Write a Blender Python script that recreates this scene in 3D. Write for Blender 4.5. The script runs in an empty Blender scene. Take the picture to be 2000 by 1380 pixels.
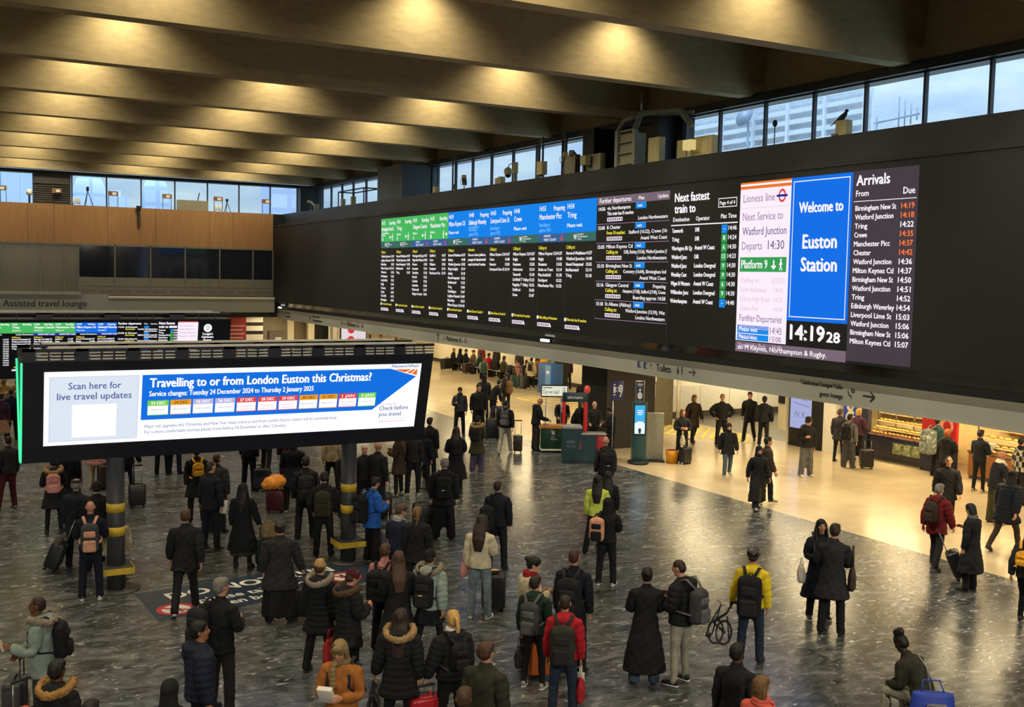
import bpy, bmesh, math, random
import numpy as np
from mathutils import Vector, Matrix

random.seed(7)
RNG = np.random.default_rng(7)
SC = bpy.context.scene
COL = SC.collection
PI = math.pi

# ------------------------------------------------------------------ camera
CAM_H = 5.8                     # eye height: a first-floor balcony looking down on the hall
FPX = 2087.7                    # focal length for a frame 2000 px wide
YAW, PITCH, ROLL = 0.500498, -0.0721362, 0.0198878
_f = Vector((math.sin(YAW) * math.cos(PITCH), math.cos(YAW) * math.cos(PITCH), math.sin(PITCH)))
_r0 = Vector((math.cos(YAW), -math.sin(YAW), 0))
_u0 = _r0.cross(_f)
_r = _r0 * math.cos(ROLL) + _u0 * math.sin(ROLL)
_u = -_r0 * math.sin(ROLL) + _u0 * math.cos(ROLL)
cam_d = bpy.data.cameras.new('camera')
cam_d.sensor_fit = 'HORIZONTAL'
cam_d.sensor_width = 36.0
cam_d.lens = FPX / 2000 * 36.0
cam_d.clip_end = 600
cam = bpy.data.objects.new('camera', cam_d)
COL.objects.link(cam)
_m = Matrix((_r, _u, -_f)).transposed().to_4x4()
_m.translation = Vector((0, 0, CAM_H))
cam.matrix_world = _m
SC.camera = cam

# ------------------------------------------------------------------ colour management and sky
SC.view_settings.view_transform = 'Standard'
SC.view_settings.look = 'None'
SC.view_settings.exposure = 0.0
SC.view_settings.gamma = 1.0
SC.view_settings.use_curve_mapping = False
SC.cycles.use_denoising = True
SC.cycles.max_bounces = 6
SC.cycles.diffuse_bounces = 3
SC.cycles.glossy_bounces = 3
SC.cycles.transparent_max_bounces = 12
SC.cycles.sample_clamp_indirect = 4.0
SC.cycles.caustics_reflective = False
SC.cycles.caustics_refractive = False

w = bpy.data.worlds.new('overcast_sky')
SC.world = w
w.use_nodes = True
nt = w.node_tree
bg = nt.nodes['Background']
tc = nt.nodes.new('ShaderNodeTexCoord')
mp = nt.nodes.new('ShaderNodeMapping')
mp.inputs['Scale'].default_value = (5, 5, 14)
nz = nt.nodes.new('ShaderNodeTexNoise')
nz.inputs['Scale'].default_value = 1.6
nz.inputs['Detail'].default_value = 5
nz.inputs['Roughness'].default_value = 0.55
rp = nt.nodes.new('ShaderNodeValToRGB')
rp.color_ramp.elements[0].position = 0.38
rp.color_ramp.elements[0].color = (0.40, 0.62, 0.92, 1)
rp.color_ramp.elements[1].position = 0.66
rp.color_ramp.elements[1].color = (0.66, 0.88, 1.0, 1)
nt.links.new(tc.outputs['Generated'], mp.inputs['Vector'])
nt.links.new(mp.outputs['Vector'], nz.inputs['Vector'])
nt.links.new(nz.outputs['Fac'], rp.inputs['Fac'])
nt.links.new(rp.outputs['Color'], bg.inputs['Color'])
sp = nt.nodes.new('ShaderNodeSeparateXYZ')          # overcast sky: brighter towards the zenith
ma = nt.nodes.new('ShaderNodeMath'); ma.operation = 'MULTIPLY_ADD'
ma.inputs[1].default_value = 2.6; ma.inputs[2].default_value = 0.74; ma.use_clamp = False
mx0 = nt.nodes.new('ShaderNodeMath'); mx0.operation = 'MAXIMUM'; mx0.inputs[1].default_value = 0.0
nt.links.new(tc.outputs['Generated'], sp.inputs['Vector'])
nt.links.new(sp.outputs['Z'], mx0.inputs[0])
nt.links.new(mx0.outputs['Value'], ma.inputs[0])
nt.links.new(ma.outputs['Value'], bg.inputs['Strength'])

# ------------------------------------------------------------------ lamps of the hall, and fill lamps added to them
HALL_SPOT = 690.0               # one downlight in each coffer bay, W
WARM = (1.0, 0.83, 0.52)
BEAM_Y = [7.5 + 5.86 * i for i in range(-1, 11)]     # near faces of the concrete beams
LAMP_X = [-19.3, -13.3, -7.3, -1.4, 4.5, 10.7, 16.6]
_dead = {(5, 5)}                # one lamp is out
for bi, by in enumerate(BEAM_Y):
    for li, lx in enumerate(LAMP_X):
        if (bi, li) in _dead:
            continue
        d = bpy.data.lights.new('coffer_downlight', 'SPOT')
        d.energy = HALL_SPOT
        d.color = WARM
        d.spot_size = math.radians(128)
        d.spot_blend = 0.95
        d.shadow_soft_size = 0.22
        o = bpy.data.objects.new('coffer_downlight', d)
        o.location = (lx + 0.15 * math.sin(bi * 2.1 + li), by - 1.05, 13.25)
        o.rotation_euler = (math.radians(4), 0, 0)
        COL.objects.link(o)

def fill_spot(loc, target, energy, size, color):
    d = bpy.data.lights.new('added_fill_spot', 'SPOT')
    d.energy = energy; d.color = color; d.spot_size = math.radians(size); d.spot_blend = 0.7; d.shadow_soft_size = 0.15
    o = bpy.data.objects.new('added_fill_spot', d)
    o.location = loc
    o.rotation_euler = (Vector(target) - Vector(loc)).to_track_quat('-Z', 'Y').to_euler()
    COL.objects.link(o)
# fill spots added in the coffers to brighten the board wall and back wall
WASH = (1.0, 0.91, 0.70)
for i, by in enumerate(BEAM_Y[1:-1]):
    fill_spot((8.0, by - 2.9, 13.0), (19.3, by - 2.9, 4.0), 2450, 62, WASH)
for lx in (-18, -12, -6, 0, 6, 12, 17.5):
    fill_spot((lx, 62.6, 12.9), (lx, 66.0, 6.0), 660, 100, WASH)
# fill spots added behind the balcony to light the backs of the crowd
for lx in (-14, -6, 2, 10, 17):
    fill_spot((lx, -6.5, 9.6), (lx + 3, 15, 0.5), 3300, 58, (1.0, 0.94, 0.82))
LOW_WARM = (1.0, 0.79, 0.45)
def area(loc, sx, sy, energy, color, rot=(0, 0, 0), name='ceiling_lamp'):
    d = bpy.data.lights.new(name, 'AREA')
    d.shape = 'RECTANGLE'
    d.size, d.size_y = sx, sy
    d.energy = energy
    d.color = color
    o = bpy.data.objects.new(name, d)
    o.location = loc
    o.rotation_euler = rot
    COL.objects.link(o)
    return o
# recessed troughs in the low ceiling over the side aisle and the shops (their housings are built below)
LOW_LAMPS = [(x, y) for x in (21.2, 25.0) for y in (11, 16, 21, 26, 32, 38, 44, 50, 56, 62)] + \
            [(31.0, y) for y in (31, 34, 40, 46, 52, 58, 64)]
for lx, ly in LOW_LAMPS:
    area((lx, ly, 2.955), 0.28, 2.4, 112, LOW_WARM)
# unseen fill lamps added to brighten the platform and corridor walls
for wy in (40, 44, 48, 52, 56, 60, 64):
    area((28.9, wy, 2.9), 2.6, 0.3, 70, LOW_WARM, (0, math.radians(-50), math.radians(0)), 'added_wall_fill')
for wx in (28.5, 31, 33.5, 36):
    area((wx, 34.6, 2.9), 1.8, 0.3, 34, (1.0, .88, .66), (math.radians(50), 0, 0), 'added_wall_fill')
for lx in (4, 10, 16, 19.5, 23, 26.5):  # no housings; the right-hand ones are added to brighten the dark far end
    area((lx, 69.0 if lx < 18 else 67.3, 2.95), 2.4, 0.3, 60, LOW_WARM)
for ly, en in ((24.2, 170), (19.6, 150)):
    area((27.75, ly, 2.62), 0.25, 3.2, en, (1.0, 0.74, 0.36), name='counter_lamp')
# ------------------------------------------------------------------ helpers
def ray(px, py):
    return _f + _r * ((px - 1000) / FPX) - _u * ((py - 690) / FPX)
def on_z(px, py, z=0.0):
    d = ray(px, py); t = (z - CAM_H) / d.z
    return Vector((d.x * t, d.y * t, z))
def on_x(px, py, X):
    d = ray(px, py); t = X / d.x
    return Vector((X, d.y * t, CAM_H + d.z * t))
def on_y(px, py, Y):
    d = ray(px, py); t = Y / d.y
    return Vector((d.x * t, Y, CAM_H + d.z * t))

def lin(c):
    c = [v / 255 for v in c]
    return tuple((v / 12.92 if v <= 0.04045 else ((v + 0.055) / 1.055) ** 2.4) for v in c)

MATS = {}
def mat(name, rgb, rough=0.6, metal=0.0, var=0.12, scale=6.0, emit=0.0, spec=0.5, bump=0.0, alpha=1.0, stretch=None):
    """rgb linear. var = amount of procedural tone variation."""
    if name in MATS:
        return MATS[name]
    m = bpy.data.materials.new(name)
    m.use_nodes = True
    t = m.node_tree
    b = t.nodes['Principled BSDF']
    b.inputs['Roughness'].default_value = rough
    b.inputs['Metallic'].default_value = metal
    b.inputs['Specular IOR Level'].default_value = spec
    b.inputs['Base Color'].default_value = (*rgb, 1)
    if var > 0 or bump > 0:
        co = t.nodes.new('ShaderNodeTexCoord')
        n = t.nodes.new('ShaderNodeTexNoise')
        n.inputs['Scale'].default_value = scale
        n.inputs['Detail'].default_value = 4
        src = co.outputs['Object']
        if stretch:
            mpn = t.nodes.new('ShaderNodeMapping')
            mpn.inputs['Scale'].default_value = stretch
            t.links.new(src, mpn.inputs['Vector'])
            src = mpn.outputs['Vector']
        t.links.new(src, n.inputs['Vector'])
        if var > 0:
            r = t.nodes.new('ShaderNodeValToRGB')
            r.color_ramp.elements[0].position = 0.3
            r.color_ramp.elements[1].position = 0.7
            r.color_ramp.elements[0].color = (*[max(0, c * (1 - var)) for c in rgb], 1)
            r.color_ramp.elements[1].color = (*[min(1, c * (1 + var)) for c in rgb], 1)
            t.links.new(n.outputs['Fac'], r.inputs['Fac'])
            t.links.new(r.outputs['Color'], b.inputs['Base Color'])
            if emit:
                t.links.new(r.outputs['Color'], b.inputs['Emission Color'])
        if bump > 0:
            bp = t.nodes.new('ShaderNodeBump')
            bp.inputs['Strength'].default_value = bump
            bp.inputs['Distance'].default_value = 0.02
            t.links.new(n.outputs['Fac'], bp.inputs['Height'])
            t.links.new(bp.outputs['Normal'], b.inputs['Normal'])
    if emit:
        b.inputs['Emission Color'].default_value = (*rgb, 1)
        b.inputs['Emission Strength'].default_value = emit
    if alpha < 1:
        b.inputs['Alpha'].default_value = alpha
    MATS[name] = m
    return m

def emis(name, srgb, k=1.0):
    """self-lit screen colour, given as it shows on the screen (sRGB 0-255)."""
    if name in MATS:
        return MATS[name]
    m = bpy.data.materials.new(name)
    m.use_nodes = True
    t = m.node_tree
    t.nodes.clear()
    e = t.nodes.new('ShaderNodeEmission')
    o = t.nodes.new('ShaderNodeOutputMaterial')
    e.inputs['Color'].default_value = (*lin(srgb), 1)
    e.inputs['Strength'].default_value = k
    t.links.new(e.outputs['Emission'], o.inputs['Surface'])
    MATS[name] = m
    return m

def cloth(srgb, name=None):
    if not isinstance(srgb, tuple): return srgb
    n = name or 'cloth_%02x%02x%02x' % tuple(srgb)
    return mat(n, lin(srgb), rough=0.82, var=0.22, scale=9, spec=0.25, bump=0.12)

class MB:
    """collects simple solids and links them as ONE mesh object."""
    def __init__(s):
        s.v = []; s.f = []; s.mi = []; s.smooth = []
    def add(s, vs, fs, mi=0, smooth=False):
        o = len(s.v)
        s.v += [tuple(p) for p in vs]
        s.f += [tuple(i + o for i in f) for f in fs]
        s.mi += [mi] * len(fs)
        s.smooth += [smooth] * len(fs)
        return s
    def box(s, a, b, mi=0):
        x0, y0, z0 = a; x1, y1, z1 = b
        if x0 > x1: x0, x1 = x1, x0
        if y0 > y1: y0, y1 = y1, y0
        if z0 > z1: z0, z1 = z1, z0
        vs = [(x0, y0, z0), (x1, y0, z0), (x1, y1, z0), (x0, y1, z0), (x0, y0, z1), (x1, y0, z1), (x1, y1, z1), (x0, y1, z1)]
        fs = [(0, 3, 2, 1), (4, 5, 6, 7), (0, 1, 5, 4), (1, 2, 6, 5), (2, 3, 7, 6), (3, 0, 4, 7)]
        return s.add(vs, fs, mi)
    def rbox(s, a, b, r=0.02, mi=0, seg=2):
        """box with rounded edges."""
        bm = bmesh.new()
        bmesh.ops.create_cube(bm, size=1)
        c = [(a[i] + b[i]) / 2 for i in range(3)]; d = [abs(b[i] - a[i]) for i in range(3)]
        for v in bm.verts:
            v.co = Vector((c[0] + v.co.x * d[0], c[1] + v.co.y * d[1], c[2] + v.co.z * d[2]))
        r = min(r, min(d) * 0.45)
        bmesh.ops.bevel(bm, geom=bm.edges[:], offset=r, segments=seg, affect='EDGES', profile=0.5)
        bm.verts.index_update()
        s.add([v.co[:] for v in bm.verts], [[v.index for v in f.verts] for f in bm.faces], mi, True)
        bm.free()
        return s
    def loft(s, path, radii, n=10, mi=0, smooth=True, ref=(1, 0, 0), cap=True):
        v, f = loft(path, radii, n, ref, cap)
        return s.add(v, f, mi, smooth)
    def tube(s, path, r, n=8, mi=0, ref=None):
        if ref is None:
            d = Vector(path[-1]) - Vector(path[0])
            ref = (1, 0, 0) if abs(d.x) < 0.7 * d.length else (0, 0, 1)
        rr = r if isinstance(r, (list, tuple)) else [r] * len(path)
        return s.loft(path, [(q, q) for q in rr], n, mi, True, ref)
    def cyl(s, p, q, r, n=16, mi=0, smooth=True):
        return s.tube([p, q], r, n, mi)
    def ell(s, c, r, mi=0, n=14):
        v, f = ellipsoid(c, r, n)
        return s.add(v, f, mi, True)
    def prism(s, pts, ext, mi=0):
        """closed polygon (3D points) extruded by vector ext."""
        n = len(pts); e = Vector(ext)
        vs = [Vector(p) for p in pts] + [Vector(p) + e for p in pts]
        fs = [tuple(range(n))[::-1], tuple(range(n, 2 * n))] + [(i, (i + 1) % n, n + (i + 1) % n, n + i) for i in range(n)]
        return s.add(vs, fs, mi)
    def quad(s, a, b, c, d, mi=0):
        return s.add([a, b, c, d], [(0, 1, 2, 3)], mi)
    def build(s, name, mats, parent=None, loc=None):
        me = bpy.data.meshes.new(name)
        me.from_pydata(s.v, [], s.f)
        if not isinstance(mats, (list, tuple)):
            mats = [mats]
        for m in mats:
            me.materials.append(m)
        me.polygons.foreach_set('material_index', s.mi)
        me.polygons.foreach_set('use_smooth', s.smooth)
        bm = bmesh.new(); bm.from_mesh(me)
        bmesh.ops.recalc_face_normals(bm, faces=bm.faces)
        bm.to_mesh(me); bm.free()
        o = bpy.data.objects.new(name, me)
        COL.objects.link(o)
        if loc is not None:
            o.location = loc
        if parent is not None:
            o.parent = parent
        return o

def loft(path, radii, n=10, ref=(1, 0, 0), cap=True):
    path = [Vector(p) for p in path]
    ref = Vector(ref)
    vs, fs = [], []
    k = len(path)
    for i, p in enumerate(path):
        t = (path[min(i + 1, k - 1)] - path[max(i - 1, 0)])
        t = t.normalized() if t.length > 1e-9 else Vector((0, 0, 1))
        a = (ref - t * ref.dot(t))
        a = a.normalized() if a.length > 1e-6 else t.orthogonal().normalized()
        b = t.cross(a)
        rx, ry = radii[i]
        for j in range(n):
            q = 2 * PI * j / n
            vs.append(p + a * (rx * math.cos(q)) + b * (ry * math.sin(q)))
    for i in range(k - 1):
        for j in range(n):
            fs.append((i * n + j, i * n + (j + 1) % n, (i + 1) * n + (j + 1) % n, (i + 1) * n + j))
    if cap:
        fs.append(tuple(range(n))[::-1])
        fs.append(tuple(range((k - 1) * n, k * n)))
    return vs, fs

def ellipsoid(c, r, n=14):
    vs, fs = [], []
    m = max(6, n // 2)
    for i in range(1, m):
        a = PI * i / m
        for j in range(n):
            b = 2 * PI * j / n
            vs.append(Vector((c[0] + r[0] * math.sin(a) * math.cos(b), c[1] + r[1] * math.sin(a) * math.sin(b), c[2] + r[2] * math.cos(a))))
    top = len(vs); vs.append(Vector((c[0], c[1], c[2] + r[2])))
    bot = len(vs); vs.append(Vector((c[0], c[1], c[2] - r[2])))
    for i in range(m - 2):
        for j in range(n):
            fs.append((i * n + j, (i + 1) * n + j, (i + 1) * n + (j + 1) % n, i * n + (j + 1) % n))
    for j in range(n):
        fs.append((top, j, (j + 1) % n))
        fs.append((bot, (m - 2) * n + (j + 1) % n, (m - 2) * n + j))
    return vs, fs

def tag(o, label, cat, group=None):
    o['label'] = label; o['category'] = cat
    if group: o['group'] = group
    return o
def thing(name, label, cat, loc=(0, 0, 0), rz=0.0, group=None):
    o = bpy.data.objects.new(name, None)
    COL.objects.link(o)
    o.location = loc; o.rotation_euler = (0, 0, rz)
    return tag(o, label, cat, group)
def struct(o):
    o['kind'] = 'structure'
    return o
def copy_tree(o, parent=None):
    c = o.copy(); COL.objects.link(c)
    if parent is not None:
        c.parent = parent
        c.matrix_parent_inverse = o.matrix_parent_inverse.copy()
    for ch in list(o.children):
        copy_tree(ch, c)
    return c

# ------------------------------------------------------------------ lettering
_TC = {}
def glyphs(s):
    """flat mesh of a string, cap height 1, left edge at x = 0, baseline y = 0."""
    if s in _TC:
        return _TC[s]
    cu = bpy.data.curves.new('lettering', 'FONT')
    cu.body = s
    cu.size = 1.0
    cu.resolution_u = 2
    ob = bpy.data.objects.new('lettering', cu)
    me = ob.to_mesh()
    v = np.zeros(len(me.vertices) * 3, np.float32)
    me.vertices.foreach_get('co', v)
    v = v.reshape(-1, 3)[:, :2]
    f = [tuple(p.vertices) for p in me.polygons]
    ob.to_mesh_clear()
    bpy.data.objects.remove(ob); bpy.data.curves.remove(cu)
    if len(v):
        v = v.copy()
        v[:, 0] -= v[:, 0].min()
        v /= 0.70
    _TC[s] = (v, f)
    return _TC[s]

class Panel:
    """flat artwork on a plane: fn(u, v, lift) -> point. Collects areas and lettering by colour."""
    def __init__(s, fn):
        s.fn = fn; s.by = {}
    def _mb(s, c):
        if c not in s.by: s.by[c] = MB()
        return s.by[c]
    def rect(s, c, u0, v0, u1, v1, lift=0.004):
        f = s.fn
        big = abs((u1 - u0) * (v1 - v0)) > .08       # a field of its own on the screen
        s._mb((c, len(s.by)) if big else c).quad(f(u0, v0, lift), f(u1, v0, lift), f(u1, v1, lift), f(u0, v1, lift))
    def poly(s, c, pts, lift=0.006):
        s._mb(c).add([s.fn(u, v, lift) for u, v in pts], [tuple(range(len(pts)))])
    def ring(s, c, u, v, r0, r1, lift=0.008, n=24, ku=1.0):
        vs = []
        for i in range(n):
            a = 2 * PI * i / n
            for r in (r0, r1):
                vs.append(s.fn(u + ku * r * math.cos(a), v + r * math.sin(a), lift))
        s._mb(c).add(vs, [(2 * i, 2 * i + 1, (2 * i + 3) % (2 * n), (2 * i + 2) % (2 * n)) for i in range(n)])
    def disc(s, c, u, v, r, lift=0.008, n=20, ku=1.0):
        s.poly(c, [(u + ku * r * math.cos(2 * PI * i / n), v + r * math.sin(2 * PI * i / n)) for i in range(n)], lift)
    def frame(s, c, u0, v0, u1, v1, t, lift=0.007):
        s.rect(c, u0, v0, u1, v0 + t, lift); s.rect(c, u0, v1 - t, u1, v1, lift)
        s.rect(c, u0, v0 + t, u0 + t, v1 - t, lift); s.rect(c, u1 - t, v0 + t, u1, v1 - t, lift)
    def line(s, c, u0, v0, u1, v1, t, lift=0.008):
        d = Vector((u1 - u0, v1 - v0)).normalized(); n = Vector((-d.y, d.x)) * t / 2
        s.poly(c, [(u0 + n.x, v0 + n.y), (u0 - n.x, v0 - n.y), (u1 - n.x, v1 - n.y), (u1 + n.x, v1 + n.y)], lift)
    def text(s, c, st, u, v, h, w=None, align='l', lift=0.010, bold=0.0):
        g, f = glyphs(st)
        if not len(g): return
        W = float(g[:, 0].max())
        k = h
        ku = (w / W) if w else k
        off = {'l': 0, 'c': -W * ku / 2, 'r': -W * ku}[align]
        shifts = ((0, 0),) if not bold else ((0, 0), (bold * h, 0), (0, bold * h * .6))
        for i, (dx, dy) in enumerate(shifts):
            s._mb(c).add([s.fn(u + off + float(x) * ku + dx, v + float(y) * k + dy, lift + i * 0.0006) for x, y in g], f)
    def arrow(s, c, u, v, L, ang, t):
        d = Vector((math.cos(ang), math.sin(ang)))
        tip = Vector((u, v)) + d * L / 2; tail = Vector((u, v)) - d * L / 2
        s.line(c, tail.x, tail.y, tip.x, tip.y, t)
        for k in (2.4, -2.4):
            e = tip + Vector((math.cos(ang + k), math.sin(ang + k))) * L * 0.5
            s.line(c, tip.x, tip.y, e.x, e.y, t, 0.009)
    def man(s, c, u, v, h, flip=1):
        """walking pictogram."""
        s.disc(c, u, v + h * .9, h * .1)
        for a in (((0, .78), (0, .42), .2), ((0, .45), (-.14, 0), .1), ((0, .45), (.15, .0), .1), ((0, .74), (-.2, .45), .08), ((0, .74), (.2, .5), .08)):
            (x0, y0), (x1, y1), t = a
            s.line(c, u + flip * x0 * h, v + y0 * h, u + flip * x1 * h, v + y1 * h, t * h)
    def build(s, mats, parent, names=None):
        out = []
        for c, mb in s.by.items():
            k = c[0] if isinstance(c, tuple) else c
            nm = (names or {}).get(k, 'lettering')
            if isinstance(c, tuple) and nm == 'lettering': nm = 'screen_panel'
            out.append(mb.build(nm, mats[k], parent))
        return out
# ------------------------------------------------------------------ materials of the building
M = {}
def ramp_mat(name, stops, scale, rough, distort=0.0, detail=6, stretch=(1, 1, 1), bump=0.0, spec=0.5, second=None):
    m = bpy.data.materials.new(name)
    m.use_nodes = True
    t = m.node_tree
    b = t.nodes['Principled BSDF']
    b.inputs['Roughness'].default_value = rough
    b.inputs['Specular IOR Level'].default_value = spec
    co = t.nodes.new('ShaderNodeTexCoord')
    mpn = t.nodes.new('ShaderNodeMapping')
    mpn.inputs['Scale'].default_value = stretch
    n = t.nodes.new('ShaderNodeTexNoise')
    n.inputs['Scale'].default_value = scale
    n.inputs['Detail'].default_value = detail
    n.inputs['Roughness'].default_value = 0.6
    n.inputs['Distortion'].default_value = distort
    r = t.nodes.new('ShaderNodeValToRGB')
    els = r.color_ramp.elements
    while len(els) < len(stops): els.new(0.5)
    for e, (p, c) in zip(els, stops):
        e.position = p; e.color = (*c, 1)
    t.links.new(co.outputs['Object'], mpn.inputs['Vector'])
    t.links.new(mpn.outputs['Vector'], n.inputs['Vector'])
    t.links.new(n.outputs['Fac'], r.inputs['Fac'])
    out = r.outputs['Color']
    if second:                       # light flecks with a shape of their own
        sc, lo, hi, col, dist = second
        n2 = t.nodes.new('ShaderNodeTexNoise')
        n2.inputs['Scale'].default_value = sc
        n2.inputs['Detail'].default_value = 3
        n2.inputs['Distortion'].default_value = dist
        r2 = t.nodes.new('ShaderNodeValToRGB')
        r2.color_ramp.elements[0].position = lo; r2.color_ramp.elements[0].color = (0, 0, 0, 1)
        r2.color_ramp.elements[1].position = hi; r2.color_ramp.elements[1].color = (1, 1, 1, 1)
        mx = t.nodes.new('ShaderNodeMixRGB')
        mx.inputs['Color2'].default_value = (*col, 1)
        t.links.new(mpn.outputs['Vector'], n2.inputs['Vector'])
        t.links.new(n2.outputs['Fac'], r2.inputs['Fac'])
        t.links.new(r2.outputs['Color'], mx.inputs['Fac'])
        t.links.new(out, mx.inputs['Color1'])
        out = mx.outputs['Color']
    t.links.new(out, b.inputs['Base Color'])
    if bump:
        bp = t.nodes.new('ShaderNodeBump')
        bp.inputs['Strength'].default_value = bump
        bp.inputs['Distance'].default_value = 0.01
        t.links.new(n.outputs['Fac'], bp.inputs['Height'])
        t.links.new(bp.outputs['Normal'], b.inputs['Normal'])
    return m
M['marble'] = ramp_mat('dark_marble', [(0.32, (0.018, 0.021, 0.023)), (0.44, (0.054, 0.060, 0.063)), (0.56, (0.103, 0.110, 0.117)), (0.72, (0.24, 0.25, 0.255))],
                       2.3, 0.25, distort=1.3, detail=10, stretch=(0.85, 1.5, 1), bump=0.035, second=(4.4, 0.645, 0.70, (0.44, 0.45, 0.44), 1.8))
M['beige'] = ramp_mat('beige_terrazzo', [(0.3, (0.50, 0.41, 0.27)), (0.7, (0.60, 0.50, 0.34))], 1.2, 0.2, stretch=(1, 1, 1), bump=0.03)
M['concrete'] = ramp_mat('warm_concrete', [(0.3, (0.36, 0.29, 0.165)), (0.7, (0.46, 0.375, 0.215))], 2.4, 0.9, detail=9, stretch=(1, 1, 3), bump=0.25)
M['wood'] = ramp_mat('wood_veneer', [(0.3, (0.30, 0.150, 0.052)), (0.7, (0.40, 0.205, 0.075))], 3.0, 0.5, distort=0.6, stretch=(4, 4, 0.25))
M['black'] = mat('black_panel', (0.011, 0.012, 0.012), 0.5, var=0.1, scale=1.0, spec=0.35)
M['gloss_black'] = mat('gloss_black', (0.012, 0.013, 0.015), 0.12, var=0.1)
M['screen_off'] = mat('screen_black', (0.012, 0.0125, 0.0125), 0.55, var=0.06, scale=0.7, spec=0.3)
M['dark'] = mat('dark_cladding', (0.012, 0.015, 0.017), 0.45, var=0.25, scale=0.6, spec=0.4)
M['slate'] = mat('slate_cladding', (0.06, 0.08, 0.095), 0.5, var=0.15, scale=0.5)
M['frame'] = mat('window_frame', (0.045, 0.045, 0.06), 0.45, var=0.1)
M['fascia'] = mat('fascia_grey', (0.34, 0.34, 0.285), 0.5, var=0.05, scale=0.8)
M['cream'] = mat('cream_wall', (0.80, 0.74, 0.56), 0.45, var=0.06, scale=0.8)
M['white'] = mat('white_paint', (0.72, 0.70, 0.62), 0.4, var=0.05)
M['greywall'] = mat('grey_panel', (0.30, 0.29, 0.26), 0.4, var=0.06, scale=0.8)
M['olive'] = mat('olive_glazing', (0.13, 0.112, 0.058), 0.22, var=0.15, scale=0.3)
M['dglass'] = mat('dark_glazing', (0.010, 0.012, 0.018), 0.06, var=0.2, scale=0.4)
M['steel'] = mat('brushed_steel', (0.45, 0.44, 0.42), 0.32, 0.9, var=0.08)
M['bluemat'] = mat('blue_vinyl', (0.020, 0.038, 0.070), 0.35, var=0.15, scale=2)
M['yellow'] = mat('yellow_paint', (0.62, 0.42, 0.03), 0.5, var=0.12, scale=8)
M['skirt'] = mat('dark_skirting', (0.05, 0.045, 0.04), 0.5, var=0.1)
M['darkfloor'] = ramp_mat('dark_corridor_floor', [(0.3, (0.07, 0.065, 0.05)), (0.7, (0.12, 0.11, 0.085))], 1.5, 0.25, distort=1)
def glass_mat():
    m = bpy.data.materials.new('window_glass')
    m.use_nodes = True
    t = m.node_tree; t.nodes.clear()
    o = t.nodes.new('ShaderNodeOutputMaterial')
    tr = t.nodes.new('ShaderNodeBsdfTransparent'); tr.inputs['Color'].default_value = (0.985, 0.99, 0.99, 1)
    gl = t.nodes.new('ShaderNodeBsdfGlossy'); gl.inputs['Roughness'].default_value = 0.03
    mx = t.nodes.new('ShaderNodeMixShader')
    mx.inputs['Fac'].default_value = 0.03
    t.links.new(tr.outputs['BSDF'], mx.inputs[1]); t.links.new(gl.outputs['BSDF'], mx.inputs[2])
    t.links.new(mx.outputs['Shader'], o.inputs['Surface'])
    return m
M['glass'] = glass_mat()

# ------------------------------------------------------------------ floors
FX = 18.78                                   # where the dark marble stops
struct(MB().box((-24, -8, -0.12), (FX, 66.3, 0)).build('floor', M['marble']))
b = MB().box((FX, -8, -0.12), (27.2, 74, 0)); b.box((27.2, 36.0, -0.12), (42, 74, 0)); b.box((27.2, -8, -0.12), (34, 29.0, 0)); b.box((-24, 66.3, -0.12), (FX, 74, 0))
struct(b.build('floor_aisle', M['beige']))
struct(MB().box((27.2, 29.0, -0.12), (42, 36.0, 0)).build('floor_corridor', M['darkfloor']))
struct(MB().box((-24, -8.3, -0.3), (42.3, 74.3, -0.125)).build('floor_slab', M['greywall']))

# ------------------------------------------------------------------ concrete roof: deep beams across the hall
b = MB()
for by in BEAM_Y:
    pts = [(-24, by, 11.3), (-24, by + 0.50, 11.3), (-24, by + 0.95, 13.6), (-24, by - 0.30, 13.6)]
    b.prism(pts, (46.2, 0, 0))
b.box((-24, -8, 13.5), (22.6, 68.2, 13.8)); b.box((22.1, -8, 11.36), (22.6, 67.5, 13.5))
struct(b.build('ceiling', M['concrete']))
b = MB()
b.box((21.75, -8, 11.12), (22.6, 67.5, 11.36)); b.box((-24, 66.75, 11.12), (21.75, 67.5, 11.30))
struct(b.build('trim_1', M['dark']))

# ------------------------------------------------------------------ long right wall
b = MB()
b.box((19.95, 6, 8.72), (22.3, 66.2, 9.37)); b.box((19.5, 6, 8.80), (19.95, 65.97, 9.37)); b.box((19.42, 6, 8.72), (19.6, 65.97, 8.80))
b.box((19.75, 6, 3.5), (22.3, 66.0, 8.72))
struct(b.build('wall_right', M['dark']))
b = MB().box((19.4, 6, 8.60), (19.75, 65.97, 8.72))
struct(b.build('trim_2', M['black']))
# masonry piers in the clerestory
b = MB()
b.box((21.9, 28.65, 9.3), (22.4, 33.35, 11.15)); b.box((21.2, 29.0, 9.37), (21.9, 29.35, 11.15)); b.box((21.0, 32.6, 9.3), (21.9, 33.35, 11.15))
struct(b.build('column_pier', M['dark']))
struct(MB().box((20.35, 48.75, 9.37), (22.3, 51.95, 11.15)).build('column_grey', M['slate']))
b = MB().box((20.95, 66.25, 9.3), (22.3, 67.4, 11.15)); b.box((20.75, 66.15, 9.3), (20.95, 66.9, 11.15))
struct(b.build('column_corner', M['dark']))
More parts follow.
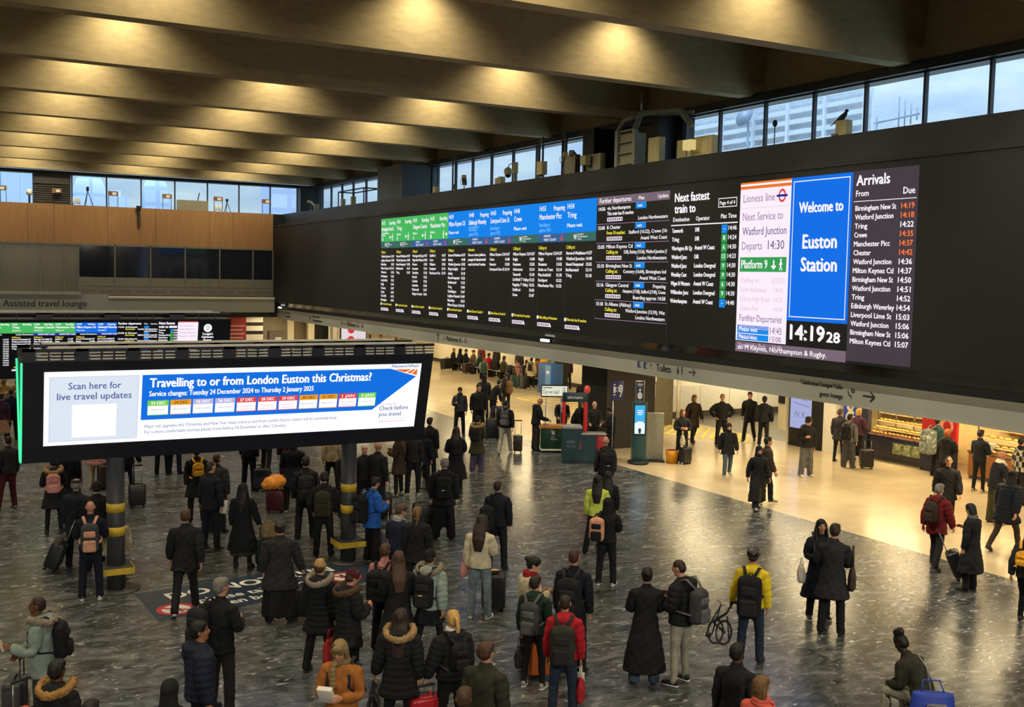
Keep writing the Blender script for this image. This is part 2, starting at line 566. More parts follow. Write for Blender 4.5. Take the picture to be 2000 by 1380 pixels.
# fascia over the aisle, soffit and the black shelf under the big board
b = MB().box((19.3, 6, 2.875), (19.62, 66.0, 3.26)); b.prism([(19.3, 6, 3.26), (19.62, 6, 3.26), (19.62, 6, 3.464), (19.16, 6, 3.464)], (0, 60, 0)); b.box((19.27, 6, 2.86), (19.62, 66.0, 2.885))  # upper band's downward slope is shaped to make it come out shaded
struct(b.build('trim_3', M['fascia']))
b = MB().prism([(19.02, 6, 3.90), (19.20, 6, 3.66), (19.75, 6, 3.66), (19.75, 6, 3.90)], (0, 59.95, 0))
struct(b.build('trim_4', M['gloss_black']))
struct(MB().box((19.2, 6, 3.466), (19.74, 65.95, 3.655)).build('trim_5', M['black']))
b = MB().box((19.62, -8, 3.02), (42, 74, 3.25)); b.box((-24, 66.55, 3.02), (19.62, 74, 3.25))
struct(b.build('ceiling_low', M['white']))

def windows(name, axis, pos, cuts, z0, z1, skip=()):
    fr = MB(); gl = MB()
    t = 0.035
    for c in cuts:
        if axis == 'x': fr.box((pos - .05, c - t, z0), (pos + .07, c + t, z1))
        else: fr.box((c - t, pos - .05, z0), (c + t, pos + .07, z1))
    for z in (z0, z1):
        a, e = min(cuts), max(cuts)
        if axis == 'x': fr.box((pos - .05, a, z - .04), (pos + .07, e, z + .04))
        else: fr.box((a, pos - .05, z - .04), (e, pos + .07, z + .04))
    root = struct(fr.build(name, M['frame']))
    for i in range(len(cuts) - 1):
        if i in skip: continue
        a, e = cuts[i], cuts[i + 1]
        g = MB()
        if axis == 'x': g.box((pos + .005, a, z0), (pos + .015, e, z1))
        else: g.box((a, pos + .005, z0), (e, pos + .015, z1))
        g.build('pane', M['glass'], root)
    return root
windows('window_1', 'x', 22.0, [7.2, 9.2, 11.1, 13.1, 15.05, 17.03, 18.93, 20.87, 22.77, 24.77, 26.85, 28.55], 9.34, 11.115)
windows('window_2', 'x', 22.0, [33.42, 34.64, 36.33, 38.42, 40.44, 42.43, 44.31, 46.1, 48.1, 48.7], 9.34, 11.115)
windows('window_3', 'x', 22.0, [52.0, 54.06, 55.93, 57.9, 60.0, 61.94, 63.91, 65.9], 9.34, 11.115)
xb = [-23.6 + 1.945 * i for i in range(15)]
windows('window_4', 'y', 66.9, [3.63 - 1.945 * i for i in range(14)][::-1] + [5.35], 9.34, 11.16)
windows('window_5', 'y', 66.9, [7.4, 9.29, 11.23, 13.18, 15.12, 17.05, 19.01, 20.76], 9.34, 11.16)
# plant louvre between the back windows
b = MB().box((5.4, 66.95, 10.55), (7.35, 67.2, 11.16))
for i in range(9): b.box((5.4, 66.95, 9.4 + i * 0.125), (7.35, 67.05, 9.47 + i * 0.125))
b.box((5.4, 67.1, 9.3), (7.35, 67.2, 10.6))
struct(b.build('wall_back_louvre', mat('louvre_olive', (0.10, 0.09, 0.06), 0.6)))

# ------------------------------------------------------------------ back wall
b = MB(); seams = [-23.9, -20.4, -17.0, -13.6, -10.2, -6.8, -3.4, 0.0, 2.6, 4.97, 6.35, 9.2, 11.9, 15.05, 16.45, 18.96]
for a, e in zip(seams, seams[1:]):
    b.box((a + 0.008, 66.0, 7.18), (e - 0.008, 66.12, 9.36))
struct(b.build('wall_back', M['wood']))
b = MB().box((-24, 66.12, 7.05), (19.7, 66.85, 9.33)); b.box((18.98, 66.0, 8.62), (19.5, 66.12, 9.36)); b.box((-24, 66.12, 9.2), (22.4, 67.3, 9.36))
struct(b.build('wall_back_core', M['dark']))
gx = [-23.9] + [7.62 - 2.02 * i for i in range(15, 0, -1)] + [7.62, 9.6, 11.6, 13.6, 15.66, 17.7, 18.95]
gx = sorted(set(x for x in gx if x > -23.95))
fr = MB()
for x in gx + [6.86]: fr.box((x - .035, 66.0, 4.25), (x + .035, 66.1, 7.16))
fr.box((-24, 66.0, 7.08), (19, 66.1, 7.18))
wn = struct(fr.build('window_6', mat('bronze_frame', (0.17, 0.16, 0.12), 0.4)))
for a, e in zip(gx, gx[1:]):
    if e <= 7.63: MB().box((a, 66.05, 4.3), (e, 66.08, 7.1)).build('pane', M['olive'], wn)
    else: MB().box((a, 66.05, 5.26), (e, 66.08, 7.1)).build('pane', M['dglass'], wn)
b = MB().box((7.62, 66.03, 4.74), (19, 66.12, 5.27)); b.box((7.62, 66.02, 4.24), (19, 66.12, 4.72))
struct(b.build('wall_back_panel', mat('panel_olive', (0.19, 0.185, 0.135), 0.5)))
b = MB()
for a, e in zip(gx, gx[1:]):
    if a > 7.5:
        n = 2
        for k in range(n):
            u0 = a + 0.12 + k * (e - a) * 0.5; u1 = u0 + (e - a) * 0.38
            b.box((u0, 66.012, 4.38), (u1, 66.02, 4.56))
struct(b.build('wall_back_plates', mat('plate_pink', (0.17, 0.13, 0.105), 0.5)))
b = MB().box((-24, 65.8, 3.25), (19.0, 66.3, 4.06)); b.box((9.2, 65.74, 4.06), (19.0, 66.2, 4.2)); b.box((-24, 65.7, 4.25), (7.7, 66.1, 4.40)); b.box((-24, 65.8, 4.06), (9.2, 66.1, 4.25))
struct(b.build('trim_6', M['fascia']))
struct(MB().box((-24, 65.85, 2.95), (19.2, 66.4, 3.25)).build('trim_7', M['gloss_black']))
struct(MB().box((-24, 66.1, 3.2), (19.5, 66.6, 7.1)).build('wall_back_inner', M['black']))
struct(MB().box((9.2, 65.735, 4.07), (18.98, 65.742, 4.19)).build('trim_8', M['cream']))
# ------------------------------------------------------------------ the rest of the shell, out of view but closing the hall
struct(MB().box((-24.3, -8, 0), (-24, 74, 9.3)).build('wall_left', M['greywall']))
struct(MB().box((-24.3, -8, 11.15), (-24, 74, 13.8)).build('wall_left_head', M['dark']))
struct(MB().box((-24, -8.3, 0), (42, -8, 13.8)).build('wall_near', M['greywall']))
struct(MB().box((19.3, -8, 0), (19.6, 6, 9.3)).build('wall_right_near', M['greywall']))

# ------------------------------------------------------------------ side aisle walls
b = MB().box((30.0, 36.2, 0.22), (30.3, 72, 3.02)); b.box((27.2, 35.9, 1.35), (42, 36.2, 3.02)); b.box((19.6, 71.8, 0.2), (30, 72.0, 3.02))
struct(b.build('wall_aisle', M['cream']))
b = MB()
for i in range(8): b.box((27.2 + i * 1.6, 35.86, 0.25), (28.78 + i * 1.6, 35.9, 1.32))
b.box((27.2, 35.9, 0), (40, 36.1, 1.35))
struct(b.build('wall_aisle_panel', mat('pale_panel', (0.64, 0.61, 0.52), 0.35, var=0.05)))
b = MB().box((27.2, 35.84, 0), (42, 35.92, 0.24)); b.box((29.95, 36.0, 0), (30.0, 71.8, 0.22))
struct(b.build('baseboard_aisle', M['skirt']))
struct(MB().box((29.99, 36.2, 0.22), (30.0, 36.21, 0.23)).build('trim_9', M['cream']))
struct(MB().box((41.8, 28, 0), (42, 74, 3.02)).build('wall_aisle_end', M['cream']))
struct(MB().box((34, -8, 0), (34.2, 29, 3.02)).build('wall_shop_rear', M['cream']))
struct(MB().box((27.3, 28.75, 0), (42, 29.0, 3.02)).build('wall_corridor', M['cream']))
struct(MB().box((-24, 73.9, 0), (42, 74.1, 3.25)).build('wall_back_lower', mat('back_shop_wall', (0.30, 0.27, 0.2), 0.5)))

# low ceiling lamp troughs
for i, (lx, ly) in enumerate(LOW_LAMPS):
    o = MB().box((lx - .17, ly - 1.25, 2.962), (lx + .17, ly + 1.25, 3.02)).build('ceiling_light', emis('lamp_diffuser', (255, 238, 196), 2.2))
    tag(o, 'long recessed lamp trough in the low ceiling over the side aisle', 'ceiling light', 'lamp troughs of the side aisle')

# ------------------------------------------------------------------ yellow hatched floor markings of the aisle
M['ymark'] = mat('yellow_floor_mark', (0.80, 0.62, 0.06), 0.4, var=0.1)
b = MB()
def strip(mb, p, q, wd, z=0.004):
    p, q = Vector((p[0], p[1], z)), Vector((q[0], q[1], z)); d = (q - p).normalized(); n = Vector((-d.y, d.x, 0)) * wd / 2
    mb.quad(p + n, p - n, q - n, q + n)
def hatch(name, P0, P1, P2, P3, n, skew=0.18):
    """P0-P1 near long edge, P3-P2 far long edge."""
    mb = MB(); P = [Vector((*p, 0)) for p in (P0, P1, P2, P3)]
    strip(mb, P[0], P[1], .11); strip(mb, P[3], P[2], .11)
    for i in range(n):
        t = i / n; u = min(1, t + skew)
        strip(mb, P[0].lerp(P[1], t), P[3].lerp(P[2], u), .13, 0.005)
    return tag(mb.build(name, M['ymark']), '', 'floor marking')
g = lambda x, y: tuple(on_z(x, y))[:2]
hatch('floor_marking', g(1008, 777), g(1260, 832), g(1295, 806), g(1060, 764), 14)['label'] = 'yellow hatched floor marking running towards the platform ramp'
hatch('floor_marking', g(1270, 842), g(1478, 868), g(1462, 848), g(1290, 822), 12, 0.08)['label'] = 'yellow hatched floor marking in front of the pale toilet corridor'
# ------------------------------------------------------------------ the long departures board
E_ = {}
for n, c in dict(white=(255, 250, 255), pinkwhite=(253, 240, 252), blue=(24, 112, 232), hblue=(24, 132, 236), green=(74, 186, 96), green2=(58, 160, 84),
                 opgreen=(62, 108, 96), opblue=(60, 100, 150), yellow=(244, 226, 70), grey=(122, 104, 116), arr=(72, 62, 70), orange=(255, 122, 60),
                 pink=(233, 190, 226), mauve=(170, 140, 175), plum=(120, 100, 140), tick=(30, 140, 235), lblue=(120, 190, 255), red=(225, 70, 70),
                 oorange=(238, 120, 50), navy=(40, 50, 150), dim=(60, 60, 62), black=(14, 14, 15), faint=(226, 190, 222)).items():
    E_[n] = emis('led_' + n, c, 1.0)
LETTER = dict((k, 'lettering') for k in E_)
bd = thing('departures_board', 'very long black departures board on the right wall with white departure lists', 'departures board', (19.0, 38, 6.2))
def L(p): return (p[0] - 19.0, p[1] - 38, p[2] - 6.2)
hb = MB().box(L((19.0, 6.5, 3.9)), L((19.7, 65.95, 8.58)))
hb.build('housing', M['screen_off'], bd)
rim = MB().box(L((18.97, 6.5, 8.55)), L((19.1, 65.95, 8.66))); rim.box(L((18.98, 65.9, 3.9)), L((19.0, 65.97, 8.6)))
rim.build('rim', M['black'], bd)
P = Panel(lambda u, v, l: L((19.0 - l, -u, v)))
def T(c, s, Y, z, h, w=None, al='l', bold=0.05): P.text(c, s, -Y, z, h, w, al, bold=bold)
def Rr(c, Y0, z0, Y1, z1, lift=0.004): P.rect(c, -Y0, z0, -Y1, z1, lift)
Y0, CW = 47.95, 1.873
heads = [('14:23', 'Boarding', 'Birmingham New St', 'and Northampton', 'Platform', '13', -1), ('14:24', 'Boarding', 'Tring', '', 'Platform', '8', -1),
         ('14:30', 'Boarding', 'Glasgow Central', '', 'Platform', '6', -1), ('14:33', 'Boarding', 'Manchester Picc', '', 'Platform', '1', 1),
         ('14:39', '', 'Milton Keynes Ctl', '', 'Please wait', '', 0), ('14:40', 'Preparing', 'Edinburgh Waverley', 'via Birmingham New St', 'Boarding at', 'approx 14:26', 0),
         ('14:43', 'Preparing', 'Liverpool Lime St', '', 'Boarding at', 'approx 14:25', 0), ('14:46', '', 'Crewe', '', 'Please wait', '', 0),
         ('14:53', 'Preparing', 'Manchester Picc', '', 'Boarding at', 'approx 14:35', 0), ('14:54', '', 'Tring', '', 'Please wait', '', 0)]
ops = 'LLAALAALAL'
calls = [['Watford Junction', 'Leighton Buzzard', 'Bletchley', 'Milton Keynes Ctl', 'Wolverton', 'Northampton', 'Long Buckby', 'Rugby', 'Coventry', 'Canley', 'Tile Hill', 'Birmingham'],
         ['Harrow & Wealdstone', 'Watford Junction', 'Hemel Hempstead', 'Berkhamsted', 'Tring'],
         ['Warrington Bk Quay', 'Wigan North Western', 'Preston', 'Lancaster', 'Oxenholme', 'Penrith', 'Carlisle', 'Lockerbie', 'Motherwell', 'Glasgow Central'],
         ['Stafford', 'Crewe', 'Wilmslow', 'Stockport', 'Manchester Picc'],
         ['Harrow & Wealdstone', 'Bushey', 'Watford Junction', 'Kings Langley', 'Apsley', 'Hemel Hempstead', 'Berkhamsted', 'Tring', 'Cheddington', 'Leighton Buzzard', 'Bletchley', 'Milton Keynes Ctl'],
         ['Due to a short platform,', 'passengers for Haymarket should', 'travel in the front 9 coaches.'],
         ['Milton Keynes Ctl', 'Crewe', 'Runcorn', 'Liverpool Lime St'],
         ['Milton Keynes Ctl', 'Rugby', 'Nuneaton', 'Atherstone', 'Tamworth', 'Lichfield T Valley', 'Rugeley T Valley', 'Stafford', 'Crewe'],
         ['Milton Keynes Ctl', 'Rugby', 'Nuneaton', 'Stoke on Trent', 'Macclesfield', 'Stockport', 'Manchester Picc'],
         ['Harrow & Wealdstone', 'Watford Junction', 'Hemel Hempstead', 'Berkhamsted', 'Tring']]
times = ['14:37', '14:48', '15:02', '15:14', '15:18', '15:22', '15:32', '15:40', '15:47', '16:04', '16:21', '16:45']
for i, (t1, st, dest, sub, a1, a2, arrow) in enumerate(heads):
    a = Y0 - i * CW; e = a - CW
    Rr('green' if i < 4 else 'hblue', a, 7.30, e, 8.38)
    Rr('opgreen' if ops[i] == 'L' else 'opblue', a, 7.0, e, 7.30)
    T('white', t1, a - .08, 8.10, .17, .42)
    if st: T('white', st, e + .10, 8.08, .17, .72, 'r')
    T('white', dest, a - .08, 7.80, .185, min(1.5, .115 * len(dest)))
    if sub: T('lblue' if i > 3 else 'white', sub, a - .08, 7.66, .09, .9)
    if arrow:
        T('white', a1, a - .08, 7.56, .10, .48)
        T('white', a2, a - .10, 7.34, .17, .1 * len(a2))
        m = a - 1.42
        P.man('white', -m, 7.33, .34, arrow)
        P.arrow('white', -m + arrow * .25, 7.5, .2, 0 if arrow > 0 else PI, .05)
    else:
        T('white' if a1 == 'Please wait' else 'lblue', a1, a - .08, 7.55 if a2 else 7.48, .13, .95 if a1 == 'Please wait' else .72)
        if a2: T('lblue', a2, a - .08, 7.37, .13, .78)
    if ops[i] == 'L':
        T('white', 'W', a - .5, 7.06, .18, .2)
        T('white', 'London', a - .76, 7.21, .055, .35); T('white', 'Northwestern', a - .76, 7.13, .055, .6); T('white', 'Railway', a - .76, 7.055, .045, .25)
    else:
        T('white', 'AVANTI', a - .4, 7.18, .08, .45); T('white', 'WEST COAST', a - .4, 7.05, .08, .85)
        P.poly('red', [(-(a - 1.5), 7.05), (-(a - 1.62), 7.27), (-(a - 1.68), 7.05)])
    T('yellow', 'Information:' if i == 5 else 'Calling at:', a - .06, 6.76, .115, .55)
    for k, c in enumerate(calls[i]):
        z = 6.56 - k * .186
        T('white', c, a - .06, z, .108, min(1.52 if i == 5 else 1.2, .072 * len(c)), bold=.08)
        if i != 5: T('white', times[k], e + .22, z, .108, .34, 'r', bold=.08)
    T('yellow', ('This train has 8 coaches', 'Fully calling at Nuneaton', 'Quiet Zone in Coach A')[0 if ops[i] == 'L' else 2 if i != 8 else 1], a - .16, 4.33, .095, 1.25, bold=.08)
    P.disc('white', -(a - .08), 4.37, .065)
    Rr('pinkwhite', a - .06, 4.06, a - .95, 4.19); P.poly('pinkwhite', [(-(a - .95), 4.06), (-(a - 1.03), 4.06), (-(a - .95), 4.17)])
    for q in range(8):
        Rr('black', a - .12 - q * .1, 4.085, a - .17 - q * .1, 4.17, .008)
    Rr('dim', e + .01, 4.0, e - .005, 7.0)
# further departures
Rr('grey', 29.2, 8.12, 25.34, 8.38)
T('white', 'Further departures', 29.05, 8.18, .15, 1.75); T('white', 'Plat', 26.9, 8.19, .11, .3); T('white', 'Update', 25.42, 8.19, .11, .5, 'r')
fd = [('14:56', 'via Northampton', 'This train has 8 coaches', '', 'London Northwestern', 'w'), ('15:00', '& Chester', 'Front 10 coaches:', 'Stafford (16:22), Crewe (16:', 'Avanti West Coast', 'y'),
      ('15:03', 'Milton Keynes Ctl', 'Calling at:', '5:20), Bushey (15:26), Watford Junction (1', 'London Northwestern', 'y'), ('15:10', 'Birmingham New St', 'Calling at:', 'Coventry (16:04), Birmingham Intl', 'Avanti West Coast', 'y'),
      ('15:16', 'Glasgow Central', 'Calling at:', 'rhampton (17:28), Stafford (17:49), Crewe', 'Boarding approx 14:58', 'y'), ('15:18', 'St Albans (Abbey)', 'Calling at:', 'Watford Junction (15:39), Wat', 'London Northwestern', 'y')]
for i, (tm, d, l2, l3, op, k) in enumerate(fd):
    z = 8.12 - .605 * i
    T('white', tm, 29.1, z - .18, .115, .38, bold=.08); T('white', d, 28.6, z - .17, .115, .085 * len(d))
    Rr('tick', 27.05, z - .19, 26.5, z); T('white', 'wait', 26.95, z - .14, .09, .25)
    T('white' if k == 'w' else 'yellow', l2, 28.6, z - .34, .11, .060 * len(l2), bold=.08)
    if l3: T('white', l3, 25.42, z - .34, .105, min(2.2, .070 * len(l3)), 'r')
    T('white', op, 25.42, z - .53, .11, .078 * len(op), 'r')
    if i == 4: T('white', 'Preparing', 25.42, z - .17, .11, .62, 'r')
    Rr('pinkwhite', 28.6, z - .53, 27.75, z - .41)
    for q in range(8): Rr('black', 28.54 - q * .1, z - .51, 28.49 - q * .1, z - .43, .008)
    Rr('mauve', 29.2, z - .612, 25.34, z - .598)
# next fastest train to
T('white', 'Next fastest', 25.1, 8.02, .25, 1.55, bold=.09); T('white', 'train to', 25.1, 7.70, .25, .95, bold=.09)
P.frame('white', -23.15, 7.78, -22.38, 8.03, .02); T('white', 'Page 4 of 4', 23.08, 7.85, .10, .62)
T('white', 'Destination', 25.15, 7.46, .12, .75); T('white', 'Operator', 24.1, 7.46, .12, .6); T('white', 'Plat', 23.02, 7.48, .12, .24); T('white', 'Time', 22.38, 7.48, .12, .34, 'r')
Rr('white', 25.25, 7.34, 22.33, 7.37)
nf = [('Tamworth', 'LNR', '-', '14:46'), ('Tring', 'LNR', '8', '14:24'), ('Warrington Bk Qy', 'Avanti W Coast', '6', '14:30'), ('Watford Junc', 'LNR', '13', '14:23'), ('Watford Junc', 'London Overgrnd', '9', '14:30'),
      ('Wembley Cent', 'London Overgrnd', '9', '14:30'), ('Wigan N Western', 'Avanti W Coast', '6', '14:30'), ('Willesden Junc', 'London Overgrnd', '9', '14:30'), ('Wolverhampton', 'Avanti W Coast', '-', '14:40')]
for i, (d, o, p, t) in enumerate(nf):
    z = 7.14 - i * .252
    T('white', d, 25.18, z, .12, .056 * len(d) + .05, bold=.08); T('white', o, 24.12, z + .01, .12, .062 * len(o), bold=.08)
    Rr('tick' if p == '-' else 'green2', 22.98, z - .06, 22.74, z + .17); T('white', p, 22.86, z + .01, .12, None, 'c'); T('white', t, 22.36, z + .02, .12, .33, 'r')
Rr('dim', 25.335, 3.98, 25.315, 8.1)
# overground panel
Rr('pinkwhite', 22.25, 4.22, 20.34, 8.38)
for k, c in enumerate(('oorange', 'white', 'oorange')): Rr(c, 22.25, 8.30 - k * .05, 20.34, 8.38 - k * .05, .006 + k * .001)
T('mauve', 'Lioness line', 22.12, 7.86, .21, 1.2, bold=.02)
P.ring('red', -20.66, 7.97, .11, .17, ku=.8); Rr('navy', 20.86, 7.94, 20.46, 8.0, .012)
Rr('pink', 22.2, 7.70, 20.38, 7.715)
T('mauve', 'Next Service to', 22.12, 7.38, .21, 1.52, bold=.02); T('plum', 'Watford Junction', 22.12, 7.0, .21, 1.66, bold=.02); T('mauve', 'Departs', 22.12, 6.62, .21, .78, bold=.02); T('plum', '14:30', 21.12, 6.62, .23, .6, bold=.02)
Rr('green2', 22.18, 6.04, 20.42, 6.42, .006); T('white', 'Platform 9', 22.12, 6.13, .22, 1.0)
P.man('white', -20.62, 6.08, .3, 1); P.arrow('white', -20.88, 6.23, .22, -PI / 2, .05)
for i, (c, t) in enumerate((('Calling at:', ''), ('South Hampstead', '14:35'), ('Kilburn High Road', '14:37'), ('Queens Park', '14:39'), ('Kensal Green', '14:41'), ('Willesden Junction', '14:44'), ('Harlesden', '14:46'), ('Stonebridge Park', '14:48'))):
    T('faint', c, 22.12, 5.76 - i * .245, .125, .066 * len(c), bold=.0)
    if t: T('faint', t, 20.5, 5.76 - i * .245, .125, .32, 'r', bold=.0)
Rr('pink', 20.95, 5.74, 20.45, 5.9)
T('plum', 'Further Departures', 22.12, 5.76 - 1.02, .18, 1.6, bold=.0)

Rr('tick', 22.19, 4.42, 20.98, 4.63, .006); T('white', 'Please wait', 22.12, 4.47, .12, .72); T('plum', '14:45', 20.5, 4.45, .17, .42, 'r', bold=.0)
Rr('tick', 22.19, 4.24, 20.98, 4.40, .006); T('white', 'Please wait', 22.12, 4.27, .10, .72); T('plum', '15:00', 20.5, 4.25, .14, .42, 'r', bold=.0)
Rr('grey', 22.25, 3.92, 18.31, 4.19)
T('white', ':en M Keynes, Northampton & Rugby.', 22.18, 3.985, .13, 3.25, bold=.05)
# welcome panel and clock
Rr('blue', 20.34, 4.83, 18.31, 8.38)
P.frame('white', -20.26, 4.92, -18.39, 8.29, .022)
T('white', 'Welcome to', 19.32, 7.50, .26, 1.45, 'c', bold=.09); T('white', 'Euston', 19.32, 6.62, .34, 1.12, 'c', bold=.09); T('white', 'Station', 19.32, 6.06, .34, 1.18, 'c', bold=.09)
T('white', '14:19', 20.2, 4.36, .37, 1.16, bold=.10); T('white', '28', 18.95, 4.36, .25, .42, bold=.10)
# arrivals
Rr('arr', 18.30, 3.97, 16.41, 8.39)
T('white', 'Arrivals', 18.2, 8.05, .24, .98, bold=.07); T('white', 'From', 18.2, 7.80, .14, .38); T('white', 'Due', 16.5, 7.79, .15, .32, 'r'); Rr('white', 18.26, 7.68, 16.45, 7.695, .008)
arr = [('Birmingham New St', '14:19', 1), ('Watford Junction', '14:18', 1), ('Tring', '14:22', 0), ('Crewe', '14:35', 1), ('Manchester Picc', '14:37', 1), ('Chester', '14:42', 1), ('Watford Junction', '14:36', 0),
       ('Milton Keynes Ctl', '14:37', 0), ('Birmingham New St', '14:50', 0), ('Watford Junction', '14:51', 0), ('Tring', '14:52', 0), ('Edinburgh Waverley', '14:54', 0), ('Liverpool Lime St', '15:03', 0),
       ('Watford Junction', '15:06', 0), ('Birmingham New St', '15:06', 0), ('Milton Keynes Ctl', '15:07', 0)]
for i, (d, t, o) in enumerate(arr):
    z = 7.47 - i * .2055
    T('white', d, 18.2, z, .12, .068 * len(d) + .04, bold=.07); T('orange' if o else 'white', t, 16.5, z, .125, .36, 'r', bold=.07)
P.build(E_, bd, {'hblue': 'header_panel', 'green': 'header_panel', 'blue': 'welcome_panel', 'arr': 'arrivals_panel', 'opblue': 'operator_strip', 'opgreen': 'operator_strip', **{}})

# ------------------------------------------------------------------ direction lettering on the fascia
P = Panel(lambda u, v, l: (19.3 - l - max(0, v - 3.26) * .69, -u, v))
M['ink'] = mat('sign_ink', (0.02, 0.02, 0.022), 0.5, var=0)
M['inkblue'] = mat('sign_blue', (0.03, 0.05, 0.12), 0.5, var=0)
M['paper'] = mat('sign_white', (0.75, 0.75, 0.75), 0.5, var=0)
def FY(px, py): return -on_x(px, py, 19.3).y
def Fz(px, py): return on_x(px, py, 19.3).z
a = FY(856, 660); P.arrow('ink', a, 3.12, .34, PI / 2, .035)
T2 = lambda s, x, y, h, w, al='l': P.text('ink', s, FY(x, y), Fz(x, y), h, w, al, bold=.06)
def rail(x, y, h):
    u, v = FY(x, y), Fz(x, y)
    for k in (-.18, .18): P.line('ink', u, v + h * (.5 + k), u + h * 1.2, v + h * (.5 + k), h * .1)
    P.line('ink', u + h * .3, v + h * .9, u + h * .8, v + h * .6, h * .09); P.line('ink', u + h * .8, v + h * .4, u + h * .3, v + h * .1, h * .09)
rail(865, 665, .19); T2('Platforms 8 - 11', 872, 665, .2, 1.95)
P.arrow('ink', FY(669, 630), 3.13, .36, PI, .045); rail(672, 636, .22); T2('Platforms 12 - 16', 678, 636, .22, 2.4)
P.arrow('ink', FY(606, 622), 3.17, .36, PI, .045); [P.line('ink', FY(x0, y), Fz(x0, y) + .06, FY(x1, y), Fz(x0, y) + .06, .09) for x0, x1, y in ((611, 617, 620), (618, 625, 621), (611, 613, 627), (614, 629, 628))]
P.arrow('ink', FY(553, 614), 3.2, .36, PI, .045); [P.line('ink', FY(x0, y), Fz(x0, y) + .06, FY(x1, y), Fz(x0, y) + .06, .09) for x0, x1, y in ((558, 561, 613), (562, 568, 613), (558, 567, 619))]
for x, y in ((1245, 717), (1257, 719)):
    u, v = FY(x, y), Fz(x, y); P.rect('inkblue', u, v, u + .19, v + .2, .006)
u, v = FY(1249, 717), Fz(1249, 717); P.disc('paper', u + .04, v + .13, .03); P.line('paper', u, v + .05, u + .09, v + .05, .02)
u, v = FY(1262, 719), Fz(1262, 719); P.disc('paper', u + .02, v + .16, .015); P.ring('paper', u + .02, v + .06, .03, .045); P.line('paper', u + .02, v + .14, u + .02, v + .07, .02)
u, v = FY(1270, 720), Fz(1270, 720); P.line('ink', u, v, u + .02, v + .2, .02); P.line('ink', u + .02, v + .13, u + .12, v + .1, .02)
T2('Toilets', 1282, 724, .215, .72)
for k, x in enumerate((1324, 1332)):
    u, v = FY(x, 731), Fz(x, 731); P.disc('ink', u, v + .2, .025); P.poly('ink', [(u - .035, v + .17), (u + .035, v + .17), (u + (.02 if k else .05), v + .08), (u + .015, v), (u - .015, v), (u - (.02 if k else .05), v + .08)])
P.arrow('ink', FY(1352, 727), Fz(1352, 727), .3, 0, .035)
T2('Caledonian Sleeper Club', 1646, 760, .12, 1.38, 'r'); T2('guest lounge', 1646, 779, .12, .76, 'r')
u, v = FY(1658, 778), Fz(1658, 778)
P.line('ink', u - .04, v + .2, u, v + .08, .03); P.line('ink', u, v + .08, u + .07, v + .07, .03); P.line('ink', u + .07, v + .07, u + .08, v, .03); P.ring('ink', u + .12, v + .2, .025, .055)
P.arrow('ink', FY(1697, 774), Fz(1697, 774), .36, 0, .045)
sg = thing('direction_sign_lettering', 'black direction wording and arrows applied along the grey fascia under the board', 'sign lettering')
P.build(M, sg, {'ink': 'lettering', 'inkblue': 'pictogram_tile', 'paper': 'pictogram'})
P = Panel(lambda u, v, l: (u, 65.8 - l, v))
P.text('ink', 'Assisted travel lounge', on_y(6, 598, 65.8).x, on_y(6, 598, 65.8).z, .38, 4.35, bold=.03)
sg = thing('lounge_sign_lettering', 'dark wording Assisted travel lounge on the grey band of the back wall', 'sign lettering')
P.build(M, sg)
# small white lamps under the long board
for Y, z in ((66.0 * .985, 3.58), (32.55, 3.56)):
    o = thing('work_light', 'small white work light under the far left end of the board' if Y > 50 else 'small white work light under the middle of the board', 'lamp', (19.12, Y, z))
    MB().rbox((-.05, -.28, -.05), (.05, .28, .05), .03).build('diffuser', emis('work_light_white', (255, 255, 250), 1.6), o)
    MB().box((.03, -.3, -.07), (.18, .3, .07)).build('bracket', M['black'], o)

# ------------------------------------------------------------------ free-standing V-shaped screens on posts
def screen_frame(root, x0, x1, yc, zb, zt, dt, db, lit, vents=8):
    """housing wide at the top and narrow at the bottom; local coords around (xc, yc)."""
    xc = (x0 + x1) / 2
    a, e = x0 - xc, x1 - xc
    pts = [(a, -db, zb), (a, db, zb), (a, dt, zt - .22), (a, -dt, zt - .22)]
    MB().prism(pts, (e - a, 0, 0)).build('housing', mat('navy_black_housing', (0.012, 0.014, 0.024), 0.32, var=.1), root)
    t = MB()
    for y in (-dt, dt):
        t.box((a, y - .03, zt - .05), (e, y + .03, zt))
        n = vents
        W = (e - a) / n
        for i in range(n):
            t.box((a + i * W, y - .03, zt - .22), (a + i * W + W * .24, y + .03, zt))
            for k in (.48, .73): t.box((a + i * W + W * k - .015, y - .02, zt - .22), (a + i * W + W * k + .015, y + .02, zt))
            for q in range(3 if lit else 0): t.box((a + i * W, y - .012, zt - .215 + q * .055), (a + (i + 1) * W, y + .012, zt - .195 + q * .055))
    t.box((a, -dt, zt - .23), (e, dt, zt - .20))
    t.build('vent_rack', mat('navy_black_housing', (0, 0, 0)), root)
    r = MB()
    for y in (-dt, dt): r.box((a + .4, y - .05, zt), (e - .4, y + .05, zt + .035))
    r.build('top_rail', mat('rail_pale', (0.75, 0.72, 0.62), .5), root)
    sl = MB()
    if lit:
        for i in range(n):
            for k in range(3):
                x0 = a + i * W + W * (.27 + .245 * k)
                for q in range(3): sl.box((x0, -dt - .036, zt - .195 + q * .055), (x0 + W * .20, -dt - .03, zt - .172 + q * .055))
        sl.build('vent_slats', mat('rail_pale', (0, 0, 0)), root)
    if lit:
        for sx in (a - .012,):
            for s in (-1, 1):
                MB().tube([(sx, s * db, zb + .02), (sx, s * dt, zt - .24)], .018).build('light_strip', emis('green_neon', (70, 235, 160), 1.3), root)
    def face(u, v, l):
        k = (v - zb) / (zt - .22 - zb)
        return (u, -(db + (dt - db) * k) - l, v)
    return face, xc

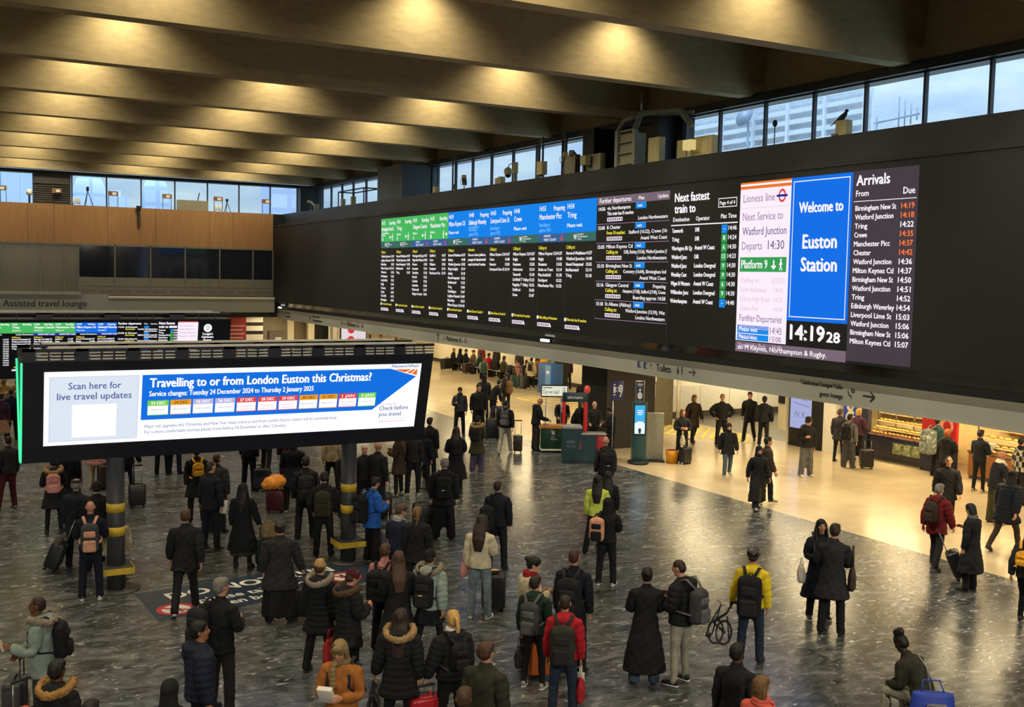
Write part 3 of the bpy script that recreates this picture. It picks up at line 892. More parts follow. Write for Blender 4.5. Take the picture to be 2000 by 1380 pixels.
def post(root, x, y, zt, seed):
    """round post with yellow bands and a square tray."""
    MB().cyl((x, y, 0), (x, y, zt), .155, 24).build('post', mat('post_grey', (0.045, 0.047, 0.05), .5), root)
    for z in (1.0, 1.43):
        MB().cyl((x, y, z), (x, y, z + .16), .162, 24).build('yellow_band', M['yellow'], root)
    t = MB().rbox((x - .27, y - .27, .36), (x + .27, y + .27, .47), .04); t.build('tray', mat('tray_black', (.02, .02, .02), .5), root)
    t = MB()
    for s in (-1, 1): t.box((x - .275, y + s * .275 - .008, .33), (x + .275, y + s * .275 + .008, .44)); t.box((x + s * .275 - .008, y - .275, .33), (x + s * .275 + .008, y + .275, .44))
    t.build('tray_band', M['yellow'], root)
    MB().cyl((x, y, 0), (x, y, .02), .42, 28).build('base_ring', mat('post_base', (.05, .048, .042), .45), root)

BY = 20.15
fr = thing('information_screen', 'big lit Christmas travel notice screen on two banded posts with a green edge strip', 'information screen', (5.14, BY, 0))
fa, xc = screen_frame(fr, 1.42, 8.97, BY, 2.40, 4.42, .56, .08, True, 9)
post(fr, 2.96 - xc, -.05, 2.42, 1); post(fr, 7.42 - xc, .05, 2.42, 2)
SX0, SX1, SZ0, SZ1 = 1.76 - xc, 8.73 - xc, 2.70, 4.02
P = Panel(fa)
W_ = SX1 - SX0; H_ = SZ1 - SZ0
U = lambda f: SX0 + f * W_
V = lambda f: SZ0 + f * H_
E_['paperw'] = emis('led_paper', (252, 253, 255), 1.05); E_['pale'] = emis('led_pale', (222, 232, 244), 1.0); E_['ad'] = emis('led_ad_blue', (22, 112, 226), 1.0); E_['slate'] = emis('led_slate', (96, 110, 165), 1.0)
E_['palegrey'] = emis('led_palegrey', (200, 210, 228), 1.0); E_['dred'] = emis('led_red', (214, 28, 44), 1.0); E_['amber'] = emis('led_amber', (240, 160, 40), 1.0); E_['lime'] = emis('led_lime', (122, 210, 76), 1.0); E_['lav'] = emis('led_lavender', (190, 182, 222), 1.0)
E_['rose'] = emis('led_rose', (240, 120, 140), 1.0); E_['nr'] = emis('led_nr_orange', (242, 110, 40), 1.0); E_['brown'] = emis('led_brown', (110, 70, 20), 1.0)
P.rect('paperw', SX0, SZ0, SX1, SZ1, .01)
P.rect('palegrey', U(.012), V(.05), U(.222), V(.93), .014); P.rect('pale', U(.014), V(.058), U(.220), V(.922), .017)
P.text('slate', 'Scan here for', U(.117), V(.76), .12, .86, 'c', .022, bold=.05); P.text('slate', 'live travel updates', U(.117), V(.62), .12, 1.22, 'c', .022, bold=.05)
P.rect('paperw', U(.065), V(.10), U(.170), V(.55), .020)
P.poly('ad', [(U(.230), V(.93)), (U(.905), V(.93)), (U(.987), V(.80)), (U(.862), V(.30)), (U(.230), V(.30))], .016)
P.text('paperw', 'Travelling to or from London Euston this Christmas?', U(.248), V(.755), .165, W_ * .60, 'l', .022, bold=.09)
P.text('paperw', 'Service changes: Tuesday 24 December 2024 to Thursday 2 January 2025', U(.248), V(.63), .095, W_ * .435, 'l', .022, bold=.07)
dates = [('23', 'lime', 'Normal service'), ('24', 'amber', 'Busy service'), ('25', 'lav', 'Station closed'), ('26', 'lav', 'Station closed'), ('27', 'dred', 'Extremely busy|service'), ('28', 'dred', 'Extremely busy|service'), ('29', 'dred', 'Extremely busy|service'), ('30', 'amber', 'Busy service'), ('31', 'amber', 'Busy service'), ('1', 'dred', 'Major changes|to service'), ('2', 'lime', 'Normal service')]
for i, (d, c, n) in enumerate(dates):
    u0 = .245 + i * .0572; u1 = u0 + .0525
    P.rect(c, U(u0), V(.36), U(u1), V(.57), .020); P.rect('paperw', U(u0 + .001), V(.37), U(u1 - .001), V(.495), .023)
    P.text('brown' if c == 'amber' else 'paperw', d + (' JAN' if len(d) == 1 else ' DEC'), U((u0 + u1) / 2), V(.512), .055, .25, 'c', .026, bold=.06)
    for k, q in enumerate(n.split('|')): P.text('rose' if c == 'dred' else 'slate', q, U((u0 + u1) / 2), V(.43 - .04 * k), .026, .24, 'c', .026)
P.text('slate', 'Major rail upgrades this Christmas and New Year mean trains to and from London Euston station will be extremely busy.', U(.240), V(.185), .062, W_ * .52, 'l', .02)
P.text('slate', 'For a more comfortable journey please travel before 24 December or after 2 January.', U(.240), V(.105), .062, W_ * .375, 'l', .02)
P.text('rose', 'Plan ahead and', U(.886), V(.37), .035, .36, 'l', .02); P.text('slate', 'Check before', U(.884), V(.285), .09, .62, 'l', .02, bold=.03); P.text('slate', 'you travel', U(.884), V(.19), .09, .48, 'l', .02, bold=.03)
P.rect('palegrey', U(.884), V(.150), U(.968), V(.155), .02); P.text('rose', 'networkrail.co.uk/euston', U(.884), V(.10), .035, .57, 'l', .02)
P.text('slate', 'NetworkRail', U(.908), V(.945), .062, .56, 'l', .026, bold=.05)
P.poly('nr', [(U(.915), V(.915)), (U(.988), V(.915)), (U(.988), V(.82))], .024)
P.line('paperw', U(.950), V(.855), U(.972), V(.915), .02, .027); P.line('paperw', U(.968), V(.835), U(.984), V(.915), .02, .027)
P.build(E_, fr, None)
for c in fr.children:
    if c.name.startswith('lettering'): pass

FY_ = 37.2
f2 = thing('departures_screen', 'far departures screen with a green and blue header behind the Christmas notice', 'departures screen', (-.1, FY_ + .5, 0))
fa, xc = screen_frame(f2, -9.4, 9.2, FY_, 2.20, 4.34, .56, .08, False, 9)
for x in (-6.5, -1.2, 5.6): post(f2, x, 0, 2.25, 3)
P = Panel(lambda u, v, l: fa(u - xc, v, l))
GX = lambda px, py=640: on_y(px, py, FY_).x
xs = [GX(x) for x in (-42, 21, 64, 106, 147, 189, 228)]
heads2 = heads[:6]
for i in range(-3, 6):
    a = xs[i + 0] if 0 <= i else xs[0] + i * (xs[1] - xs[0]); e = xs[i + 1] if i >= 0 else a + (xs[1] - xs[0])
    hd = heads[i % 6]; g_ = i < 4
    P.rect('green' if g_ else 'ad', a, 3.68, e, 4.02, .012); P.rect('navy' if ops[i % 10] == 'A' else 'black', a, 3.60, e, 3.68, .012)
    P.text('white', hd[0], a + .04, 3.94, .055, .15, 'l', .02, bold=.12); P.text('white', hd[1] or 'Wait', e - .05, 3.94, .055, .24, 'r', .02, bold=.12)
    P.text('white', hd[2], a + .04, 3.84, .065, min(.58, .040 * len(hd[2])), 'l', .02, bold=.12)
    P.text('white', hd[4], a + .04, 3.75, .04, .25, 'l', .02, bold=.1)
    P.man('white', e - .25, 3.69, .13, 1); P.arrow('white', e - .12, 3.75, .08, 0, .025)
    P.text('white', 'AVANTI WEST COAST' if ops[i % 10] == 'A' else 'London Northwestern', a + .15, 3.62, .045, .5, 'l', .02, bold=.1)
    P.text('yellow', 'Calling at:', a + .03, 3.53, .045, .25, 'l', .02, bold=.1)
    for k, c in enumerate(calls[i % 6]):
        P.text('white', c, a + .03, 3.46 - k * .075, .045, min(.44, .026 * len(c)), 'l', .02, bold=.12); P.text('white', times[k], e - .06, 3.46 - k * .075, .045, .16, 'r', .02, bold=.12)
    P.text('yellow', 'This train has 8 coaches', a + .08, 2.55, .045, .5, 'l', .02, bold=.1); P.rect('pinkwhite', a + .03, 2.46, a + .55, 2.51, .02)
a = GX(231)
P.text('white', 'Further departures', a, 3.95, .07, .72, 'l', .02, bold=.12); P.text('white', 'Plat', a + .82, 3.95, .05, .12, 'l', .02); P.text('white', 'Update', GX(307), 3.95, .05, .22, 'r', .02)
for i in range(6):
    z = 3.87 - i * .2
    P.text('white', fd[i][0], a, z - .03, .05, .18, 'l', .02, bold=.12); P.text('white', fd[i][1], a + .22, z - .03, .05, .38, 'l', .02, bold=.12)
    P.text('yellow', fd[i][2], a + .22, z - .10, .05, .3, 'l', .02, bold=.12); P.text('white', fd[i][3] or fd[i][4], GX(307), z - .10, .05, .62, 'r', .02, bold=.12); P.text('white', fd[i][4], GX(307), z - .165, .05, .42, 'r', .02, bold=.1)
    P.rect('tick', a + .82, z - .04, a + .98, z + .03, .014)
a = GX(310)
P.text('white', 'Next fastest', a, 3.95, .085, .52, 'l', .02, bold=.12); P.text('white', 'train to', a, 3.83, .085, .3, 'l', .02, bold=.12); P.rect('pinkwhite', a + .34, 3.83, a + .6, 3.90, .014)
for i in range(9):
    z = 3.73 - i * .085
    P.text('white', nf[i][0], a, z, .05, .020 * len(nf[i][0]) + .06, 'l', .02, bold=.12); P.rect('tick' if nf[i][2] == '-' else 'green2', GX(333), z - .02, GX(338.5), z + .055, .014); P.text('white', nf[i][3], GX(347), z, .05, .13, 'r', .02, bold=.12)
a, e = GX(347.5), GX(387)
P.rect('pinkwhite', a, 3.05, e, 4.02, .012); P.rect('dred', a + .02, 4.02, e - .02, 4.05, .012)
for i, s in enumerate(('Lioness line', 'Next Service to', 'Watford Junction', 'Departs   14:30')): P.text('mauve', s, a + .06, 3.88 - i * .12, .06, .034 * len(s) + .02, 'l', .02)
P.rect('green2', a + .04, 3.28, e - .05, 3.38, .016); P.text('white', 'Platform 9', a + .07, 3.31, .05, .4, 'l', .02)
c = (GX(394) + GX(418)) / 2
P.disc('white', c, 3.82, .14, .014); P.ring('black', c, 3.82, .06, .08, .018, 24, .6)
for i, s in enumerate(("Tonight's", 'Caledonian', 'Sleeper', 'services will', 'depart from')): P.text('white', s, c, 3.58 - i * .105, .07, .040 * len(s), 'c', .02, bold=.12)
P.build(E_, f2, {'green': 'header_panel', 'ad': 'header_panel'})
# ------------------------------------------------------------------ people: one sculpted body and clothing cut to it, posed joint by joint
def V3(*a): return np.array(a, float)
J = {'hip': (.09, 0, .92), 'knee': (.10, .015, .50), 'ank': (.105, -.02, .085), 'toe': (.115, .15, .03),
     'sho': (.185, -.01, 1.41), 'elb': (.33, -.01, 1.159), 'wri': (.445, .02, .932)}
def js(n, s): x, y, z = J[n]; return V3(s * x, y, z)
HAND_DIR = (js('wri', 1) - js('elb', 1)); HAND_DIR /= np.linalg.norm(HAND_DIR)

class Raw:                                   # numpy mesh
    def __init__(s, v, ls, lt, li, mi=None):
        s.v, s.ls, s.lt, s.li = v, ls, lt, li
        s.mi = np.zeros(len(ls), np.int32) if mi is None else mi
def raw_from(me):
    v = np.zeros(len(me.vertices) * 3, np.float32); me.vertices.foreach_get('co', v)
    ls = np.zeros(len(me.polygons), np.int32); me.polygons.foreach_get('loop_start', ls)
    lt = np.zeros(len(me.polygons), np.int32); me.polygons.foreach_get('loop_total', lt)
    li = np.zeros(len(me.loops), np.int32); me.loops.foreach_get('vertex_index', li)
    return Raw(v.reshape(-1, 3).astype(float), ls, lt, li)
def to_mesh(r, name, mats, v=None):
    me = bpy.data.meshes.new(name)
    v = r.v if v is None else v
    me.vertices.add(len(v)); me.vertices.foreach_set('co', v.astype(np.float32).ravel())
    me.loops.add(len(r.li)); me.loops.foreach_set('vertex_index', r.li)
    me.polygons.add(len(r.ls)); me.polygons.foreach_set('loop_start', r.ls); me.polygons.foreach_set('loop_total', r.lt)
    for m in mats: me.materials.append(m)
    me.polygons.foreach_set('material_index', r.mi)
    me.polygons.foreach_set('use_smooth', np.ones(len(r.ls), bool))
    me.update(calc_edges=True)
    return me
def _mods(mb, mods):
    me = bpy.data.meshes.new('tmp'); me.from_pydata(mb.v, [], mb.f)
    bm = bmesh.new(); bm.from_mesh(me); bmesh.ops.recalc_face_normals(bm, faces=bm.faces); bm.to_mesh(me); bm.free()
    o = bpy.data.objects.new('tmp', me); COL.objects.link(o)
    for f in mods: f(o)
    dg = bpy.context.evaluated_depsgraph_get(); dg.update()
    ev = o.evaluated_get(dg); em = ev.to_mesh(); r = raw_from(em); ev.to_mesh_clear()
    bpy.data.objects.remove(o); bpy.data.meshes.remove(me)
    return r
def smooth_raw(r, it, k=.5):
    if not it: return r
    a = r.li; nxt = np.empty_like(a)
    for_s = np.repeat(r.ls, r.lt); cnt = np.repeat(r.lt, r.lt); pos = np.arange(len(a)) - for_s
    nxt = a[for_s + (pos + 1) % cnt]
    n = len(r.v); deg = np.bincount(a, minlength=n) + np.bincount(nxt, minlength=n)
    for _ in range(it):
        acc = np.zeros_like(r.v)
        np.add.at(acc, a, r.v[nxt]); np.add.at(acc, nxt, r.v[a])
        r.v = r.v * (1 - k) + k * acc / np.maximum(deg, 1)[:, None]
    return r
def blob(mb, voxel, it=3):
    def f(o):
        m = o.modifiers.new('r', 'REMESH'); m.mode = 'VOXEL'; m.voxel_size = voxel; m.use_smooth_shade = True
    return smooth_raw(_mods(mb, [f]), it)
def normals(r, v=None):
    v = r.v if v is None else v
    i0 = r.li[r.ls]; i1 = r.li[r.ls + 1]; i2 = r.li[r.ls + 2]
    fn = np.cross(v[i1] - v[i0], v[i2] - v[i0])
    n = np.zeros_like(v)
    idx = np.repeat(np.arange(len(r.ls)), r.lt)
    np.add.at(n, r.li, fn[idx])
    return n / np.maximum(np.linalg.norm(n, axis=1), 1e-9)[:, None]

# ---- body
def body_template():
    t = MB()
    t.loft([(0, 0, .86), (0, .0, .95), (0, .0, 1.08), (0, .005, 1.22), (0, 0, 1.34), (0, -.01, 1.41), (0, -.015, 1.46)],
           [(.12, .085), (.135, .09), (.115, .08), (.125, .09), (.135, .09), (.095, .065), (.055, .052)], 16)
    t.loft([(0, -.02, 1.44), (0, -.005, 1.52), (0, .008, 1.58)], [(.062, .062), (.053, .056), (.055, .06)], 14)
    for s in (1, -1):
        a, e, w_ = js('sho', s), js('elb', s), js('wri', s)
        t.loft([V3(s * .09, -.01, 1.375), a - V3(0, 0, .045), a * .55 + e * .45, e, e * .6 + w_ * .4, w_], [(.04, .04), (.040, .040), (.044, .043), (.038, .037), (.036, .034), (.026, .021)], 12, ref=(0, 1, 0))
        h, k, n = js('hip', s), js('knee', s), js('ank', s)
        t.loft([V3(s * .085, 0, .93), h * .7 + k * .3, h * .3 + k * .7, k, k * .6 + n * .4, k * .25 + n * .75, n - V3(0, 0, .04)], [(.085, .09), (.078, .082), (.06, .062), (.05, .052), (.05, .055), (.036, .038), (.036, .042)], 12)
    lo = blob(t, .03, 2)
    h = MB()                                     # head and neck with the features of a face
    h.ell((0, -.005, 1.662), (.074, .094, .098), n=20)
    h.loft([(0, -.012, 1.47), (0, 0, 1.53), (0, .01, 1.60)], [(.050, .05), (.052, .055), (.055, .062)], 16)
    h.ell((0, .028, 1.602), (.056, .062, .066), n=16); h.ell((0, .068, 1.560), (.024, .022, .02), n=12)
    h.loft([(0, .088, 1.668), (0, .098, 1.648), (0, .106, 1.628), (0, .092, 1.617)], [(.009, .01), (.011, .012), (.017, .014), (.016, .008)], 10)
    h.ell((0, .078, 1.589), (.026, .016, .010), n=12)
    h.ell((.030, .074, 1.690), (.026, .016, .010), n=10); h.ell((-.030, .074, 1.690), (.026, .016, .010), n=10)
    for s in (1, -1):
        h.ell((s * .044, .052, 1.625), (.022, .026, .02), n=10)
        h.ell((s * .077, -.008, 1.645), (.010, .020, .032), n=10)
    hd = blob(h, .0092, 2)
    for s in (1, -1):                            # eye sockets
        d = hd.v - V3(s * .031, .092, 1.668)
        q = np.exp(-(d ** 2 / V3(.016, .03, .009) ** 2).sum(1))
        hd.v[:, 1] -= .011 * q
    def hand(s):
        m = MB(); w_ = js('wri', s); d = HAND_DIR * V3(s, 1, 1)
        nrm = V3(-s, 0, 0); nrm = nrm - d * nrm.dot(d); nrm /= np.linalg.norm(nrm)        # palm side, towards the thigh
        sd = np.cross(d, nrm); sd = sd if sd[1] > 0 else -sd                              # towards the thumb (forward)
        m.loft([w_ - d * .03, w_ + d * .01, w_ + d * .05, w_ + d * .092], [(.026, .019), (.030, .018), (.041, .016), (.040, .013)], 12, ref=tuple(sd))
        for i, (off, L, r0) in enumerate(((.030, .078, .0092), (.010, .086, .0094), (-.010, .080, .0092), (-.029, .064, .0082))):
            b0 = w_ + d * .082 + sd * off; c = 0.35 + .06 * i
            p = [b0]; a = 0.25
            for seg in (.42, .33, .25):
                a += c; p.append(p[-1] + (d * math.cos(a * .75) + nrm * math.sin(a * .75)) * L * seg)
            m.loft(p, [(r0, r0), (r0, r0), (r0 * .92, r0 * .92), (r0 * .7, r0 * .7)], 8, ref=tuple(sd))
        b0 = w_ + d * .022 + sd * .022
        m.loft([b0, b0 + d * .030 + sd * .022 + nrm * .008, b0 + d * .056 + sd * .028 + nrm * .018, b0 + d * .078 + sd * .026 + nrm * .026], [(.013, .012), (.0115, .011), (.010, .0095), (.007, .007)], 8, ref=tuple(nrm))
        return blob(m, .0058, 1)
    def ob(r):
        o = bpy.data.objects.new('tmp', to_mesh(r, 'tmp', [])); COL.objects.link(o); return o
    base = ob(lo); extra = [ob(hd), ob(hand(1)), ob(hand(-1))]
    for e in extra:
        m = base.modifiers.new('b', 'BOOLEAN'); m.operation = 'UNION'; m.solver = 'EXACT'; m.object = e
    dg = bpy.context.evaluated_depsgraph_get(); dg.update()
    ev = base.evaluated_get(dg); em = ev.to_mesh(); r = raw_from(em); ev.to_mesh_clear()
    for o in [base] + extra: bpy.data.objects.remove(o)
    # eyes, brows and lips as zones of the skin
    fc = np.add.reduceat(r.v[r.li], r.ls) / r.lt[:, None]
    ax = np.abs(fc[:, 0])
    eye = (np.abs(ax - .031) < .0135) & (np.abs(fc[:, 2] - 1.668) < .0065) & (fc[:, 1] > .055)
    brow = (np.abs(ax - .032) < .021) & (np.abs(fc[:, 2] - 1.691) < .0055) & (fc[:, 1] > .055)
    lip = (ax < .023) & (np.abs(fc[:, 2] - 1.589) < .008) & (fc[:, 1] > .075)
    r.mi[eye] = 1; r.mi[brow] = 1; r.mi[lip] = 2
    return r

# ---- clothing, hair and shoes in the same rest position
def jacket_template(hem, bulk, flare, hood, quilt, collar=True):
    t = MB(); b = bulk
    zs = [1.495, 1.465, 1.425, 1.36, 1.28, 1.17, 1.06, .97]
    rr = [(.068, .068), (.100, .080), (.146, .100), (.180, .120), (.186, .128), (.178, .122), (.172, .118), (.178, .122)]
    z = .97
    while z > hem + .02:
        z = max(hem, z - .12); k = (.97 - z)
        zs.append(z); rr.append((.18 + flare * k, .125 + flare * .8 * k))
    pad = [0, b * .5] + [b] * (len(zs) - 2)
    t.loft([(0, -.012, q) for q in zs], [(x + p, y + p) for (x, y), p in zip(rr, pad)], 22)
    for s in (1, -1):
        a, e, w_ = js('sho', s), js('elb', s), js('wri', s)
        t.loft([V3(s * .09, -.01, 1.42), a - V3(0, 0, .022), a * .5 + e * .5, e, e * .5 + w_ * .5, w_ - (w_ - e) * .02], [(.045 + b * .6, .040 + b * .4), (.060 + b, .056 + b * .8), (.058 + b, .056 + b), (.054 + b, .052 + b), (.050 + b, .047 + b), (.042 + b * .7, .040 + b * .7)], 14, ref=(0, 1, 0))
    if collar: t.loft([(0, -.02, 1.43), (0, -.012, 1.50), (0, -.006, 1.535)], [(.085, .082), (.074, .075), (.074, .076)], 16)
    if hood:
        t.ell((0, -.085 - b, 1.455), (.135, .085, .085), n=16); t.ell((0, -.115 - b, 1.40), (.10, .055, .09), n=14)
        t.ell((.085, -.02, 1.465), (.05, .08, .05), n=12); t.ell((-.085, -.02, 1.465), (.05, .08, .05), n=12)
    r = blob(t, .021, 3)
    n = normals(r)
    # open the hem: push the underside up so that it does not close round the legs
    low = (r.v[:, 2] < hem + .03) & (n[:, 2] < -.5)
    r.v[low, 2] += .05
    if quilt:
        armness = np.abs(r.v[:, 0]) > .2 + b
        u = np.where(armness, np.abs(r.v[:, 0]) * .6 + (1.42 - r.v[:, 2]) * .9, r.v[:, 2])
        r.v += n * (np.abs(np.sin(u * PI / .085)) ** .6 * .016 - .008)[:, None]
    fold = .005 if not quilt else .002
    p = r.v
    r.v = p + n * (fold * (np.sin(p[:, 2] * 23 + p[:, 0] * 17) * np.sin(p[:, 0] * 31 + p[:, 1] * 19 + 1.3) + .7 * np.sin(p[:, 2] * 47 - p[:, 0] * 40)))[:, None]
    return r
def trouser_template(wd):
    t = MB()
    t.loft([(0, 0, 1.06), (0, 0, .98), (0, 0, .90), (0, 0, .84)], [(.145, .105), (.165, .122), (.172, .125), (.12, .09)], 18)
    for s in (1, -1):
        h, k, n = js('hip', s), js('knee', s), js('ank', s)
        t.loft([V3(s * .085, 0, .93), h * .7 + k * .3, h * .3 + k * .7, k, k * .5 + n * .5, n + V3(0, 0, .05), n - V3(0, 0, .045)],
               [(.092, .105), (.090 + wd * .3, .098 + wd * .3), (.074 + wd * .6, .08 + wd * .6), (.063 + wd * .8, .067 + wd * .8), (.058 + wd, .064 + wd), (.050 + wd * 1.1, .058 + wd), (.052 + wd * 1.2, .066 + wd)], 14)
    r = blob(t, .021, 3)
    n = normals(r); p = r.v
    r.v = p + n * (.004 * np.sin(p[:, 2] * 55 + p[:, 0] * 20 + p[:, 1] * 30) * np.sin(p[:, 2] * 21 + p[:, 1] * 25))[:, None]
    return r
def skirt_template(hem):
    t = MB()
    t.loft([(0, 0, 1.05), (0, 0, .92), (0, 0, .7), (0, 0, hem)], [(.15, .11), (.185, .135), (.21, .17), (.235, .20)], 20)
    r = blob(t, .022, 2); n = normals(r)
    a = np.arctan2(r.v[:, 1], r.v[:, 0])
    r.v += n * (.012 * np.sin(a * 11) * np.clip((1 - r.v[:, 2]) * 1.6, 0, 1))[:, None]
    return r
def shoe_template(s):
    t = MB(); x = s * .105
    t.loft([(x, -.085, .045), (x, -.07, .05), (x, -.02, .055), (x + s * .004, .06, .045), (x + s * .008, .13, .036), (x + s * .01, .17, .03)], [(.026, .035), (.036, .045), (.040, .05), (.046, .04), (.044, .03), (.026, .02)], 14)
    t.loft([(x, -.03, .05), (x, -.025, .12)], [(.043, .05), (.045, .052)], 12)
    u = blob(t, .013, 2)
    t = MB()
    t.loft([(x, -.092, .012), (x, -.07, .012), (x, -.0, .012), (x + s * .004, .08, .012), (x + s * .008, .14, .012), (x + s * .01, .18, .014)], [(.030, .013), (.041, .013), (.043, .013), (.052, .013), (.048, .013), (.026, .011)], 12)
    return u, blob(t, .011, 1)
def hair_template(kind):
    t = MB()
    cap = lambda c, r: t.ell(c, r, n=20)
    if kind in ('short', 'crop', 'curly', 'bob', 'long', 'bun', 'pony', 'hijab', 'highbun'):
        g = {'crop': .0, 'short': .006, 'curly': .014}.get(kind, .007)
        cap((0, -.018, 1.678), (.079 + g, .094 + g, .092 + g))
        cap((0, -.045, 1.64), (.074 + g, .066 + g, .07 + g))
        if kind != 'crop': cap((.012, .012, 1.728), (.068 + g, .066 + g, .038 + g))
    if kind == 'curly':
        for i in range(46):
            a, b = RNG.uniform(0, 2 * PI), RNG.uniform(.15, 1.35)
            p = V3(math.cos(a) * math.sin(b) * .09, -.02 + math.sin(a) * math.sin(b) * .105, 1.68 + math.cos(b) * .095)
            if p[1] > .06 and p[2] < 1.72: continue
            cap(tuple(p), (.026, .026, .024))
    if kind == 'bob':
        t.loft([(0, -.03, 1.72), (0, -.04, 1.62), (0, -.045, 1.53)], [(.085, .07), (.105, .062), (.098, .05)], 18)
    if kind == 'long':
        t.loft([(0, -.03, 1.72), (0, -.045, 1.62), (0, -.085, 1.50), (0, -.155, 1.36), (0, -.172, 1.18)], [(.085, .07), (.104, .06), (.115, .055), (.11, .045), (.07, .03)], 20)
        for s in (1, -1): t.loft([(s * .075, .0, 1.70), (s * .088, .01, 1.58), (s * .10, .05, 1.46), (s * .095, .10, 1.36)], [(.02, .04), (.024, .045), (.026, .035), (.015, .02)], 10)
    if kind == 'bun': cap((0, -.135, 1.70), (.042, .04, .042))
    if kind == 'highbun':
        for i in range(16):
            a = RNG.uniform(0, 2 * PI); cap((.05 * math.cos(a), -.06 + .05 * math.sin(a), 1.78 + RNG.uniform(-.02, .04)), (.04, .04, .036))
    if kind == 'pony': t.loft([(0, -.10, 1.70), (0, -.145, 1.68), (0, -.170, 1.60), (0, -.165, 1.48), (0, -.16, 1.42)], [(.02, .02), (.026, .026), (.032, .026), (.024, .02), (.008, .008)], 12)
    if kind in ('beanie', 'bobble', 'trapper'):
        cap((0, -.014, 1.695), (.088, .104, .092)); t.loft([(0, -.02, 1.655), (0, -.008, 1.70)], [(.092, .106), (.092, .108)], 22)
        if kind == 'bobble': cap((0, -.02, 1.81), (.045, .045, .045))
        if kind == 'trapper':
            for s in (1, -1): t.loft([(s * .082, -.01, 1.70), (s * .088, .0, 1.62), (s * .08, .01, 1.55)], [(.02, .05), (.018, .05), (.014, .035)], 10)
            t.ell((0, .075, 1.725), (.06, .03, .04), n=12)
    if kind == 'flatcap': cap((0, -.005, 1.72), (.095, .12, .046)); t.loft([(0, .08, 1.705), (0, .15, 1.69)], [(.07, .012), (.05, .008)], 12)
    if kind == 'cap': cap((0, -.012, 1.69), (.083, .1, .083)); t.loft([(0, .06, 1.715), (0, .17, 1.695)], [(.07, .010), (.055, .007)], 12)
    if kind == 'helmet':
        cap((0, -.015, 1.70), (.102, .140, .098)); t.loft([(0, -.12, 1.65), (0, -.10, 1.70)], [(.05, .02), (.07, .03)], 10)
        for i in range(-2, 3): t.loft([(i * .034, .11, 1.75), (i * .036, .04, 1.800 - abs(i) * .008), (i * .036, -.06, 1.797 - abs(i) * .008), (i * .032, -.13, 1.74)], [(.008, .012)] * 4, 8)
    if kind in ('hood', 'hijab'):
        cap((0, -.022, 1.672), (.098, .112, .112)); t.loft([(0, -.03, 1.68), (0, -.045, 1.58), (0, -.05, 1.48), (0, -.03, 1.42)], [(.095, .085), (.095, .08), (.11, .085), (.14, .10)], 20)
        t.ell((0, .04, 1.535), (.07, .06, .04), n=14)
    r = blob(t, .0125, 2)
    if kind in ('curly', 'long', 'bob', 'short', 'pony', 'bun'):
        n = normals(r); p = r.v
        r.v = p + n * (.003 * np.sin(p[:, 0] * 260 + p[:, 2] * 30) + .002 * np.sin(p[:, 1] * 200))[:, None]
    return r
def ring_template(kind):
    t = MB()
    if kind == 'fur':                             # fur edge lying round the hood on the shoulders
        pts = []
        for i in range(17):
            a = PI * (-.22 + 1.44 * i / 16)
            pts.append((.172 * math.cos(a), -.02 - .178 * math.sin(a), 1.488 - .055 * math.sin(a)))
        t.loft(pts, [(.042, .036)] * 17, 10, ref=(0, 0, 1))
        r = blob(t, .0135, 1)
        n = normals(r); r.v += n * (RNG.uniform(-.005, .022, len(r.v)))[:, None]
        return r
    if kind == 'scarf':
        t.loft([(0, -.015, 1.445), (0, -.01, 1.49), (0, 0, 1.53), (0, .0, 1.55)], [(.105, .10), (.105, .105), (.095, .10), (.08, .085)], 18)
        t.loft([(.05, .09, 1.50), (.055, .135, 1.42), (.05, .14, 1.30), (.05, .14, 1.2)], [(.035, .02), (.04, .02), (.04, .018), (.035, .015)], 10)
        r = blob(t, .014, 2); n = normals(r); r.v += n * (.006 * np.sin(r.v[:, 2] * 120 + r.v[:, 0] * 20))[:, None]
        return r
    if kind == 'hoodfur':
        pts = [(.11 * math.cos(a), .07 + .02 * math.cos(a * 2), 1.65 + .12 * math.sin(a)) for a in np.linspace(-.9, PI + .9, 18)]
        t.loft(pts, [(.03, .03)] * 18, 10, ref=(0, 1, 0))
        r = blob(t, .0135, 1); n = normals(r); r.v += n * (RNG.uniform(-.005, .02, len(r.v)))[:, None]
        return r
_TPL = {}
def tpl(key, fn, *a):
    if key not in _TPL:
        _TPL[key] = fn(*a)
    return _TPL[key]

# ---- joints
BONES = ['pelvis', 'chest', 'head'] + [n + s for s in 'RL' for n in ('uarm', 'farm', 'thigh', 'calf', 'foot')]
SEG = {'pelvis': [((-.07, 0, .95), (.07, 0, .95), .10), ((0, 0, .93), (0, 0, 1.06), .11)], 'chest': [((0, 0, 1.14), (0, 0, 1.40), .13), ((-.12, -.01, 1.40), (.12, -.01, 1.40), .07)],
       'head': [((0, 0, 1.55), (0, 0, 1.68), .09)]}
for s, q in ((1, 'R'), (-1, 'L')):
    SEG['uarm' + q] = [(js('sho', s) * .8 + js('elb', s) * .2, js('elb', s), .05)]
    SEG['farm' + q] = [(js('elb', s), js('wri', s) + HAND_DIR * V3(s, 1, 1) * .16, .045)]
    SEG['thigh' + q] = [(js('hip', s) * .8 + js('knee', s) * .2, js('knee', s), .08)]
    SEG['calf' + q] = [(js('knee', s), js('ank', s), .055)]
    SEG['foot' + q] = [(js('ank', s) + V3(0, 0, -.03), js('toe', s), .03)]
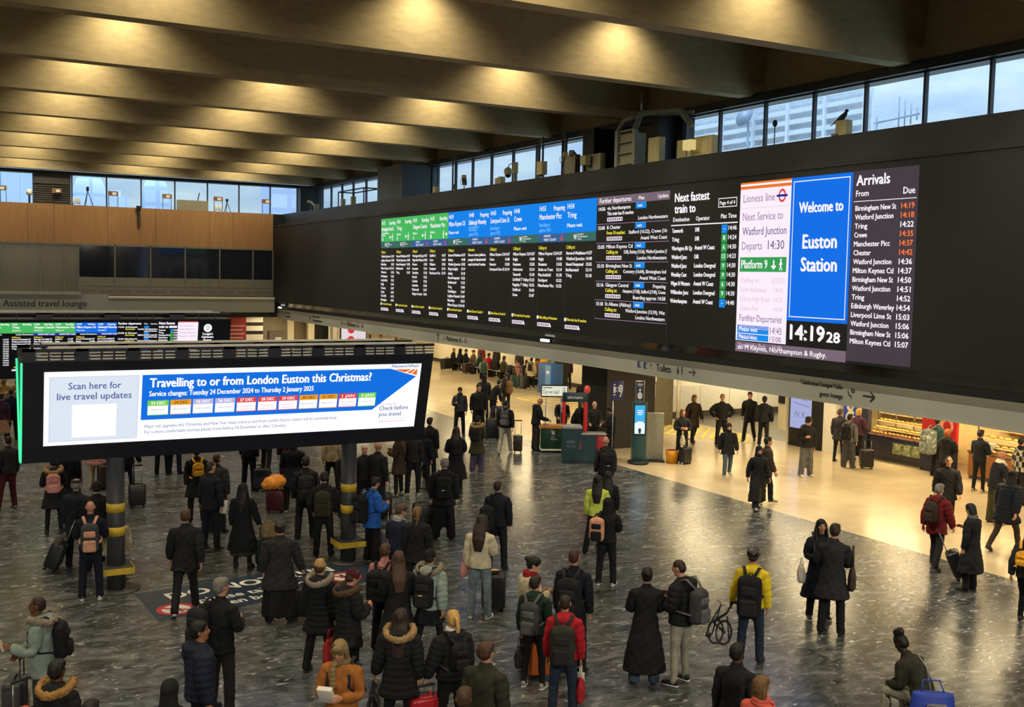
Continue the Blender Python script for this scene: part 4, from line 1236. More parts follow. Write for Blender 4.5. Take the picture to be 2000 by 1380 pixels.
def weights(v, bones=BONES, p=4):
    W = np.zeros((len(v), len(BONES)))
    for b in bones:
        best = np.full(len(v), 9.)
        for a, e, rad in SEG[b]:
            a, e = np.array(a, float), np.array(e, float); d = e - a
            t = np.clip(((v - a) @ d) / (d @ d), 0, 1)
            best = np.minimum(best, np.linalg.norm(v - a - t[:, None] * d, axis=1) - rad)
        W[:, BONES.index(b)] = 1 / np.maximum(best + .06, .012) ** p
    for side, sgn in (('R', 1), ('L', -1)):          # limbs never pull the other side
        for b in ('uarm', 'farm', 'thigh', 'calf', 'foot'):
            W[v[:, 0] * sgn < -.015, BONES.index(b + side)] = 0
    W /= W.sum(1)[:, None]
    return W
def coat_weights(v):
    W = weights(v, [b for b in BONES if not b.startswith(('thigh', 'calf', 'foot', 'head'))])
    low = np.clip((.98 - v[:, 2]) / .25, 0, 1) * (np.abs(v[:, 0]) < .32)
    rs = np.clip(.5 + v[:, 0] / .22, 0, 1); rs = rs * rs * (3 - 2 * rs)
    calf = np.clip((.52 - v[:, 2]) / .12, 0, 1)
    T = np.zeros_like(W)
    for q, k in (('R', rs), ('L', 1 - rs)):
        T[:, BONES.index('thigh' + q)] = k * (1 - calf); T[:, BONES.index('calf' + q)] = k * calf
    g = (low * .72)[:, None]
    base = W * (1 - low[:, None]); P_ = np.zeros_like(W); P_[:, 0] = 1
    return base + T * g + P_ * (low[:, None] - g)
def rigid(v, b):
    W = np.zeros((len(v), len(BONES))); W[:, BONES.index(b)] = 1; return W
def rot_between(a, b):
    return np.array(Vector(a).rotation_difference(Vector(b)).to_matrix())
def Rx(a): c, s = math.cos(a), math.sin(a); return np.array([[1, 0, 0], [0, c, -s], [0, s, c]])
def Rz(a): c, s = math.cos(a), math.sin(a); return np.array([[c, -s, 0], [s, c, 0], [0, 0, 1]])
def Ry(a): c, s = math.cos(a), math.sin(a); return np.array([[c, 0, s], [0, 1, 0], [-s, 0, c]])

POSES = {
    'stand': {},
    'relax': dict(RL=((.10, .06, -1), (.08, -.05, -1)), LL=((-.20, .02, -1), (-.16, -.02, -1)), lean=-.02),
    'phone': dict(RA=((.10, .12, -1), (-.35, .85, .25)), LA=((-.10, .10, -1), (.40, .85, .15)), hp=-.35),
    'phone1': dict(RA=((.12, .10, -1), (-.15, .9, .30)), hp=-.3),
    'pockets': dict(RA=((.32, -.18, -1), (-.12, .42, -.75)), LA=((-.32, -.18, -1), (.12, .42, -.75))),
    'folded': dict(RA=((.16, .18, -1), (-.85, .6, .05)), LA=((-.16, .18, -1), (.85, .6, .0))),
    'akimbo': dict(RA=((.62, -.15, -.8), (-.45, .35, -.62)), LA=((-.62, -.15, -.8), (.45, .35, -.62))),
    'walk': dict(RL=((.07, .42, -1), (.08, .12, -1)), LL=((-.07, -.22, -1), (-.08, -.62, -1)), RA=((.16, -.30, -1), (.1, .0, -1)), LA=((-.16, .28, -1), (-.1, .5, -.9)), lean=.05),
    'walk2': dict(LL=((-.07, .34, -1), (-.08, .08, -1)), RL=((.07, -.18, -1), (.08, -.5, -1)), LA=((-.16, -.25, -1), (-.1, .0, -1)), RA=((.16, .25, -1), (.1, .45, -.9)), lean=.05),
    'grip': dict(RA=((.24, .12, -1), (.30, .30, -1))),
    'gripL': dict(LA=((-.24, .12, -1), (-.30, .30, -1))),
    'drag': dict(RA=((.2, -.35, -1), (.12, -.30, -1)), RL=((.07, .30, -1), (.08, .1, -1)), LL=((-.07, -.2, -1), (-.08, -.5, -1)), lean=.06),
    'dragL': dict(LA=((-.25, -.28, -1), (-.25, -.2, -1))),
    'push': dict(RA=((.12, .35, -1), (.0, .75, -.5)), LA=((-.15, .25, -1), (-.05, .75, .25)), lean=.08),
    'hold': dict(RA=((.16, .25, -1), (-.55, .8, .1)), LA=((-.16, .22, -1), (.45, .85, .1))),
    'sit': dict(RL=((.12, 1, -.08), (.06, .05, -1)), LL=((-.12, 1, -.08), (-.06, .05, -1)), RA=((.12, .35, -1), (-.2, .9, -.3)), LA=((-.12, .35, -1), (.2, .9, -.3)), lean=.12),
    'slump': dict(RL=((.2, 1, -.15), (.1, .0, -1)), LL=((-.2, 1, -.05), (-.1, .0, -1)), RA=((.1, .5, -1), (-.3, .8, .2)), LA=((-.1, .5, -1), (.3, .8, .2)), lean=.58, hp=-.3),
    'bend': dict(RA=((.1, .6, -1), (-.05, .7, -.7)), LA=((-.1, .6, -1), (.05, .7, -.7)), lean=.5, hp=-.1),
    'desk': dict(RA=((.12, .4, -1), (-.1, .95, -.25)), LA=((-.12, .3, -1), (.1, .95, -.25)), lean=.14, hp=-.2),
}
def pose_mats(ps, hy=0., hp=None, lean=None):
    A0 = {b: None for b in BONES}
    out = {}
    ln = ps.get('lean', 0) if lean is None else lean
    piv = V3(0, 0, .98)
    Rc = Rx(-ln)
    def about(R, p, q): return R, q - R @ p             # rotate about rest point p, placing it at q
    out['pelvis'] = (np.eye(3), V3(0, 0, 0))
    out['chest'] = about(Rc, piv, piv)
    nk = V3(0, -.015, 1.48); nkp = Rc @ (nk - piv) + piv
    hpv = ps.get('hp', 0) if hp is None else hp
    Rh = Rc @ Rz(hy) @ Rx(hpv + ln * .5)
    out['head'] = about(Rh, nk, nkp)
    D = {'RA': ((.11, -.02, -1), (.06, .16, -1)), 'LA': ((-.11, -.02, -1), (-.06, .16, -1)), 'RL': ((.09, .02, -1), (.05, -.04, -1)), 'LL': ((-.09, .02, -1), (-.05, -.04, -1))}
    for s, q in ((1, 'R'), (-1, 'L')):
        u, f = ps.get(q + 'A', D[q + 'A'])
        sh, el, wr = js('sho', s), js('elb', s), js('wri', s)
        shp = Rc @ (sh - piv) + piv
        Ru = Rc @ rot_between(el - sh, V3(*u)); out['uarm' + q] = about(Ru, sh, shp)
        elp = Ru @ (el - sh) + shp
        Rf = Rc @ rot_between(wr - el, V3(*f)); out['farm' + q] = about(Rf, el, elp)
        t, c = ps.get(q + 'L', D[q + 'L'])
        h, k, n = js('hip', s), js('knee', s), js('ank', s)
        Rt = rot_between(k - h, V3(*t)); out['thigh' + q] = about(Rt, h, h)
        kp = Rt @ (k - h) + h
        Rk = rot_between(n - k, V3(*c)); out['calf' + q] = about(Rk, k, kp)
        npos = Rk @ (n - k) + kp
        cy = c[1] / -c[2] if c[2] else 0
        out['foot' + q] = about(Rx(-max(0, -cy - .15) * .9) @ Rz(-s * .1), n, npos)
    return out
def skin(v, W, pm):
    o = np.zeros_like(v)
    for i, b in enumerate(BONES):
        w = W[:, i]
        m = w > 1e-4
        if m.any():
            R, t = pm[b]
            o[m] += w[m, None] * (v[m] @ R.T + t)
    return o

# ---- colours
SKIN = {'pale': (205, 158, 132), 'fair': (190, 138, 110), 'tan': (158, 108, 80), 'brown': (104, 66, 46), 'dark': (62, 40, 30)}
C = dict(black=(25, 26, 29), coal=(38, 38, 41), navy=(28, 33, 50), dnavy=(22, 26, 36), grey=(92, 92, 94), dgrey=(62, 62, 64), lgrey=(150, 150, 146), olive=(62, 60, 40), dolive=(46, 46, 36), khaki=(128, 108, 74), camel=(150, 112, 62),
         brown=(84, 60, 42), dbrown=(54, 42, 34), rust=(150, 92, 40), cream=(200, 188, 158), white=(214, 210, 200), mint=(142, 156, 146), sage=(132, 146, 138), red=(150, 28, 34), dred=(108, 24, 30), maroon=(72, 24, 32), scarlet=(168, 28, 40), yellow=(226, 196, 40),
         lime=(200, 214, 90), blue=(36, 92, 172), royal=(34, 60, 150), teal=(44, 74, 72), dgreen=(28, 48, 38), denim=(66, 82, 98), ldenim=(112, 126, 132), ddenim=(36, 46, 60), stone=(150, 146, 130), beige=(176, 156, 122), pink=(190, 130, 126), peach=(206, 150, 120), coral=(214, 96, 80), purple=(78, 70, 92),
         tan=(160, 130, 84), orange=(210, 110, 50), gold=(210, 150, 40), plum=(70, 40, 60), furb=(150, 122, 84), furg=(140, 128, 112))
HAIRC = dict(black=(20, 17, 16), dbrown=(42, 29, 22), brown=(72, 48, 32), lbrown=(110, 78, 48), blonde=(186, 146, 84), ginger=(140, 76, 36), grey=(120, 116, 108), white=(188, 182, 170))
def pattern_mat(name, kind):
    if name in MATS: return MATS[name]
    if kind == 'check':
        m = mat(name, (.4, .38, .34), .8, var=0); t = m.node_tree
        co = t.nodes.new('ShaderNodeTexCoord'); ck = t.nodes.new('ShaderNodeTexChecker'); ck.inputs['Scale'].default_value = 7
        ck.inputs['Color1'].default_value = (.012, .012, .013, 1); ck.inputs['Color2'].default_value = (.42, .38, .32, 1)
        t.links.new(co.outputs['Object'], ck.inputs['Vector']); t.links.new(ck.outputs['Color'], t.nodes['Principled BSDF'].inputs['Base Color'])
    else:
        m = ramp_mat(name, [(.36, (.05, .06, .05)), (.46, (.16, .17, .15)), (.54, (.10, .14, .13)), (.62, (.42, .45, .4))], 9, .7, distort=1)
    MATS[name] = m
    return m
C['check'] = pattern_mat('check_cloth', 'check'); C['camo'] = pattern_mat('mottled_cloth', 'camo')
def hairmat(c):
    return mat('hair_' + c, lin(HAIRC[c]), rough=.55, var=.35, scale=60, spec=.4, bump=.3, stretch=(1, 1, .15))
M['eye'] = mat('eye_dark', (.03, .022, .018), .25, var=0); 
TOPS = {  # hem, bulk, flare, quilt
    'jumper': (.86, .014, 0.02, 0), 'jacket': (.84, .025, .03, 0), 'puffer': (.86, .042, .0, 1), 'parka': (.71, .036, .10, 0), 'lpuffer': (.65, .042, .10, 1), 'coat': (.57, .027, .14, 0), 'lcoat': (.35, .027, .16, 0), 'maxi': (.20, .026, .13, 0), 'suit': (.79, .018, .07, 0)}
PEOPLE = {}
def shirt_weights(key, v, coat):
    k = ('w', key)
    if k not in _TPL: _TPL[k] = coat_weights(v) if coat else weights(v)
    return _TPL[k]

def person(label, foot=None, head=None, h=1.72, face=0, skin_='fair', hair='short', hc='dbrown', top='jacket', tc='black', hood=False, fur=None, legs='regular', lc='black', shoes='black', sole=None, pose='stand', hy=0, hp=None, lean=None,
           scarf=None, skirt=None, hat=None, hatc='black', group=None, at=None, wide=1.0, depth=1.0, key=None, z0=0.0, seat=None):
    """foot / head: where the feet (or the crown, for a height h) stand in the hall, given along the sight line."""
    if at is not None: loc = Vector((at[0], at[1], 0))
    elif foot is not None: loc = on_z(*foot)
    else:
        hh = h * (1 if seat is None else 0.76) if seat is None else seat
        q = on_z(head[0], head[1], hh * .995); loc = Vector((q.x, q.y, 0))
    view = math.atan2(loc.x, loc.y)                       # azimuth of the sight line, from +Y clockwise
    rz = -view - math.radians(face)                      # face 0: looking away from the balcony, 90: towards the right of the photo
    s = h / 1.75
    ps = dict(POSES[pose]); pm = pose_mats(ps, math.radians(-hy), hp, lean)
    B = tpl('body', body_template)
    Wb = tpl('bodyW', weights, B.v)
    sk = mat('skin_' + skin_, lin(SKIN[skin_]), rough=.5, var=.1, scale=14, spec=.4)
    lipm = mat('lips_' + skin_, tuple(x * y for x, y in zip(lin(SKIN[skin_]), (.8, .5, .5))), rough=.45, var=0)
    bv = skin(B.v, Wb, pm)
    sh = {}
    for q, sg in (('R', 1), ('L', -1)):
        u, so = tpl('shoe' + q, shoe_template, sg)
        sh[q] = (u, skin(u.v, rigid(u.v, 'foot' + q), pm), so, skin(so.v, rigid(so.v, 'foot' + q), pm))
    zmin = min(sh[q][3][:, 2].min() for q in 'RL')
    dz = V3(0, 0, -zmin)
    sc = V3(wide, depth, 1)
    fin = lambda v: (v + dz) * sc
    o = bpy.data.objects.new('person', to_mesh(B, 'person', [sk, M['eye'], lipm], fin(bv)))
    COL.objects.link(o)
    o.location = (loc.x, loc.y, z0); o.rotation_euler = (0, 0, rz); o.scale = (s, s, s)
    tag(o, label, 'person', group)
    def part(name, r, v, mats):
        p = bpy.data.objects.new(name, to_mesh(r, name, mats, fin(v))); COL.objects.link(p); p.parent = o
        return p
    # trousers or skirt
    wd = {'slim': -.002, 'regular': .013, 'wide': .034}[legs]
    r = tpl(('tr', legs), trouser_template, wd); W = shirt_weights(('tr', legs), r.v, False)
    part('trousers', r, skin(r.v, W, pm), [cloth(C[lc])])
    if skirt:
        r = tpl(('sk', skirt[0]), skirt_template, skirt[0]); W = shirt_weights(('sk', skirt[0]), r.v, True)
        part('skirt', r, skin(r.v, W, pm), [cloth(C[skirt[1]])])
    hem, bulk, flare, quilt = TOPS[top]
    kt = ('top', top, bool(hood))
    r = tpl(kt, jacket_template, hem, bulk, flare, hood, quilt); W = shirt_weights(kt, r.v, True)
    part({'jumper': 'jumper', 'suit': 'suit_jacket'}.get(top, 'coat' if 'coat' in top or top == 'maxi' else 'jacket'), r, skin(r.v, W, pm), [cloth(C[tc])])
    for q in 'RL':
        u, uv, so, sv = sh[q]
        p = part('shoe', u, uv, [mat('shoe_' + shoes, lin(C[shoes]), .5, var=.1)])
        p2 = bpy.data.objects.new('sole', to_mesh(so, 'sole', [mat('sole_' + (sole or 'coal'), lin(C[sole or 'coal']), .6, var=.05)], fin(sv))); COL.objects.link(p2); p2.parent = p
    if hair and hair != 'bald':
        r = tpl(('hair', hair), hair_template, hair)
        if hair in ('long', 'pony', 'hijab', 'hood'):
            k = np.clip((r.v[:, 2] - 1.42) / .14, 0, 1)[:, None]
            W = rigid(r.v, 'head') * k + rigid(r.v, 'chest') * (1 - k)
        else: W = rigid(r.v, 'head')
        nm = {'hood': 'hood', 'hijab': 'headscarf'}.get(hair, 'hair')
        part(nm, r, skin(r.v, W, pm), [cloth(C[hc]) if hair in ('hood', 'hijab') else hairmat(hc)])
    if hat:
        r = tpl(('hair', hat), hair_template, hat)
        part({'beanie': 'beanie', 'bobble': 'bobble_hat', 'trapper': 'knitted_hat', 'flatcap': 'flat_cap', 'cap': 'cap', 'helmet': 'cycle_helmet'}[hat], r, skin(r.v, rigid(r.v, 'head'), pm), [mat('helmet_black', (.015, .015, .016), .25) if hat == 'helmet' else cloth(C[hatc])])
    if fur:
        kd = 'hoodfur' if hair == 'hood' else 'fur'
        r = tpl(('ring', kd), ring_template, kd)
        part('fur_trim', r, skin(r.v, rigid(r.v, 'head' if kd == 'hoodfur' else 'chest'), pm), [cloth(C[fur])])
    if scarf:
        r = tpl(('ring', 'scarf'), ring_template, 'scarf'); part('scarf', r, skin(r.v, rigid(r.v, 'chest'), pm), [cloth(C[scarf])])
    Mw = Matrix.Translation(o.location) @ Matrix.Rotation(rz, 4, 'Z') @ Matrix.Diagonal((s, s, s, 1))
    info = dict(o=o, pm=pm, dz=dz, sc=sc, M=Mw, rz=rz, s=s, bulk=bulk, loc=loc)
    for q, sg in (('R', 1), ('L', -1)):
        R, t = pm['farm' + q]; p = R @ (js('wri', sg) + HAND_DIR * V3(sg, 1, 1) * .085) + t
        info['hand' + q] = Mw @ Vector((p + dz) * sc)
    if key: PEOPLE[key] = info
    return info

# ---- things people wear on the back or carry
def backpack(p, label, c='black', c2=None, size=(.30, .17, .46), oneL=False, low=0.0, logo=None, group=None):
    R, t = p['pm']['chest']; b = p['bulk']
    w_, d, hh = size
    cy = -.135 - b - d / 2; cz = 1.40 - hh / 2 - low
    cx = -.17 if oneL else 0
    c0 = V3(cx, cy, cz)
    cm = p['M'] @ Vector((R @ c0 + t + p['dz']) * p['sc'])
    A = np.array(Matrix.Rotation(p['rz'], 3, 'Z')) @ R * p['s']
    M4 = Matrix([list(A[0]) + [cm.x], list(A[1]) + [cm.y], list(A[2]) + [cm.z], [0, 0, 0, 1]])
    root = bpy.data.objects.new('backpack', None); COL.objects.link(root); root.matrix_world = M4
    tag(root, label, 'backpack', group)
    k = ('bp', size)
    def mk():
        m = MB(); m.rbox((-w_ / 2, -d / 2, -hh / 2), (w_ / 2, d / 2, hh / 2), min(.075, d * .42), seg=4)
        m.ell((0, -.01, hh / 2 - .05), (w_ * .42, d * .42, .08))
        r1 = blob(m, .017, 4)
        m = MB(); m.rbox((-w_ * .36, -d / 2 - .045, -hh * .44), (w_ * .36, -d / 2 + .02, -hh * .02), .03, seg=3); r2 = blob(m, .015, 2)
        m = MB(); m.rbox((-w_ * .33, -d / 2 - .02, hh * .06), (w_ * .33, -d / 2 + .03, hh * .30), .025, seg=3); r3 = blob(m, .015, 2)
        return r1, r2, r3
    r1, r2, r3 = tpl(k, mk)
    def add(n, r, cl):
        x = bpy.data.objects.new(n, to_mesh(r, n, [cloth(C[cl])])); COL.objects.link(x); x.parent = root; return x
    add('bag_body', r1, c); add('front_pocket', r2, c2 or c); add('top_pocket', r3, c2 or c)
    for s in (1, -1):
        if oneL and s == 1: continue
        xs = s * .115 - cx
        B_ = b + .012
        pts = [(xs * .55, .0, 1.40 - cz), (xs, .135, 1.475 + B_ - cz), (xs, .20, 1.46 + B_ - cz), (xs * 1.05, .29 + 2 * b, 1.36 - cz), (xs * 1.15, .30 + 2 * b, 1.22 - cz), (xs * 1.55, .2 + b, 1.08 - cz), (xs * 1.3, .02, 1.06 - cz)]
        pts = [(x, y + (-.0), z) for x, y, z in pts]
        pts = [(x, y - (0.135 + b + d / 2) + .135 + b + d / 2 - .0 if False else y + 0.0, z) for x, y, z in pts]
        MB().loft(pts, [(.026, .010)] * 7, 8).build('strap', cloth(C[c2 or c]), root)
    MB().tube([(-.035, d * .35, hh / 2 - .01), (-.02, d * .35, hh / 2 + .035), (.02, d * .35, hh / 2 + .035), (.035, d * .35, hh / 2 - .01)], .008).build('grab_handle', cloth(C[c]), root)
    if logo: MB().rbox((-.03, -d / 2 - .05, -.03), (.03, -d / 2 - .035, -.012), .003).build('badge', cloth(C[logo]), root)
    return root

def case_mesh(w_, d, hh):
    m = MB(); m.rbox((-w_ / 2, -d / 2, .06), (w_ / 2, d / 2, hh), .05, seg=3)
    for i in range(5):
        x = -w_ * .36 + i * w_ * .18
        m.rbox((x - .016, -d / 2 - .007, .12), (x + .016, d / 2 + .007, hh - .06), .006)
    return m
def suitcase(label, c='black', at=None, foot=None, size=(.40, .25, .62), rz=0., handle=.38, tilt=0., gloss=.35, group=None, to=None, c2=None, bag=None):
    """upright or tilted trolley case; to = point of the hand that holds the handle."""
    w_, d, hh = size
    if to is not None: handle = max(.05, min(.55, to.z / max(.2, math.cos(tilt)) - hh - .01))
    p = on_z(*foot) if foot is not None else Vector((at[0], at[1], 0))
    if to is not None and at is None and foot is None:
        L_ = hh + handle
        p = Vector((to.x, to.y, 0)) - Vector((-math.sin(rz), math.cos(rz), 0)) * (-L_ * math.sin(tilt)) * -1
    root = bpy.data.objects.new('suitcase', None); COL.objects.link(root)
    root.location = p; root.rotation_euler = (tilt, 0, rz); tag(root, label, 'suitcase', group)
    lift = (d / 2) * math.sin(abs(tilt))
    root.location.z = lift * .9
    cm_ = mat('case_%s_%d' % (c, int(gloss * 100)), lin(C[c]), gloss, var=.08)
    case_mesh(w_, d, hh).build('shell', cm_, root)
    MB().box((-w_ / 2 - .002, -.006, .07), (w_ / 2 + .002, .006, hh + .001)).build('zip_seam', cloth(C['coal']), root)
    hm = MB()
    for s in (1, -1): hm.tube([(s * .10, -d * .3, hh - .02), (s * .10, -d * .3, hh + handle)], .009)
    hm.build('handle_poles', M['steel'] if c2 is None else mat('pole_black', (.03, .03, .03), .4), root)
    MB().rbox((-.125, -d * .3 - .014, hh + handle - .012), (.125, -d * .3 + .014, hh + handle + .02), .01).build('handle_grip', cloth(C['coal']), root)
    MB().tube([(-.07, 0, hh - .005), (-.06, 0, hh + .028), (.06, 0, hh + .028), (.07, 0, hh - .005)], .010).build('carry_handle', cloth(C['coal']), root)
    for x in (-1, 1):
        for y in (-1, 1):
            wx, wy = x * (w_ / 2 - .055), y * (d / 2 - .05)
            MB().cyl((wx - .012, wy, .03), (wx + .012, wy, .03), .03, 12).build('wheel', cloth(C['coal']), root)
            MB().box((wx - .018, wy - .012, .03), (wx + .018, wy + .012, .075)).build('wheel_fork', cloth(C['coal']), root)
    return root
def carrier(p, side, label, c, size=(.30, .12, .34), name='carrier_bag', cat='bag', strap=.18, c2=None, dy=0.0, gloss=.6):
    hd = p['hand' + side]; w_, d, hh = size
    root = bpy.data.objects.new(name, None); COL.objects.link(root); tag(root, label, cat)
    z = hd.z - .02
    root.location = (hd.x, hd.y, max(.0, z - strap * .75 - hh)); root.rotation_euler = (0, 0, p['rz'] + PI / 2 + dy)
    m = MB(); m.loft([(0, 0, 0), (0, 0, .03), (0, 0, hh * .5), (0, 0, hh * .92), (0, 0, hh)], [(w_ * .40, d * .42), (w_ * .48, d * .52), (w_ * .52, d * .55), (w_ * .48, d * .3), (w_ * .46, d * .16)], 20)
    r = blob(m, .02, 1); n = normals(r); r.v += n * (.006 * np.sin(r.v[:, 0] * 50 + r.v[:, 2] * 31))[:, None]
    x = bpy.data.objects.new('bag_body', to_mesh(r, 'bag_body', [mat('bag_%s_%d' % (c, int(gloss * 100)), lin(C[c]), gloss, var=.1)])); COL.objects.link(x); x.parent = root
    for s in (1, -1): MB().tube([(-w_ * .22, s * d * .12, hh - .01), (-w_ * .12, s * .01, hh + strap * .7), (w_ * .12, s * .01, hh + strap * .7), (w_ * .22, s * d * .12, hh - .01)], .007).build('bag_handle', cloth(C[c2 or c]), root)
    return root
def held_card(p, side, label, c, name='paper', cat='paper', size=(.15, .012, .21), ang=.6):
    hd = p['hand' + side]
    o = MB().rbox((-size[0] / 2, -size[1] / 2, -size[2] * .2), (size[0] / 2, size[1] / 2, size[2] * .8), .004).build(name, mat(name + '_' + c, lin(C[c]), .4, var=.05))
    o.location = hd; o.rotation_euler = (-ang, 0, p['rz'])
    return tag(o, label, cat)
# ------------------------------------------------------------------ the crowd, nearest rows first
P_ = person
# front row, cut by the lower edge
a = P_('person in a sage green padded coat with a grey hood, walking left with a suitcase', head=(80, 1168), h=1.70, face=-78, skin_='brown', hair='crop', hc='dbrown', top='parka', tc='sage', hood=True, pose='push', fur='furg', lc='dgrey', key='sage')
backpack(a, 'black rucksack on the back of the sage green padded coat', 'black')
suitcase('tall dark suitcase pushed by the person in the sage green coat', 'dgrey', at=(a['handR'].x, a['handR'].y), to=a['handR'], rz=a['rz'], c2=1)
held_card(a, 'L', 'cream paper wallet held out by the person in the sage coat', 'cream', 'paper_wallet')
a = P_('black haired person with an orange furry hood, seen from behind at lower left', head=(112, 1292), h=1.68, face=35, skin_='brown', hair='short', hc='black', top='jacket', hood=True, fur='camel')
suitcase('glossy suitcase with pink and teal patches at the lower left corner', 'coral', foot=(35, 1500), rz=.5, size=(.42, .27, .68), gloss=.2)
a = P_('person in a navy padded jacket looking right beside the grey haired man', head=(392, 1216), h=1.76, face=78, skin_='tan', hair='short', hc='black', top='puffer', tc='navy', hood=True, hp=.05, hy=12)
a = P_('grey haired person in a black suit with a rucksack, looking right', foot=(432, 1392), h=1.80, face=42, hair='short', hc='grey', top='suit', pose='hold', hy=18, lc='coal')
backpack(a, 'dark rucksack slung on the black suit of the grey haired person', 'coal', oneL=True)
P_('person with a black hood up, only head and shoulders, beside the navy padded jacket', head=(333, 1330), h=1.64, face=25, hair='hood', hc='black', top='jacket')
P_('top of a dark haired head at the bottom edge, left of the black hood', head=(176, 1371), h=1.66, face=10, hair='short', hc='black', top='jacket')
a = P_('person in a rust brown jacket and khaki knitted hat reading papers, facing the balcony', head=(668, 1248), h=1.70, face=-158, skin_='fair', hair='short', hc='brown', hat='trapper', hatc='khaki', top='jacket', tc='rust', pose='hold', hp=-.4, scarf='khaki', lc='stone')
backpack(a, 'dark rucksack with shoulder straps on the rust brown jacket', 'coal')
held_card(a, 'R', 'crumpled white paper bundle held by the person in rust brown', 'white', 'paper_bundle', 'paper', (.17, .06, .20), .5)
a = P_('long dark haired person with a golden fur hood on a black coat', head=(782, 1192), h=1.70, face=8, hair='long', hc='dbrown', top='lpuffer', hood=True, fur='furb', pose='gripL')
carrier(a, 'L', 'black handbag on the arm of the golden fur hood coat', 'black', (.36, .14, .32), 'handbag', 'handbag', gloss=.4)
a = P_('blonde ponytail person in a black padded jacket with a red suitcase', head=(884, 1195), h=1.66, face=-25, hair='pony', hc='blonde', top='puffer', hood=True, scarf='white', pose='gripL')
backpack(a, 'small black rucksack on the blonde ponytail person', 'black', size=(.26, .14, .34), c2='coal')
suitcase('crimson suitcase beside the blonde ponytail person', 'scarlet', to=a['handL'], at=(a['handL'].x, a['handL'].y), rz=a['rz'], gloss=.3, c2=1)
P_('person in a dark olive jacket with short brown hair, seen from behind at the bottom', head=(950, 1256), h=1.74, face=30, hair='short', hc='brown', top='jacket', tc='dolive', hy=10, wide=1.08)
P_('top of a short brown haired head at the bottom edge before the olive jacket', head=(906, 1346), h=1.70, face=0, hair='short', hc='brown', top='jacket')
# second row
a = P_('person in a beige beanie and black padded coat carrying red and clear bags', head=(627, 1094), h=1.68, face=30, hair='short', hc='brown', hat='beanie', hatc='tan', top='lpuffer', hood=True, fur='furg', pose='relax')
b1 = carrier(a, 'R', 'red paper carrier bag held by the person in the beige beanie', 'red', (.32, .14, .36), 'carrier_bag', 'bag'); b1.location += Vector((-.12, -.1, 0))
b2 = carrier(a, 'R', 'clear plastic bag with a yellow packet beside the red paper bag', 'peach', (.30, .2, .34), 'plastic_bag', 'bag', c2='white', gloss=.15); b2.location += Vector((.20, -.05, .02))
a = P_('person in a maroon beanie and long black padded coat, looking right', head=(682, 1113), h=1.70, face=55, hair='short', hc='brown', hat='beanie', hatc='maroon', top='lpuffer', hood=True, fur='brown', pose='phone', hy=10)
a = P_('person with long brown hair in a long black coat behind the golden fur hood', head=(778, 1079), h=1.72, face=-8, hair='long', hc='brown', top='lcoat', pose='hold')
a = P_('person in a coral striped top behind the long black coat', head=(752, 1064), h=1.66, face=15, hair='short', hc='brown', top='jacket', tc='pink')
backpack(a, 'large black duffel bag on the coral striped top', 'black', size=(.42, .26, .5))
a = P_('person in a black beanie and pale mint padded jacket with a black rucksack', foot=(836, 1292), h=1.70, face=20, hair='short', hc='dbrown', hat='beanie', hatc='black', top='puffer', tc='mint', hood=True, fur='furg', skirt=(.62, 'black'), legs='slim', shoes='dgrey', pose='walk')
backpack(a, 'black rucksack with a green badge on the pale mint jacket', 'black', 'coal', (.32, .18, .48), logo='lime')
a = P_('long brown haired person in a cream fleece and pale jeans', foot=(936, 1206), h=1.76, face=14, hair='long', hc='dbrown', top='jacket', tc='cream', legs='regular', lc='ldenim', shoes='white', sole='white', pose='phone1', hy=6)
carrier(a, 'L', 'pale pink shoulder bag on the cream fleece', 'pink', (.28, .12, .24), 'shoulder_bag', 'bag').location += Vector((-.05, .02, .3))
sc_ = suitcase('black suitcase with a snack on top beside the cream fleece', 'black', foot=(963, 1192), rz=-.3, size=(.40, .26, .66), handle=.05)
q = sc_.location + Vector((0, 0, .672))
t = thing('snack_bag', 'crumpled snack bag lying on the black suitcase', 'snack', q); MB().ell((0, 0, .03), (.11, .07, .03)).build('wrapper', mat('snack_paper', lin((210, 180, 130)), .4, var=.3, scale=25), t)
a = P_('person in a white coat and red scarf looking to the right', head=(1036, 1088), h=1.70, face=62, skin_='pale', hair='bun', hc='black', top='parka', tc='cream', scarf='red', hy=28, pose='phone')
a = P_('boy in a dark green hoodie with a grey rucksack', foot=(1041, 1342), h=1.60, face=18, hair='short', hc='dbrown', top='jacket', tc='dgreen', hood=True, legs='slim', shoes='stone', sole='white', hy=14)
backpack(a, 'grey rucksack worn by the boy in dark green', 'dgrey', 'grey', (.30, .17, .50))
suitcase('orange suitcase standing in front of the boy in dark green', 'orange', foot=(1062, 1322), rz=-.4, size=(.50, .28, .74), gloss=.3)
carrier(a, 'L', 'dark shopping bag with an orange cup held by the boy in dark green', 'coal', (.26, .14, .3), 'shopping_bag', 'bag')
a = P_('tall person with short brown hair in a navy jacket and large black rucksack', head=(1122, 1074), h=1.84, face=14, hair='crop', hc='brown', top='jacket', tc='dnavy', lc='black')
backpack(a, 'large black rucksack with a white mark on the tall person', 'black', 'coal', (.34, .22, .58), logo='white')
a = P_('boy in a red hooded jacket with a dark rucksack', head=(1104, 1164), h=1.66, face=5, hair='crop', hc='dbrown', top='jacket', tc='scarlet', hood=True, legs='regular', lc='ddenim', shoes='coal')
backpack(a, 'dark grey rucksack worn by the boy in red', 'dolive', 'coal', (.34, .2, .54))
carrier(a, 'R', 'white and magenta carrier bag held by the boy in red', 'scarlet', (.24, .12, .34), 'carrier_bag', 'bag', c2='white')
held_card(a, 'R', 'white magazine beside the magenta carrier bag', 'white', 'magazine', 'magazine', (.10, .03, .34), 0).location.z -= .38
